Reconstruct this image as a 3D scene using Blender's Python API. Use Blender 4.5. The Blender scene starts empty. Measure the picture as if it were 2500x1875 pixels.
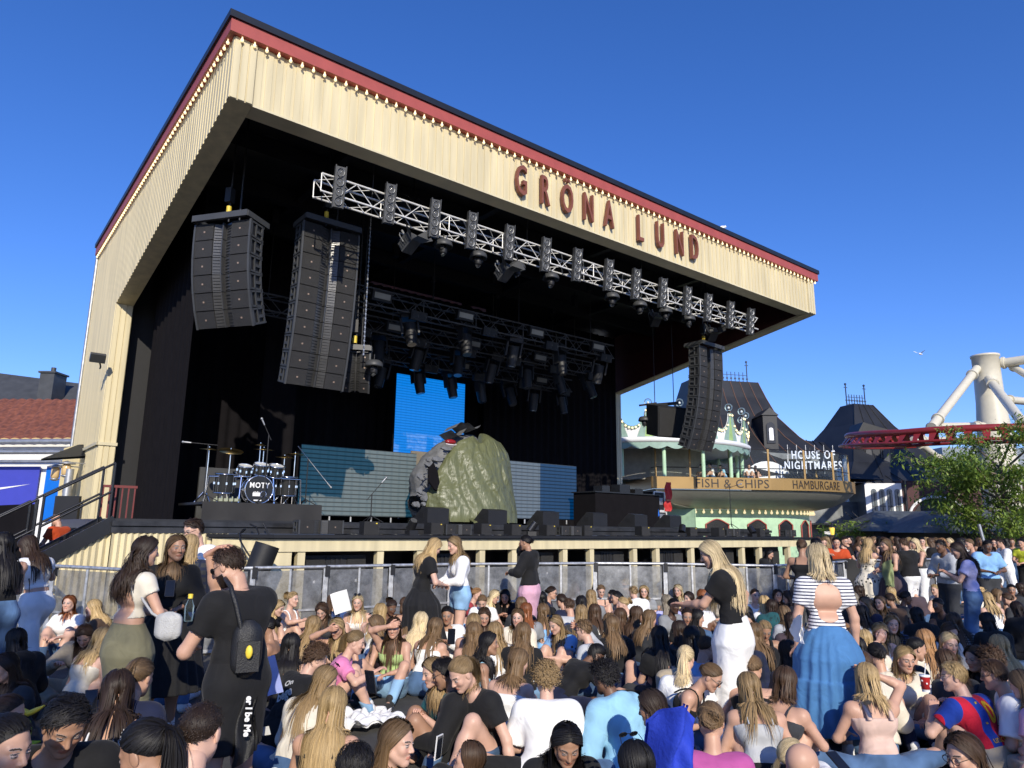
import bpy, bmesh, math, random
import numpy as np
from mathutils import Vector, Matrix, noise
R_ = math.radians
SC = bpy.context.scene
COL = SC.collection
# ---------------------------------------------------------------- camera
PITCH, ROLL, FPX, EYE = .2018, .0120, 1732., 1.8
cp, sp, cr, sr = math.cos(PITCH), math.sin(PITCH), math.cos(ROLL), math.sin(ROLL)
_F = Vector((0, cp, sp)); _U0 = Vector((0, -sp, cp)); _R0 = Vector((1, 0, 0))
_R = cr*_R0+sr*_U0; _U = -sr*_R0+cr*_U0
cam = bpy.data.cameras.new('camera'); cam.sensor_width = 36; cam.lens = 36*FPX/2500
cam.clip_start = .05; cam.clip_end = 3000
co = bpy.data.objects.new('camera', cam); COL.objects.link(co)
co.matrix_world = Matrix(((_R.x, _U.x, -_F.x, 0), (_R.y, _U.y, -_F.y, 0), (_R.z, _U.z, -_F.z, EYE), (0, 0, 0, 1)))
SC.camera = co
# ---------------------------------------------------------------- light
SUN_EL, SUN_AZ = R_(27), R_(12)          # sun behind the camera, a little to the right
S_DIR = Vector((math.sin(SUN_AZ)*math.cos(SUN_EL), -math.cos(SUN_AZ)*math.cos(SUN_EL), math.sin(SUN_EL)))
sl = bpy.data.lights.new('sun', 'SUN'); sl.energy = 3.85; sl.angle = R_(.5); sl.color = (1, .92, .78)
so = bpy.data.objects.new('sun', sl); COL.objects.link(so); so.location = (8, -30, 30)
so.rotation_euler = S_DIR.to_track_quat('Z', 'Y').to_euler()
W_ = bpy.data.worlds.new('World'); SC.world = W_; W_.use_nodes = True
nt = W_.node_tree; bg = nt.nodes['Background']
sky = nt.nodes.new('ShaderNodeTexSky'); sky.sky_type = 'NISHITA'; sky.sun_disc = False
sky.sun_elevation = SUN_EL; sky.sun_rotation = math.atan2(S_DIR.x, S_DIR.y)
sky.altitude = 0; sky.air_density = 1.0; sky.dust_density = .2; sky.ozone_density = 4.0
sg = nt.nodes.new('ShaderNodeHueSaturation'); sg.inputs['Saturation'].default_value = 1.2
tint = nt.nodes.new('ShaderNodeMix'); tint.data_type = 'RGBA'; tint.blend_type = 'MULTIPLY'; tint.inputs[0].default_value = 1; tint.inputs[7].default_value = (1.08, 1.06, 1.5, 1)
nt.links.new(sky.outputs[0], sg.inputs['Color']); nt.links.new(sg.outputs[0], tint.inputs[6]); nt.links.new(tint.outputs[2], bg.inputs[0]); bg.inputs[1].default_value = .1
SC.view_settings.view_transform = 'Standard'; SC.view_settings.look = 'None'
SC.view_settings.exposure = .35; SC.view_settings.gamma = 1
SC.cycles.max_bounces = 6; SC.cycles.diffuse_bounces = 3; SC.cycles.transparent_max_bounces = 12
# ---------------------------------------------------------------- pixel rays of the photograph (2500 x 1875)
CAM0 = Vector((0, 0, EYE))
def ray(x, y): return _R*((x-1250)/FPX)+_U*((937.5-y)/FPX)+_F
def PD(x, y, d):
    r = ray(x, y); return CAM0+r*(d/r.y)
def PZ(x, y, z):
    r = ray(x, y); return CAM0+r*((z-EYE)/r.z)
AZ = .8996
u_ = Vector((math.sin(AZ), math.cos(AZ), 0)); v_ = Vector((-math.cos(AZ), math.sin(AZ), 0)); C0 = Vector((-4.871, 10.861, 0))
ST = Matrix(((u_.x, v_.x, 0, C0.x), (u_.y, v_.y, 0, C0.y), (0, 0, 1, 0), (0, 0, 0, 1)))   # stage frame: (along, depth, up)
def PS(x, y, s):
    r = ray(x, y); t = ((C0-CAM0).dot(v_)+s)/r.dot(v_); p = CAM0+r*t; q = p-C0; return (q.dot(u_), s, p.z)
# ---------------------------------------------------------------- materials
MATS = {}
def lin(c): return tuple((x/12.92 if x <= .04045 else ((x+.055)/1.055)**2.4) for x in (v/255 for v in c))
def mat(name, color, rough=.6, metal=0, var=.12, vs=4., bump=0, bs=30., spec=.5, emis=0, objcol=False, stretch=None, trans=0, sheen=0):
    if name in MATS: return MATS[name]
    m = bpy.data.materials.new(name); m.use_nodes = True; n = m.node_tree.nodes; l = m.node_tree.links
    b = n['Principled BSDF']; b.inputs['Roughness'].default_value = rough; b.inputs['Metallic'].default_value = metal
    b.inputs['Specular IOR Level'].default_value = spec
    if sheen: b.inputs['Sheen Weight'].default_value = sheen
    tc = n.new('ShaderNodeTexCoord'); mp = n.new('ShaderNodeMapping'); l.new(tc.outputs['Object'], mp.inputs[0])
    if stretch: mp.inputs['Scale'].default_value = stretch
    nz = n.new('ShaderNodeTexNoise'); nz.inputs['Scale'].default_value = vs; nz.inputs['Detail'].default_value = 5; l.new(mp.outputs[0], nz.inputs[0])
    mr = n.new('ShaderNodeMapRange'); mr.inputs['From Min'].default_value = .3; mr.inputs['From Max'].default_value = .7
    mr.inputs['To Min'].default_value = 1-var; mr.inputs['To Max'].default_value = 1+var; l.new(nz.outputs[0], mr.inputs[0])
    mx = n.new('ShaderNodeVectorMath'); mx.operation = 'SCALE'; l.new(mr.outputs[0], mx.inputs['Scale'])
    if objcol:
        oi = n.new('ShaderNodeObjectInfo'); l.new(oi.outputs['Color'], mx.inputs[0])
    else: mx.inputs[0].default_value = color[:3]
    l.new(mx.outputs[0], b.inputs['Base Color'])
    if bump:
        nb = n.new('ShaderNodeTexNoise'); nb.inputs['Scale'].default_value = bs; nb.inputs['Detail'].default_value = 4; l.new(mp.outputs[0], nb.inputs[0])
        bp = n.new('ShaderNodeBump'); bp.inputs['Strength'].default_value = bump; bp.inputs['Distance'].default_value = .02
        l.new(nb.outputs[0], bp.inputs['Height']); l.new(bp.outputs[0], b.inputs['Normal'])
    if emis:
        b.inputs['Emission Color'].default_value = (*color[:3], 1); b.inputs['Emission Strength'].default_value = emis
    if trans: b.inputs['Transmission Weight'].default_value = trans
    MATS[name] = m; return m
def nodes_of(m): return m.node_tree.nodes, m.node_tree.links, m.node_tree.nodes['Principled BSDF']
CREAM = mat('cream_paint', (.63, .545, .335), .55, var=.13, vs=2.2, stretch=(2.5, 2.5, .22), bump=.12, bs=60)
CREAMD = mat('cream_paint_dull', (.62, .55, .36), .6, var=.1, vs=1.5)
REDP = mat('red_paint', (.36, .075, .06), .5, var=.08)
MAROON = mat('maroon_paint', (.05, .009, .009), .6)
ROOFK = mat('black_sheet_metal', (.02, .023, .028), .4, .3)
BLACK = mat('black_paint', (.011, .011, .012), .55, bump=.1)
BLACKG = mat('black_gloss', (.015, .015, .016), .25)
VELVET = mat('black_drape', (.008, .0072, .0085), .95, bump=.25, bs=8, spec=.1)
DECK = mat('black_deck', (.02, .02, .021), .45, var=.4, vs=2)
GRILLE = mat('speaker_grille', (.019, .0185, .0185), .6, bump=.7, bs=260)
CAB = mat('speaker_cabinet', (.013, .013, .014), .55, bump=.4, bs=120)
ALU = mat('aluminium', (.72, .71, .68), .4, .25, var=.08)
STEEL = mat('galvanised_steel', (.42, .43, .44), .45, .7, var=.18, vs=6)
CHROME = mat('chrome', (.85, .85, .86), .1, 1)
BRASS = mat('bronze_cymbal', (.5, .36, .14), .3, 1, var=.2)
BULB = mat('warm_bulb', (1, .8, .46), .3, emis=.75)
WHITE = mat('white_paint', (.78, .78, .76), .5, var=.05)
GREYP = mat('grey_paint', (.05, .052, .054), .5)
LENS = mat('lamp_lens', (.22, .22, .21), .12, .6)
YEL = mat('yellow_paint', (.75, .55, .05), .5)
SIGNR = mat('rust_red_letter', (.19, .06, .035), .55)
GLASS = bpy.data.materials.new('clear_glass'); GLASS.use_nodes = True
def _g():
    n, l, b = GLASS.node_tree.nodes, GLASS.node_tree.links, GLASS.node_tree.nodes['Principled BSDF']; b.inputs['Roughness'].default_value = .03; b.inputs['Base Color'].default_value = (.6, .7, .7, 1)
    t = n.new('ShaderNodeBsdfTransparent'); t.inputs[0].default_value = (.93, .97, .96, 1); m = n.new('ShaderNodeMixShader'); f = n.new('ShaderNodeFresnel'); f.inputs[0].default_value = 1.3
    l.new(f.outputs[0], m.inputs[0]); l.new(t.outputs[0], m.inputs[1]); l.new(b.outputs[0], m.inputs[2]); l.new(m.outputs[0], n['Material Output'].inputs[0])
_g()
# ---------------------------------------------------------------- mesh helpers
OFF = {}
class MB:
    def __init__(s, M=None): s.v = []; s.f = []; s.m = []; s.s = []; s.M = M or Matrix(); s.mi = 0
    def add(s, vs, fs, smooth=False):
        o = len(s.v); M = s.M
        s.v += [tuple(M @ Vector(p)) for p in vs]; s.f += [tuple(i+o for i in f) for f in fs]
        s.m += [s.mi]*len(fs); s.s += [smooth]*len(fs); return s
    def box(s, c, size, rot=None):
        hx, hy, hz = (k/2 for k in size); c = Vector(c)
        vs = [Vector((x, y, z)) for x in (-hx, hx) for y in (-hy, hy) for z in (-hz, hz)]
        if rot is not None: vs = [rot @ p for p in vs]
        return s.add([p+c for p in vs], [(0, 1, 3, 2), (4, 6, 7, 5), (0, 4, 5, 1), (2, 3, 7, 6), (0, 2, 6, 4), (1, 5, 7, 3)])
    def bx(s, x0, x1, y0, y1, z0, z1): return s.box(((x0+x1)/2, (y0+y1)/2, (z0+z1)/2), (abs(x1-x0), abs(y1-y0), abs(z1-z0)))
    def frame(s, p0, p1):
        d = (Vector(p1)-Vector(p0)); L = d.length; q = d.to_track_quat('Z', 'Y').to_matrix(); return q, L
    def bar(s, p0, p1, w, h=None):
        q, L = s.frame(p0, p1); return s.box((Vector(p0)+Vector(p1))/2, (w, h or w, L), q)
    def cyl(s, p0, p1, r0, r1=None, n=10, cap=True):
        r1 = r0 if r1 is None else r1; q, L = s.frame(p0, p1); p0 = Vector(p0); p1 = Vector(p1); vs = []
        for i in range(n):
            a = 2*math.pi*i/n; d = q @ Vector((math.cos(a), math.sin(a), 0)); vs += [p0+d*r0, p1+d*r1]
        s.add(vs, [(2*i, 2*((i+1) % n), 2*((i+1) % n)+1, 2*i+1) for i in range(n)], True)
        if cap:
            s.add(vs[0::2], [tuple(range(n))[::-1]]); s.add(vs[1::2], [tuple(range(n))])
        return s
    def tube(s, pts, r, n=6, closed=False):
        pts = [Vector(p) for p in pts]; N = len(pts); vs = []; up = None
        rr = r if isinstance(r, (list, tuple)) else [r]*N
        for i, p in enumerate(pts):
            t = (pts[(i+1) % N]-pts[i-1]) if closed else (pts[min(i+1, N-1)]-pts[max(i-1, 0)])
            if t.length < 1e-9: t = Vector((0, 0, 1))
            t.normalize()
            if up is None: up = t.orthogonal().normalized()
            up = (up-t*up.dot(t)); up = up.normalized() if up.length > 1e-6 else t.orthogonal().normalized(); b = t.cross(up)
            for k in range(n):
                a = 2*math.pi*k/n; vs.append(p+(up*math.cos(a)+b*math.sin(a))*rr[i])
        fs = [(i*n+k, i*n+(k+1) % n, ((i+1) % N)*n+(k+1) % n, ((i+1) % N)*n+k) for i in range(N if closed else N-1) for k in range(n)]
        s.add(vs, fs, True)
        if not closed: s.add(vs[:n], [tuple(range(n))[::-1]]); s.add(vs[-n:], [tuple(range(n))])
        return s
    def lathe(s, prof, n=16, c=(0, 0, 0), Mx=None, a0=0, a1=2*math.pi, smooth=True):
        full = abs(a1-a0-2*math.pi) < 1e-6; m = n if full else n+1; vs = []; c = Vector(c)
        for i in range(m):
            a = a0+(a1-a0)*i/n
            for r, z in prof:
                p = Vector((r*math.cos(a), r*math.sin(a), z)); vs.append((Mx @ p if Mx else p)+c)
        k = len(prof)
        return s.add(vs, [(i*k+j, ((i+1) % m)*k+j, ((i+1) % m)*k+j+1, i*k+j+1) for i in range(n) for j in range(k-1)], smooth)
    def sphere(s, c, r, n=10, m=6, sc=(1, 1, 1)):
        c = Vector(c); vs = []; fs = []
        for j in range(m+1):
            t = math.pi*j/m
            for i in range(n):
                a = 2*math.pi*i/n; vs.append(c+Vector((r*sc[0]*math.sin(t)*math.cos(a), r*sc[1]*math.sin(t)*math.sin(a), r*sc[2]*math.cos(t))))
        for j in range(m):
            for i in range(n): fs.append((j*n+i, (j+1)*n+i, (j+1)*n+(i+1) % n, j*n+(i+1) % n))
        return s.add(vs, fs, True)
    def prism(s, poly, Mx, d):
        """poly: (x, y) outline in frame Mx, extruded along local z from 0 to d"""
        n = len(poly); vs = [Mx @ Vector((x, y, 0)) for x, y in poly]+[Mx @ Vector((x, y, d)) for x, y in poly]
        return s.add(vs, [tuple(range(n))[::-1], tuple(range(n, 2*n))]+[(i, (i+1) % n, n+(i+1) % n, n+i) for i in range(n)])
    def grid(s, fn, nu, nv, smooth=True, wrap=False):
        vs = [fn(i/nu, j/nv) for i in range(nu+(0 if wrap else 1)) for j in range(nv+1)]; k = nv+1; m = nu if wrap else nu+1
        return s.add(vs, [(i*k+j, ((i+1) % m)*k+j, ((i+1) % m)*k+j+1, i*k+j+1) for i in range(nu) for j in range(nv)], smooth)
    def build(s, name, mats, parent=None, loc=None):
        if not isinstance(mats, (list, tuple)): mats = [mats]
        off = OFF[parent] if parent is not None else Vector(loc or (0, 0, 0))
        me = bpy.data.meshes.new(name)
        me.from_pydata([(x-off.x, y-off.y, z-off.z) for x, y, z in s.v], [], s.f)
        for m in mats: me.materials.append(m)
        me.polygons.foreach_set('material_index', s.m); me.polygons.foreach_set('use_smooth', s.s)
        me.update()
        o = bpy.data.objects.new(name, me); COL.objects.link(o); OFF[o] = off
        if parent is not None: o.parent = parent
        else: o.location = off
        return o
def tag(o, label, cat, group=None, kind=None):
    if label: o['label'] = label
    if cat: o['category'] = cat
    if group: o['group'] = group
    if kind: o['kind'] = kind
    return o
def thing(name, label, cat, loc=(0, 0, 0), group=None):
    o = bpy.data.objects.new(name, None); COL.objects.link(o); o.location = Vector(loc); o.empty_display_size = .1
    OFF[o] = Vector(loc); return tag(o, label, cat, group)
KIDS = {}
def copy_tree(o, parent=None, loc=None, rot=None, label=None, group=None):
    c = o.copy(); COL.objects.link(c)
    if parent is not None: c.parent = parent
    if loc is not None: c.location = loc
    if rot is not None: c.rotation_euler = rot
    if label: c['label'] = label
    if group: c['group'] = group
    if not KIDS.get('ok'):
        for x in bpy.data.objects:
            pass
    for ch in list(o.children): copy_tree(ch, c)
    return c
def struct(o): o['kind'] = 'structure'; return o
def W3(p): return ST @ Vector(p)
FONT = {}
def text_geo(txt, size=1., depth=.05, offset=0., xs=1., spacing=1.):
    """outline text as mesh: x right, y up, z towards the reader; centred on x"""
    c = bpy.data.curves.new('t', 'FONT'); c.body = txt; c.size = size; c.extrude = depth/2; c.offset = offset; c.align_x = 'CENTER'; c.resolution_u = 3
    c.space_character = spacing
    o = bpy.data.objects.new('t', c); COL.objects.link(o)
    dg = bpy.context.evaluated_depsgraph_get(); me = bpy.data.meshes.new_from_object(o.evaluated_get(dg))
    vs = [(v.co.x*xs, v.co.y, v.co.z) for v in me.vertices]; fs = [tuple(p.vertices) for p in me.polygons]
    bpy.data.objects.remove(o); bpy.data.curves.remove(c); bpy.data.meshes.remove(me)
    return vs, fs
def rotz(a): return Matrix.Rotation(a, 4, 'Z')
random.seed(4)
# ================================================================ GROUND
g = mat('asphalt', (.06, .058, .055), .85, var=.35, vs=3, bump=.4, bs=80)
def gz(y): return 0.
ys = [-300, 0, 3]+[3+.5*k for k in range(1, 12)]+[9, 20, 60, 200, 900]; mb = MB()
for y0, y1 in zip(ys, ys[1:]): mb.add([(-400, y0, gz(y0)), (400, y0, gz(y0)), (400, y1, gz(y1)), (-400, y1, gz(y1))], [(0, 1, 2, 3)])
struct(mb.build('ground', g))
# ================================================================ STAGE BUILDING
SW, SZT, SD, FT_, FB = 19.16, 10.5, 13.3, .395, 8.95        # width, top, depth, fascia thickness, fascia bottom
S8, ZB = 8.84, 7.46
stage = thing('stage', 'large open stage with cream boarded canopy, red roof edge and black interior', 'stage', W3((0, 0, 0)))
def fr(ax, ay, az, o):
    M = Matrix.Identity(4)
    for i, a in enumerate((ax, ay, az)):
        for j in range(3): M[j][i] = a[j]
    for j in range(3): M[j][3] = o[j]
    return M
# roof slab: black edge, red band
mb = MB(ST); mb.bx(-.16, SW+.16, -.16, SD, 10.37, 10.5); mb.build('roof_edge', ROOFK, stage)
mb = MB(ST); mb.bx(-.12, SW+.12, -.12, SD, 10.12, 10.367); mb.build('red_band', REDP, stage)
# front fascia with boards
mb = MB(ST); mb.bx(FT_+.004, SW-FT_-.004, .03, FT_, FB+.02, 10.117)
x = FT_+.01
while x < SW-FT_-.12:
    mb.bx(x, x+.112, .014, .032, FB+.022, 10.115); x += .178
mb.build('front_fascia', CREAM, stage)
mb = MB(ST); mb.bx(FT_+.006, SW-FT_-.006, .0, FT_+.02, FB-.02, FB+.018); mb.build('fascia_soffit', CREAMD, stage)
# side walls: cantilever shape in (depth, height)
def side(a0, a1, poly, name, boards):
    M = ST @ fr((0, 1, 0), (0, 0, 1), (1, 0, 0), (a0, 0, 0))
    m = MB(); m.prism(poly, M, a1-a0)
    m2 = MB(ST)
    if boards:
        s = .0
        def zlow(s):
            return FB+(ZB-FB)*s/S8 if s < S8 else 0.
        while s < SD-.1:
            za, zb = zlow(s)+.004, zlow(s+.112)+.004; q8 = [(a0-d, s_, z) for d in (.016, 0) for s_, z in ((s, za), (s+.112, zb), (s+.112, 10.115), (s, 10.115))]; m2.add(q8, [(0, 3, 2, 1), (0, 1, 5, 4), (1, 2, 6, 5), (3, 0, 4, 7), (2, 3, 7, 6)]); s += .178
        o = m.build(name, CREAM, stage); m2.build('side_boards', CREAM, stage)
        for y0, y1, z0, z1 in ((-.024, .0, FB+.01, 10.115), (S8-.024, S8-.001, .02, ZB)):
            m3 = MB(ST)
            for x in (a0+.0, a0+.135, a0+.27): m3.bx(x, x+.11, y0, y1, z0, z1)
            m3.build('corner_boards', CREAM, stage)
        m4 = MB(ST); m4.bx(a0-.05, a1+.02, S8-.06, S8-.026, 3.75, 3.83); m4.bx(a0-.06, a0-.023, S8-.06, SD, 3.75, 3.83); m4.build('wall_trim', CREAMD, stage)
    else: o = m.build(name, CREAMD, stage)
    return o
side(0, FT_, [(0, 10.117), (0, FB), (S8, ZB), (S8, 0), (SD, 0), (SD, 10.117)], 'left_wall', True)
side(SW-FT_, SW, [(0, 10.117), (0, FB), (S8, ZB), (S8, 0), (S8+.5, 0), (S8+.5, 10.117)], 'right_wall', False)
mb = MB(ST)
for x in (0, .14, .28): mb.bx(SW-FT_+x, SW-FT_+x+.1, S8-.02, S8-.001, 1.9, ZB)
mb.build('corner_boards', CREAMD, stage); mb = MB(ST)
for x in (0, .14, .28): mb.bx(SW-FT_+x, SW-FT_+x+.1, -.022, -.001, FB+.01, 10.115)
mb.build('corner_boards', CREAMD, stage)
mb = MB(ST); mb.bx(SW-FT_-.03, SW-FT_-.003, .4, S8, FB+.02, 10.1); mb.build('inner_wall', MAROON, stage)
mb = MB(ST); M = ST @ fr((0, 1, 0), (0, 0, 1), (1, 0, 0), (SW-FT_-.028, 0, 0)); mb.M = Matrix(); mb.prism([(.41, FB+.01), (S8, ZB+.02), (S8, FB+.015)], M, .02); mb.build('inner_wall', MAROON, stage)
# left side underside strip reads as the bottom face of the prism; dull soffit strip
mb = MB(ST); mb.bx(FT_, SW-FT_, FT_+.03, S8+.3, 9.9, 10.0); mb.build('ceiling', BLACK, stage)
mb = MB(ST)
for s in (2.6, 4.6, 6.6): mb.bx(FT_+.05, SW-FT_-.05, s-.1, s+.1, 9.5, 9.89)
for a in (3, 7, 11, 15): mb.bx(a-.08, a+.08, .5, 8.9, 9.62, 9.88)
mb.build('ceiling_beams', BLACK, stage)
# back wall, drape with folds
mb = MB(ST); mb.bx(FT_, SW-.9, S8+.62, S8+.72, 1.9, 9.9); mb.build('back_wall', BLACK, stage)
def drape(a0, s0, a1, s1, z0, z1, name, amp=.07, pitch=.34):
    d = Vector((a1-a0, s1-s0, 0)); L = d.length; n = Vector((-d.y, d.x, 0))/L; N = int(L/.06)
    def fn(i, j):
        t = i; w = amp*(math.sin(2*math.pi*t*L/pitch+1.5*noise.noise((t*L*.7, a0, 0)))*(.65+.6*noise.noise((t*L*.5, 3, a0))))
        p = Vector((a0, s0, 0))+d*t+n*w; return (p.x, p.y, z0+(z1-z0)*j)
    m = MB(ST); m.grid(fn, N, 4); o = m.build(name, VELVET, stage); return o
drape(.95, 8.55, 6.2, 8.75, 1.92, 9.8, 'curtain'); drape(6.1, 9.1, 12.0, 9.1, 1.92, 9.8, 'curtain'); drape(11.9, 8.75, SW-.55, 8.65, 1.92, 9.8, 'curtain')
drape(1.0, 5.0, .9, 8.5, 1.92, 9.6, 'curtain', .05)
drape(3.4, 7.2, 4.4, 7.3, 1.92, 9.6, 'curtain', .05)
# red and cream inner wall behind left pillar
mb = MB(ST); mb.bx(.42, 1.6, 9.72, 9.8, .2, 4.85); mb.build('rear_wall', CREAM, stage)
mb = MB(ST); mb.bx(.42, 1.6, 9.7, 9.8, 4.95, 6.6); mb.build('rear_wall_band', REDP, stage)
mb = MB(ST); mb.bx(.42, 1.6, 9.67, 9.8, 4.851, 4.949); mb.bx(.42, 1.6, 9.67, 9.699, 5.35, 5.5); mb.build('rear_wall_trim', CREAMD, stage)
# decks
mb = MB(ST); mb.bx(-.62, SW, 2.2, 9.4, 1.72, 1.9); mb.build('main_deck', DECK, stage)
mb = MB(ST); mb.bx(-.62, SW, 2.1, 2.19, 1.78, 1.86); mb.bx(-.62, SW, 2.14, 2.19, 1.66, 1.76); mb.build('deck_edge', mat('deck_edge_steel', (.05, .05, .052), .35, .5, var=.4), stage)
AP = [(.95, 2.08), (1.75, 1.0), (19.9, 1.0), (19.9, 2.08)]
mb = MB(ST); mb.prism(AP, Matrix.Translation((0, 0, 1.58)), .07); mb.build('apron_deck', DECK, stage)
mb = MB(ST); e = .06; mb.prism([(.95-.05, 2.08), (1.72, .94), (19.95, .94), (19.95, .99), (1.755, .99), (1.0, 2.08)], Matrix.Translation((0, 0, 1.60)), .055); mb.build('apron_lip', BLACK, stage)
mb = MB(ST); mb.prism([(1.0, 2.05), (1.78, 1.03), (19.88, 1.03), (19.88, 1.13), (1.83, 1.13), (1.12, 2.05)], Matrix.Translation((0, 0, 1.36)), .215); mb.build('apron_beam', CREAM, stage)
PIL = [2.28, 3.87, 4.76, 6.31, 7.19, 8.72, 9.6, 11.15, 12.03, 13.5, 14.4, 15.9, 16.8, 18.4]
for a in PIL+[19.6]:
    mb = MB(ST); mb.bx(a-.07, a+.07, 1.06, 1.2, .0, 1.358); mb.box((a, 1.24, 1.22), (.03, .1, .27)); mb.build('apron_post', CREAM, stage)
mb = MB(ST); mb.prism([(1.05, 2.0), (1.8, 1.06), (2.1, 1.06), (2.1, 1.2), (1.3, 2.05)], Matrix(), 1.357)
for k in range(16):
    t = k/16; mb.box((1.05+.75*t+.0, 1.98-.94*t, .68), (.035, .035, 1.35), rotz(.6).to_3x3())
mb.build('apron_corner_cladding', CREAM, stage)
mb = MB(ST); mb.bx(1.5, 19.8, 2.3, 2.36, 0, 1.57); mb.build('understage_wall', mat('dark_timber', (.05, .035, .025), .7), stage)
# left front: corrugated cladding below the deck and the stairs
mb = MB(ST); N = 44
def cor(x0, x1, s, ztop, name, zt2=None, n=N, amp=.02):
    m = MB(ST); zt2 = ztop if zt2 is None else zt2
    def fn(i, j):
        w = amp*(1 if int(i*n*2+.001) % 2 else -1)
        return (x0+(x1-x0)*i, s+w, 0+(ztop+(zt2-ztop)*i)*j)
    m.grid(fn, n*2, 1, False); return m.build(name, CREAM, stage)
cor(-.6, 1.3, 2.16, 1.66, 'corrugated_cladding', n=19)
stairs = thing('stairs', 'black steel stair with handrails rising to the left end of the stage', 'stairs', W3((-2.6, 2.3, 0)))
mb = MB(ST); mb.bar((-.55, 2.2, 1.84), (-3.6, 2.2, -.05), .05, .24); mb.bar((-.55, 3.3, 1.84), (-3.6, 3.3, -.05), .05, .24); mb.build('stringer', BLACKG, stairs)
mb = MB(ST)
for k in range(10): mb.bx(-.62-.3*k-.3, -.62-.3*k, 2.24, 3.27, 1.66-.185*k, 1.70-.185*k)
mb.build('treads', BLACK, stairs)
for s in (2.22, 3.28):
    mb = MB(ST)
    for (xa, za), (xb, zb) in (((-.66, 1.85), (-1.62, 1.25)), ((-1.7, 1.2), (-3.3, .2))):
        for h in (.98, .5): mb.tube([(xa, s, za+h), (xb, s, zb+h)], .022, 6)
        mb.tube([(xa, s, za-.1), (xa, s, za+.98)], .022, 6); mb.tube([(xb, s, zb-.1), (xb, s, zb+.98)], .022, 6)
    mb.build('handrail', BLACKG, stairs)
m = MB(ST)
def fn(i, j): return (-.6-3.0*i, 2.24+.02*(1 if int(i*60+.001) % 2 else -1), max(0, 1.66-1.86*i)*j)
m.grid(fn, 60, 1, False); m.build('stair_cladding', CREAM, stairs)
# small red gate at the top of the stair
gate = thing('gate', 'small red slatted gate at the top of the black stair', 'gate', W3((.05, 4.2, 1.9)))
mb = MB(ST)
for k in range(6): mb.bx(-.5+.11*k, -.475+.11*k, 4.18, 4.2, 1.92, 2.5)
mb.bx(-.52, .1, 4.17, 4.21, 2.501, 2.55); mb.build('slats', mat('dull_red', (.16, .03, .025), .6), gate)
# floodlight on the left pillar
fl = thing('floodlight', 'small grey floodlight on a bracket on the cream pillar', 'lamp', W3(PS(246, 880, 8.7)))
p = Vector(PS(244, 885, 8.7)); mb = MB(ST); mb.box(p+Vector((-.1, -.3, .05)), (.34, .12, .22), Matrix.Rotation(.6, 3, 'X')); mb.build('lamp_head', GREYP, fl)
mb = MB(ST); mb.tube([p+Vector((-.05, -.25, 0)), p+Vector((0, -.2, -.15)), p+Vector((.02, .02, -.15))], .02); mb.build('bracket', GREYP, fl)
# gutter pipe cable up the far edge
mb = MB(ST); mb.tube([(-.05, SD-.05, z) for z in (0, 3, 6, 10.3)], .05); mb.build('downpipe', STEEL, stage)
# understage subwoofers
k = 0
def sub_proto():
    t = thing('subwoofer', 'black double subwoofer', 'speaker')
    m = MB(); m.bx(-.63, .63, .02, .7, 0, .92); m.build('cabinet', CAB, t)
    for sx in (-1, 1):
        m = MB(); m.bx(sx*.42-.19, sx*.42+.19, -.012, .018, .06, .86); g = m.build('grille', GRILLE, t)
        m = MB(); m.bx(sx*.42-.02, sx*.42+.02, -.016, -.0125, .42, .47); m.build('badge', WHITE, g)
    m = MB(); m.bx(-.2, .2, .0, .018, .45, .9)
    for x in (-.1, 0, .1): m.bx(x-.02, x+.02, -.02, -.0, .46, .88)
    m.build('centre_panel', CAB, t); return t
bays = [(PIL[i]+PIL[i+1])/2 for i in range(0, len(PIL)-1, 2)]
sp_ = sub_proto()
for i, a in enumerate(bays):
    o = sp_ if i == 0 else copy_tree(sp_)
    o.location = W3((a, 1.32, .36)); o.rotation_euler = (0, 0, math.pi/2-AZ)
    nm = ['first', 'second', 'third', 'fourth', 'fifth', 'sixth', 'seventh'][i]
    tag(o, 'black double subwoofer in the %s wide bay from the left under the stage apron' % nm, 'speaker', 'subwoofers under the stage apron')
mb = MB(ST); mb.bx(2.0, 19.7, 1.3, 2.2, .1, .355); o = mb.build('subwoofer_plinth', BLACK, stage)
# ---------------------------------------------------------------- marquee bulbs
def bulb_row(name, label, pts):
    t = thing(name, label, 'lights', W3(pts[0]))
    proto = None
    m0 = MB(); m0.lathe([(0, .03), (.014, .03), (.014, -.008), (.028, -.028), (.03, -.045), (.022, -.064), (0, -.074)], 8)
    for i, p in enumerate(pts):
        if proto is None:
            proto = m0.build('bulb', BULB); proto.parent = t; proto.location = (0, 0, 0)
        else:
            o = proto.copy(); COL.objects.link(o); o.parent = t; o.location = W3(p)-W3(pts[0])
    return t
bulb_row('bulb_string', 'row of round warm bulbs under the red band along the front of the canopy', [(.1+i*(SW-.1)/88, -.07, 10.085) for i in range(89)])
bulb_row('bulb_string', 'row of round warm bulbs under the red band along the left side of the canopy', [(-.075, .15+i*(SD-.3)/66, 10.085) for i in range(67)])
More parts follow.
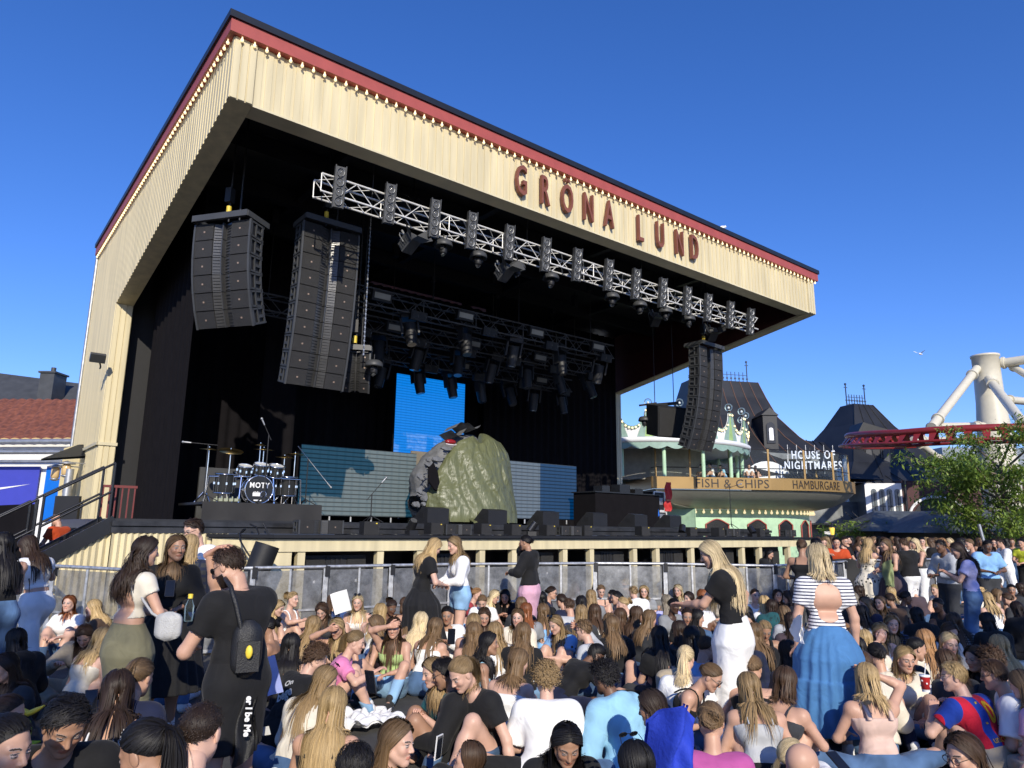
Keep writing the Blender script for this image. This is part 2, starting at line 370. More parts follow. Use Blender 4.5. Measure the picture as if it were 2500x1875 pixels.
# ---------------------------------------------------------------- letters GRÖNA LUND
sign = thing('sign', 'GRÖNA LUND in tall rust red letters on the cream canopy front', 'sign', W3((9, -.1, 9.3)))
ts = []
for ch, px, py in (('G', 1271, 441), ('R', 1330, 467), ('Ö', 1383, 487), ('N', 1435, 508), ('A', 1485, 524), ('L', 1562, 559), ('U', 1610, 575), ('N', 1657, 594), ('D', 1694, 606)):
    a, s, z = PS(px, py, -.06)
    vs, fs = text_geo(ch, 1.02, .09, .005, .47)
    xs = [v[0] for v in vs]; mx = (min(xs)+max(xs))/2
    m = MB(ST @ fr((1, 0, 0), (0, 0, 1), (0, -1, 0), (a, -.07, z-.34))); m.add([(x-mx, y, zz) for x, y, zz in vs], fs)
    m.build('letter', SIGNR, sign)
# ================================================================ STAGE EQUIPMENT
YS = math.pi/2-AZ      # a thing modelled facing -y faces the audience after this turn
def truss(a0, a1, s, z, h, m, name, label, par=None, end=True):
    t = thing(name, label, 'truss', W3((a0, s, z)), 'lighting trusses under the canopy')
    mb = MB(ST); k = h/2
    for ds in (-k, k):
        for dz in (-k, k): mb.cyl((a0, s+ds, z+dz), (a1, s+ds, z+dz), .022, n=6)
    mb.build('chords', m, t)
    mb = MB(ST); n = int((a1-a0)/(h*1.0)); st = (a1-a0)/n
    for i in range(n):
        x0, x1 = a0+i*st, a0+(i+1)*st; f = 1 if i % 2 else -1
        for ds in (-k, k): mb.cyl((x0, s+ds, z-k*f), (x1, s+ds, z+k*f), .0105, n=5)
        for dz in (-k, k): mb.cyl((x0, s-k*f, z+dz), (x1, s+k*f, z+dz), .0105, n=5)
        if i % 4 == 0:
            for ds in (-k, k): mb.cyl((x0, s+ds, z-k), (x0, s+ds, z+k), .014, n=5)
    mb.build('braces', m, t)
    mb = MB(ST)
    for i in range(4):
        mb = MB(ST); x = a0+(a1-a0)*(.08+.28*i); mb.cyl((x, s, z+k), (x, s, 9.92), .012, n=5); mb.box((x, s, 9.55), (.16, .16, .4)); mb.build('hoist', BLACK, t)
    return t
TRD = mat('dark_truss', (.11, .11, .108), .5, .4)
_l, _r = PS(774, 466, .75), PS(1837, 785, .75)
FTR = (.75, (_l[2]+_r[2])/2)
truss(_l[0], _r[0], FTR[0], FTR[1], .36, ALU, 'lighting_truss', 'bright aluminium truss nearest the front of the canopy, carrying four-lamp blinders')
truss(2.9, 13.4, 4.0, 7.42, .42, TRD, 'lighting_truss', 'dark truss behind the tall speaker column, uppermost of the dark ones')
truss(1.8, 14.3, 5.5, 7.2, .42, TRD, 'lighting_truss', 'dark middle truss crowded with moving heads, second behind the bright one')
truss(5.0, 14.0, 6.6, 6.78, .42, TRD, 'lighting_truss', 'lowest and rearmost dark truss above the tall blue screen')
ORD = ['leftmost', 'second', 'third', 'fourth', 'fifth', 'sixth', 'seventh', 'eighth', 'ninth', 'tenth', 'eleventh', 'twelfth', 'thirteenth', 'fourteenth', 'fifteenth', 'sixteenth']
def nth(i, n, tail='from the left'):
    return 'leftmost' if i == 0 else ('rightmost' if i == n-1 else ORD[i]+' '+tail)
# four-lamp blinders
t = thing('blinder_light', 'b', 'stage light'); mb = MB(); mb.bx(-.11, .11, -.02, .12, -.42, .42); mb.bx(-.13, -.111, -.05, .1, -.44, .44); mb.bx(.111, .13, -.05, .1, -.44, .44); mb.build('housing', GREYP, t)
RIM = mat('lamp_reflector', (.85, .85, .82), .5, 0)
for k in range(4):
    mb = MB(); Mx = Matrix.Rotation(R_(90), 3, 'X'); mb.lathe([(.088, .03), (.088, 0), (.07, -.035), (.045, -.055), (.02, -.06)], 14, (0, -.03, -.3+.2*k), Mx); l_ = mb.build('reflector', RIM, t)
    mb = MB(); mb.sphere((0, -.01, -.3+.2*k), .035, 8, 5); mb.build('bulb', LENS, l_)
BX = [732, 841, 938, 1018, 1099, 1178, 1246, 1314, 1373, 1431, 1484, 1529, 1577, 1621]
for i, x in enumerate(BX):
    o = t if i == 0 else copy_tree(t); a, s, z = PS(x*1.1302, (405+(x-732)*.326)*1.1302, .45)
    o.location = W3((a, .43, z)); o.scale = (.82, .82, .95); o.rotation_euler = (R_(8), 0, YS-R_(12))
    tag(o, 'tall four-lamp blinder on the bright front truss, %s' % nth(i, len(BX)), 'stage light', 'four-lamp blinders on the front truss')
# hooded moving heads below the front truss
def hood_proto():
    t = thing('moving_head_light', 'm', 'stage light')
    mb = MB(); mb.lathe([(0, .12), (.2, .11), (.27, .05), (.3, -.05), (.3, -.11), (.285, -.11), (.28, -.04), (0, .0)], 18); mb.build('rain_hood', GREYP, t)
    mb = MB(); mb.lathe([(0, -.1), (.12, -.1), (.13, -.2), (.12, -.3), (.1, -.34), (0, -.34)], 12); mb.build('head', BLACK, t)
    mb = MB(); mb.cyl((0, 0, -.345), (0, -.02, -.37), .095, .08, 12); mb.build('lens', LENS, t)
    mb = MB(); mb.bx(-.16, -.13, -.05, .05, -.22, .0); mb.bx(.13, .16, -.05, .05, -.22, .0); mb.cyl((0, 0, .1), (0, 0, .32), .02, n=6); mb.build('yoke', BLACK, t); return t
hp = hood_proto(); HX = [(958, 527), (1033, 552), (1117, 575), (1190, 598), (1322, 640), (1382, 658), (1437, 672), (1487, 688)]
for i, (x, y) in enumerate(HX):
    o = hp if i == 0 else copy_tree(hp); p = PS(x*1.1302, y*1.1302, .8); o.location = W3(p); o.scale = (.68,)*3; o.rotation_euler = (0, 0, random.uniform(0, 6))
    tag(o, 'hooded moving head hanging below the bright front truss, %s' % nth(i, len(HX)), 'stage light', 'hooded moving heads under the front truss')
o = copy_tree(hp); p = PS(808*1.1302, 786*1.1302, 2.6); o.location = W3(p); tag(o, 'hooded moving head hanging beside the small speaker stack left of the blue screen', 'stage light', 'hooded moving heads hung low')
o = copy_tree(hp); p = PS(1392*1.1302, 905*1.1302, 4); o.location = W3(p); tag(o, 'dark hooded moving head hanging left of the black wedge near the right pillar', 'stage light', 'hooded moving heads hung low')
# barn-door fresnels
def fres_proto():
    t = thing('fresnel_lamp', 'f', 'stage light'); mb = MB(); mb.bx(-.15, .15, -.22, .2, -.18, .13); mb.bx(-.12, .12, -.1, .12, .141, .2)
    for k in range(5): mb.bx(-.175, -.171, -.15+.07*k, -.12+.07*k, -.12, .08)
    mb.build('housing', GREYP, t)
    mb = MB(); mb.lathe([(.16, 0), (.12, -.01), (0, -.03)], 14, (0, -.225, -.03), Matrix.Rotation(R_(90), 3, 'X')); mb.build('lens', LENS, t)
    for nm, r in (('x', 1), ('x', -1)):
        mb = MB(); mb.add([(r*.17, -.225, -.18), (r*.17, -.225, .12), (r*.36, -.42, .17), (r*.36, -.42, -.23)], [(0, 1, 2, 3)]); mb.build('barn_door', GREYP, t)
    mb = MB(); mb.add([(-.17, -.225, -.2), (.17, -.225, -.2), (.2, -.44, -.32), (-.2, -.44, -.32)], [(0, 1, 2, 3)]); mb.build('barn_door', GREYP, t)
    mb = MB(); mb.tube([(-.2, 0, -.05), (-.21, 0, .2), (-.15, 0, .33), (.15, 0, .33), (.21, 0, .2), (.2, 0, -.05)], .014); mb.cyl((0, 0, .33), (0, 0, .5), .03, n=6); mb.build('yoke', STEEL, t); return t
fp = fres_proto()
for i, (x, y, s, rx, rz, lb) in enumerate([(883, 525, .8, -.6, .9, 'barn-door lamp under the front truss near the cable coil'), (1088, 588, .8, -.6, .8, 'barn-door lamp under the front truss, middle one in the sun'), (1415, 690, 1.9, -.5, .2, 'dark barn-door lamp below the front truss, second from the right'), (1538, 722, 1.4, -.5, .1, 'barn-door lamp hanging over the right speaker column'), (590, 275, 2.4, -.7, .7, 'lone barn-door lamp under the left front corner of the canopy')]):
    o = fp if i == 0 else copy_tree(fp); o.location = W3(PS(x*1.1302, y*1.1302, s)); o.scale = (.85,)*3; o.rotation_euler = (rx, 0, rz+YS-.7); tag(o, lb, 'stage light', 'barn-door lamps')
# cable coil
mb = MB(ST); p = Vector(PS(893*1.1302, 437*1.1302, 1.7))
for k in range(7):
    r = .17+.02*k; mb.tube([(p.x+.35*(k % 2)-.2+r*math.cos(q/9*6.283)*1.1, p.y+.03*k, p.z+r*math.sin(q/9*6.283)*.75) for q in range(9)], .011, 5, True)
mb.cyl((p.x, p.y, p.z+.1), (p.x, p.y, 9.9), .015); tag(mb.build('cable_coil', BLACKG, None, W3(p)), 'coils of black cable hanging above the front truss', 'cable')
# moving heads on the rear trusses
def mh_proto():
    t = thing('moving_head_light', 'm', 'stage light'); mb = MB(); mb.bx(-.2, .2, -.16, .16, .0, .22); mb.build('base', BLACK, t)
    mb = MB(); mb.bx(-.24, -.19, -.08, .08, -.42, .02); mb.bx(.19, .24, -.08, .08, -.42, .02); mb.build('yoke', BLACK, t)
    mb = MB(); mb.cyl((0, 0, -.15), (0, -.05, -.72), .17, .14, 12); mb.build('head', BLACK, t)
    mb = MB(); mb.cyl((0, -.05, -.725), (0, -.051, -.735), .12, .12, 12); mb.build('lens', LENS, t); return t
mh = mh_proto(); n_ = 0
for r, (s, z, a0, a1, k, w) in enumerate([(4.0, 7.1, 4.2, 13.0, 6, 'upper dark truss'), (5.5, 6.9, 4.6, 13.8, 8, 'middle dark truss'), (6.6, 6.47, 5.5, 13.6, 8, 'lowest dark truss')]):
    for i in range(k):
        o = mh if n_ == 0 else copy_tree(mh); n_ += 1
        o.location = W3((a0+(a1-a0)*i/(k-1), s, z)); o.rotation_euler = (random.uniform(-.3, .3), random.uniform(-.2, .2), YS+random.uniform(-.6, .6))
        tag(o, 'black moving head hanging from the %s, %s' % (w, nth(i, k)), 'stage light', 'moving heads on the dark trusses')
t = thing('strobe_light', 's', 'stage light'); mb = MB(); mb.bx(-.27, .27, -.07, .08, -.13, .13); mb.build('housing', BLACK, t)
mb = MB(); mb.bx(-.22, .22, -.085, -.071, -.07, .07); mb.build('lens', mat('strobe_lens', (.3, .29, .25), .3, .3), t); n_ = 0
for s, z, a0, a1, k, w in [(3.75, 7.45, 5.0, 12.6, 4, 'upper dark truss'), (5.25, 7.2, 3.6, 11.5, 4, 'middle dark truss'), (6.35, 6.78, 6.0, 12.5, 3, 'lowest dark truss')]:
    for i in range(k):
        o = t if n_ == 0 else copy_tree(t); n_ += 1; o.location = W3((a0+(a1-a0)*i/(k-1), s, z)); o.rotation_euler = (.2, 0, YS); tag(o, 'pale flat strobe on the %s, %s' % (w, nth(i, k)), 'stage light', 'strobes on the dark trusses')
t = thing('twin_blinder', 't', 'stage light'); mb = MB(); mb.bx(-.24, .24, 0, .12, -.12, .12); mb.build('housing', BLACK, t)
for x in (-.115, .115): mb = MB(); mb.lathe([(.1, 0), (.08, .03), (.05, .06), (0, .07)], 12, (x, -.01, 0), Matrix.Rotation(R_(-90), 3, 'X')); mb.build('lamp', LENS, t)
n_ = 0
for s, z, a0, a1, k, w in [(3.72, 7.15, 6.1, 13.0, 4, 'upper dark truss'), (5.2, 6.9, 5.3, 13.9, 6, 'middle dark truss'), (6.3, 6.5, 6.3, 13.6, 5, 'lowest dark truss')]:
    for i in range(k):
        o = t if n_ == 0 else copy_tree(t); n_ += 1; o.location = W3((a0+(a1-a0)*i/(k-1), s, z)); o.rotation_euler = (.15, 0, YS); tag(o, 'twin-lamp blinder on the %s, %s' % (w, nth(i, k)), 'stage light', 'twin blinders on the dark trusses')
# ---------------------------------------------------------------- line arrays
def box_parts(par, Mx, w=1.25, h=.345, d=.5):
    k = w/1.25
    def P(poly, z0, z1): return MB(Mx).prism([(x*k, y) for x, y in poly], Matrix.Translation((0, 0, z0)), z1-z0)
    c = P([(-.6, .02), (-.6, d*.8), (-.35, d), (.35, d), (.6, d*.8), (.6, .02), (.2, .03), (0, .13), (-.2, .03)], -h+.006, 0); cab = c.build('cabinet', CAB, par)
    for sx in (-1, 1):
        m = P([(sx*.595, -.02), (sx*.595, .018), (sx*.205, .026), (sx*.205, -.012)][::sx], -h+.012, -.006); gr_ = m.build('grille', GRILLE, cab)
        m = MB(Mx); m.bx(sx*.40*k-.016, sx*.40*k+.016, -.026, -.0195, -h/2-.016, -h/2+.016); m.build('badge', mat('badge', (.3, .22, .17), .4), gr_)
        m = MB(Mx); s_ = .625*k*sx
        for y0, y1, z0, z1 in ((.0, .05, -h+.01, -.01), (.16, .19, -h+.03, -.03), (.34, .38, -h+.02, -.02), (.02, .4, -.05, -.015), (.02, .4, -h+.015, -h+.05), (.2, .34, -h*.62, -h*.45)): m.bx(s_-.012, s_+.012, y0, y1, z0, z1)
        m.bx(s_-.02, s_+.02, -.03, .0, -h+.0, -.0); m.build('rigging_frame', GREYP, cab)
    m = P([(-.2, .015), (-.012, .1), (-.012, .0), (.012, .0), (.012, .1), (.2, .015), (.2, .028), (0, .128), (-.2, .028)], -h+.01, -.008)
    for q in range(5):
        for sx in (-1, 1): m.bar((sx*.19*k, .012, -h+.05+q*.06), (sx*.06*k, .065, -h+.05+q*.06), .012, .016)
    m.build('horn', mat('horn_plastic', (.05, .05, .05), .3, bump=.1), cab)
def line_array(name, label, top, yaw, n, t0, t1, w=1.25, h=.345, group='large speaker columns'):
    loc = W3(top); t = thing(name, label, 'speaker', loc, group)
    M = Matrix.Translation(loc) @ rotz(yaw); p = Vector((0, 0, 0))
    for i in range(n):
        th = R_(t0+(t1-t0)*(i/(n-1))**1.3); Mi = M @ Matrix.Translation(p) @ Matrix.Rotation(th, 4, 'X'); box_parts(t, Mi, w, h)
        p = p+Matrix.Rotation(th, 3, 'X') @ Vector((0, 0, -h))
    k = w/1.25
    m = MB(M)
    for x in (-.6, .6): m.bx(x*k-.04, x*k+.04, -.12, .55, .02, .13)
    m.bx(-.62*k, .62*k, -.14, -.06, .02, .14); m.bx(-.62*k, .62*k, .45, .52, .02, .12); m.build('flying_frame', GREYP, t)
    m = MB(M)
    for x in (-.05*k, .2*k): m.cyl((x, .2, .1), (x, .2, 9.9-top[2]), .02, n=6)
    m.bx(-.13, -.0, .12, .26, .5, .8); m.build('chains', BLACK, t)
    m = MB(M); m.cyl((-.06, .19, .25), (-.06, .19, .42), .05, n=8); m.build('hoist_hook', YEL, t); return t
a, s, z = PS(717*1.1302, 493*1.1302, 2.0); line_array('line_array', 'tall black speaker column of ten boxes hanging left of centre, in full sun', (a, 2.0, z), YS, 10, 0, 14)
a, s, z = PS(483*1.1302, 480*1.1302, 2.0); line_array('line_array', 'black speaker column of six boxes hanging at far left, turned to the left', (a, 2.0, z), R_(-16), 6, 0, 22)
a, s, z = PS(1534*1.1302, 752*1.1302, 1.7); line_array('line_array', 'black speaker column hanging at the right side of the stage before the sky', (a, 1.7, z), YS+.05, 10, 0, 22, h=.33)
a, s, z = PS(770*1.1302, 760*1.1302, 3.0); line_array('line_array', 'small stack of four short black speakers hanging right of the tall column', (a, 3.0, z), YS-.5, 4, 5, 34, .62, .24, 'small hung speakers')
# big wedge fill hanging at right
t = thing('hanging_speaker', 'black wedge speaker hanging on chains beside the right pillar', 'speaker', W3(PS(1440*1.1302, 910*1.1302, 3.4)))
M = Matrix.Translation(t.location) @ rotz(YS-.3) @ Matrix.Rotation(R_(14), 4, 'X'); mb = MB(M); mb.prism([(-.62, .5), (.62, .5), (.5, -.5), (-.5, -.5)], fr((1, 0, 0), (0, 0, 1), (0, -1, 0), (0, .35, 0)), .7); mb.build('cabinet', CAB, t)
mb = MB(M); mb.prism([(-.57, .45), (.57, .45), (.46, -.45), (-.46, -.45)], fr((1, 0, 0), (0, 0, 1), (0, -1, 0), (0, -.352, 0)), .015); mb.build('grille', GRILLE, t)
mb = MB(); b_ = Vector(t.location)
mb.bar(b_+Vector((-.4, .1, .55)), b_+Vector((.5, .5, .7)), .12, .1); mb.bar(b_+Vector((-.9, -.1, .5)), b_+Vector((-.3, .1, .62)), .06); mb.build('bracket', BLACK, t)
mb = MB()
for d in ((-.35, .1), (.35, .4)): mb.cyl(b_+Vector((d[0], d[1], .6)), Vector((b_.x+d[0], b_.y+d[1], 9.9)), .014, n=5)
mb.build('chains', BLACK, t)
# chain beside the tall column
p = Vector(PS(785*1.1302, 765*1.1302, 2.6)); mb = MB(ST)
for k in range(90): mb.box((p.x, p.y, p.z+.052*k), (.034, .012, .045), rotz((k % 2)*1.57).to_3x3())
tag(mb.build('hoist_chain', STEEL, None, W3(p)), 'thin bright hoist chain hanging down right of the tall speaker column', 'chain')
# ---------------------------------------------------------------- LED screens
def led(name, cA, cB, em, stripe, lo=.35):
    m = bpy.data.materials.new(name); m.use_nodes = True; n, l, b = nodes_of(m)
    tc = n.new('ShaderNodeTexCoord'); sx = n.new('ShaderNodeSeparateXYZ'); l.new(tc.outputs['Object'], sx.inputs[0])
    def wave(sock, sc):
        mu = n.new('ShaderNodeMath'); mu.operation = 'MULTIPLY'; mu.inputs[1].default_value = sc; l.new(sock, mu.inputs[0])
        f = n.new('ShaderNodeMath'); f.operation = 'FRACT'; l.new(mu.outputs[0], f.inputs[0])
        g_ = n.new('ShaderNodeMath'); g_.operation = 'GREATER_THAN'; g_.inputs[1].default_value = .3; l.new(f.outputs[0], g_.inputs[0]); return g_.outputs[0]
    w = wave(sx.outputs['Z'], stripe); h = wave(sx.outputs['X'], stripe*.6)
    mm = n.new('ShaderNodeMath'); mm.operation = 'MULTIPLY'; l.new(w, mm.inputs[0])
    mh_ = n.new('ShaderNodeMapRange'); mh_.inputs['To Min'].default_value = .75; l.new(h, mh_.inputs[0]); l.new(mh_.outputs[0], mm.inputs[1])
    mx = n.new('ShaderNodeMix'); mx.data_type = 'RGBA'; l.new(mm.outputs[0], mx.inputs[0]); mx.inputs[6].default_value = (*[c*.45 for c in cA], 1); mx.inputs[7].default_value = (*cA, 1); l.new(mx.outputs[2], b.inputs['Base Color'])
    b.inputs['Roughness'].default_value = .6; b.inputs['Specular IOR Level'].default_value = .2
    b.inputs['Emission Color'].default_value = (*cB, 1)
    me_ = n.new('ShaderNodeMapRange'); me_.inputs['To Min'].default_value = em*lo; me_.inputs['To Max'].default_value = em; l.new(w, me_.inputs[0]); l.new(me_.outputs[0], b.inputs['Emission Strength'])
    return m
L1 = led('led_teal', (.12, .125, .115), (.004, .05, .085), .8, 9); L2 = led('led_blue', (.1, .12, .12), (.0, .17, .62), 1.0, 12, .72); L4 = led('led_shaded_blue', (.018, .028, .036), (.0, .035, .12), .8, 9); L3 = led('led_deep', (.11, .115, .11), (.003, .045, .11), .8, 9)  # the darkest blue carries the right screen's shade in its colour
def screen(a0, a1, s, z0, z1, m, label):
    t = thing('led_screen', label, 'screen', W3((a0, s, z0)), 'LED screens on the stage')
    mb = MB(ST); mb.bx(a0, a1, s+.02, s+.12, z0, z1); mb.build('frame', BLACK, t)
    mb = MB(ST); mb.bx(a0+.01, a1-.01, s, s+.018, z0+.01, z1-.01); mb.build('panel', m, t)
    mb = MB(ST)
    for i in range(int((a1-a0)/.6)): mb.cyl((a0+.3+.6*i, s+.05, z0-.14), (a0+.3+.6*i, s+.05, z0-.01), .03, n=6)
    mb.build('feet', STEEL, t); return t
screen(4.13, 7.55, 6.0, 2.08, 3.88, L1, 'low wide teal screen left of the tarpaulin, half in shadow')
sr_ = screen(9.5, 13.82, 6.0, 2.12, 3.92, L3, 'low wide screen right of the tarpaulin, shade painted dark blue at its right end')
mb = MB(ST); mb.bx(12.2, 13.8, 5.982, 5.998, 2.14, 3.9); mb.build('shaded_panel', L4, sr_)  # shade over the screen's right end, painted as a darker panel
screen(7.62, 10.2, 7.5, 2.2, 6.5, L2, 'tall bright blue screen standing behind the tarpaulin')
mb = MB(ST); mb.bx(7.6, 9.5, 6.4, 6.45, 1.92, 4.0); tag(mb.build('backdrop_board', mat('brown_board', (.19, .165, .125), .7), None, W3((8.5, 6.4, 1.92))), 'plain brown board between the left low screen and the grey prop head', 'board')
mb = MB(ST); mb.bx(1.7, 2.7, 5.9, 5.98, 1.95, 3.13); tag(mb.build('charcoal_screen', mat('charcoal_panel', (.045, .046, .046), .6), None, W3((2.2, 5.9, 1.95))), 'plain charcoal panel standing left of the drum kit', 'panel')
# ---------------------------------------------------------------- drum riser and kit
RZ = 2.27
t = thing('drum_riser', 'low platform skirted in black cloth under the drum kit', 'riser', W3((2.4, 3.4, 1.9)))
mb = MB(ST); mb.bx(1.16, 3.62, 3.42, 5.3, RZ-.05, RZ); mb.build('platform', BLACK, t)
def fn(i, j):
    L = 2.5*i; return (1.14+L, 3.40+.02*math.sin(L*9)*(1-j), 1.905+(RZ-1.91)*j)
mb = MB(ST); mb.grid(fn, 60, 2); mb.grid(lambda i, j: (3.64, 3.4+1.9*i, 1.905+(RZ-1.91)*j), 4, 2); mb.build('skirt', mat('black_cloth', (.022, .021, .021), .8), t)
kit = thing('drum_kit', 'black drum kit with bronze cymbals and a lettered bass drum on the riser', 'drums', W3((2.5, 4.2, RZ)))
KX = Matrix.Translation(W3((2.45, 4.15, RZ))) @ rotz(YS-.12)
SHELL = mat('drum_shell', (.03, .032, .033), .12, .2); HEAD = mat('drum_head', (.6, .6, .58), .4)
def drum(c, r, h, ax, name, head=HEAD):
    q = Vector(ax).normalized(); c = Vector(c); m = MB(KX); m.cyl(c-q*h/2, c+q*h/2, r, n=20); d = m.build(name, SHELL, kit)
    for sg in (-1, 1):
        m = MB(KX); pts = [c+q*(h/2*sg)+(q.orthogonal().normalized()*math.cos(t_)+q.cross(q.orthogonal().normalized())*math.sin(t_))*(r+.008) for t_ in [i*6.2832/20 for i in range(20)]]; m.tube(pts, .016, 5, True); m.build('hoop', CHROME, d)
        m = MB(KX); m.cyl(c+q*(h/2*sg), c+q*(h/2*sg+.004*sg), r-.006, n=20); m.build('drumhead', head, d)
    m = MB(KX)
    o_ = q.orthogonal().normalized()
    for i in range(8):
        t_ = i*6.2832/8; dd = o_*math.cos(t_)+q.cross(o_)*math.sin(t_); m.cyl(c+dd*(r+.012)-q*h*.45, c+dd*(r+.012)+q*h*.45, .007, n=5); m.box(c+dd*(r+.015), (.03, .03, .05))
    m.build('lugs', CHROME, d); return d
BH = mat('black_drum_head', (.012, .012, .012), .3)
bd = drum((0, 0, .3), .29, .42, (0, -1, 0), 'bass_drum', BH)
vs, fs = text_geo('MOTY', .16, .004, .004, .85, 1.15); m = MB(KX @ fr((1, 0, 0), (0, 0, 1), (0, -1, 0), (0, -.218, .34))); m.add(vs, fs); m.build('lettering', WHITE, bd)
m = MB(KX); m.bx(-.13, .02, -.222, -.217, .16, .23); m.bx(-.1, .06, -.222, -.217, .06, .085)
for k in range(5): m.bx(-.12+.028*k, -.105+.028*k, -.222, -.217, .231, .25+.012*(k % 2))
m.build('emblem', WHITE, bd)
m = MB(KX); m.tube([(.09+.065*math.cos(i*.524), -.22, .2+.065*math.sin(i*.524)) for i in range(12)], .009, 5, True); m.build('port_ring', CHROME, bd)
for c, r, h in (((-.28, .05, .72), .15, .2), ((.05, .02, .76), .16, .22), ((.38, .08, .74), .17, .24)): drum(c, r, h, (.05, -.35, 1), 'tom')
drum((-.66, .1, .42), .2, .4, (0, -.08, 1), 'floor_tom'); drum((.7, .3, .42), .22, .42, (0, -.05, 1), 'floor_tom'); drum((-.25, .5, .62), .18, .15, (0, -.1, 1), 'snare_drum')
for x, y, z, r, tl in ((-.6, .05, 1.13, .26, .35), (.12, .2, 1.22, .22, .1), (-1.0, .3, 1.16, .2, .1), (.6, .25, 1.08, .2, .12), (.85, .3, 1.16, .2, -.05), (.02, .1, 1.3, .12, .05)):
    m = MB(KX); Mx = Matrix.Rotation(tl, 3, 'X'); m.lathe([(0, .03), (.03, .028), (.05, .01), (r, -.012), (r, -.016), (.05, .004), (0, .015)], 22, (x, y, z), Mx); cy = m.build('cymbal', BRASS, kit)
    m = MB(KX); m.cyl((x, y+.02, .03), (x, y, z+.05), .012, n=6)
    for k in range(3): m.cyl((x, y+.02, .28), (x+.2*math.cos(k*2.1+1), y+.02+.2*math.sin(k*2.1+1), .012), .01, n=5)
    m.build('stand', CHROME, cy)
m = MB(KX); m.cyl((-1.0, -.02, .55), (-.3, -.02, .57), .02, n=8); m.cyl((.3, -.02, .57), (.95, .1, .57), .02, n=8); m.cyl((-1.0, -.02, .55), (-1.05, .1, 0), .02, n=8); m.cyl((-.35, -.02, .57), (-.38, -.1, 0), .02, n=8); m.cyl((.32, -.02, .57), (.36, -.1, 0), .02, n=8); m.cyl((.95, .1, .57), (1.0, .15, 0), .02, n=8); m.build('rack', CHROME, kit)
# microphone stands
def mic(base, boom, h, name_label, lean=0, dirn=(1, -.3), L=.8):
    b = W3(base); t = thing('microphone_stand', name_label, 'microphone stand', b, 'microphone stands on the stage'); top = b+Vector((0, 0, h)); m = MB(); m.cyl(b+Vector((0, 0, .06)), top, .013, n=6)
    for k in range(3): m.cyl(b+Vector((0, 0, .16)), b+Vector((.28*math.cos(2.1*k+.4), .28*math.sin(2.1*k+.4), .012)), .011, n=5)
    m.build('tripod', BLACK, t); d = Vector((*dirn, 0)).normalized()*math.cos(lean)+Vector((0, 0, math.sin(lean)))
    m = MB(); m.cyl(top-d*L*.35, top+d*L*.65, .009, n=6); m.build('boom', STEEL if boom else BLACK, t)
    e = top+d*L*.65; m = MB(); m.cyl(e, e+d*.13, .014, .02, 8); m.sphere(e+d*.15, .028, 8, 6); m.build('microphone', STEEL, t)
mic((4.5, 2.75, 1.9), 0, .62, 'short microphone stand with angled boom in front of the left low screen', .9, (1, .3), .5)
mic((3.75, 4.6, RZ), 1, 1.1, 'microphone stand with long sloping silver boom right of the drums', -.85, (.9, .4), 1.1)
mic((1.2, 3.6, RZ), 0, 1.15, 'tripod stand with a flat bar top left of the drums', .05, (-1, -.4), .5)
mic((2.4, 3.55, RZ), 0, 1.45, 'tall microphone stand rising in front of the drum kit', 1.1, (-.6, -.3), .35)
mic((17.6, 2.6, 1.9), 0, 1.35, 'microphone stand with boom before the pavilion at stage right', .25, (1, .5), .6)
# ---------------------------------------------------------------- grey creature head under a tarpaulin
t = thing('prop_head', 'huge grey scaly creature head with red mouth slit under an olive sheet', 'prop', W3((7.6, 4.2, 1.9)))
PR = mat('grey_scales', (.15, .154, .16), .75, var=.25, vs=5, bump=.8, bs=14)
def scales(name, f, nu, nv, M=PR):
    m = MB(ST); m.grid(f, nu, nv); return m.build(name, M, t)
def headsurf(i, j):
    th = (-.62+1.9*i)*math.pi*.9; ph = (j*.96+.02)*math.pi
    r = 1+.05*noise.noise((i*14, j*14, 1))+.03*abs(noise.noise((i*40, j*40, 4)))
    # mouth: cavity carved left and low
    x = -1.05*math.sin(ph)*math.cos(th)*r; y = -.9*math.sin(ph)*math.sin(th)*r; z = 1.28*math.cos(ph)*r
    return (7.75+x, 4.75+y*.95, 3.22+z*.98)
def hs(th, z):
    """outline radius of the head at height z, th = direction"""
    return 0
def skull(i, j):
    z = 2.62+1.72*j; w = math.sqrt(max(.0, 1-((z-2.95)/1.42)**2)); th = math.pi*(.55+.95*i)
    r = (1.0+.06*noise.noise((i*9, j*9, 0))+.05*abs(noise.noise((i*25, j*22, 2))))
    return (7.95+1.28*w*r*math.cos(th)+.35*max(0, (z-3.2)), 4.6+1.0*w*r*math.sin(th), z)
scales('skull', skull, 44, 30)
def jaw(i, j):
    z = 1.92+.75*j; th = math.pi*(.55+.95*i); r = 1+.05*noise.noise((i*9, j*9, 5))+.04*abs(noise.noise((i*22, j*20, 2)))
    cut = .25*math.sin(j*3.1)
    return (8.05+(1.38-.3*(1-j))*r*math.cos(th), 4.7+(1.0+cut*.2)*r*math.sin(th), z-.55*max(0, math.cos(th-math.pi*1.25))*j)
scales('jaw', jaw, 40, 14)

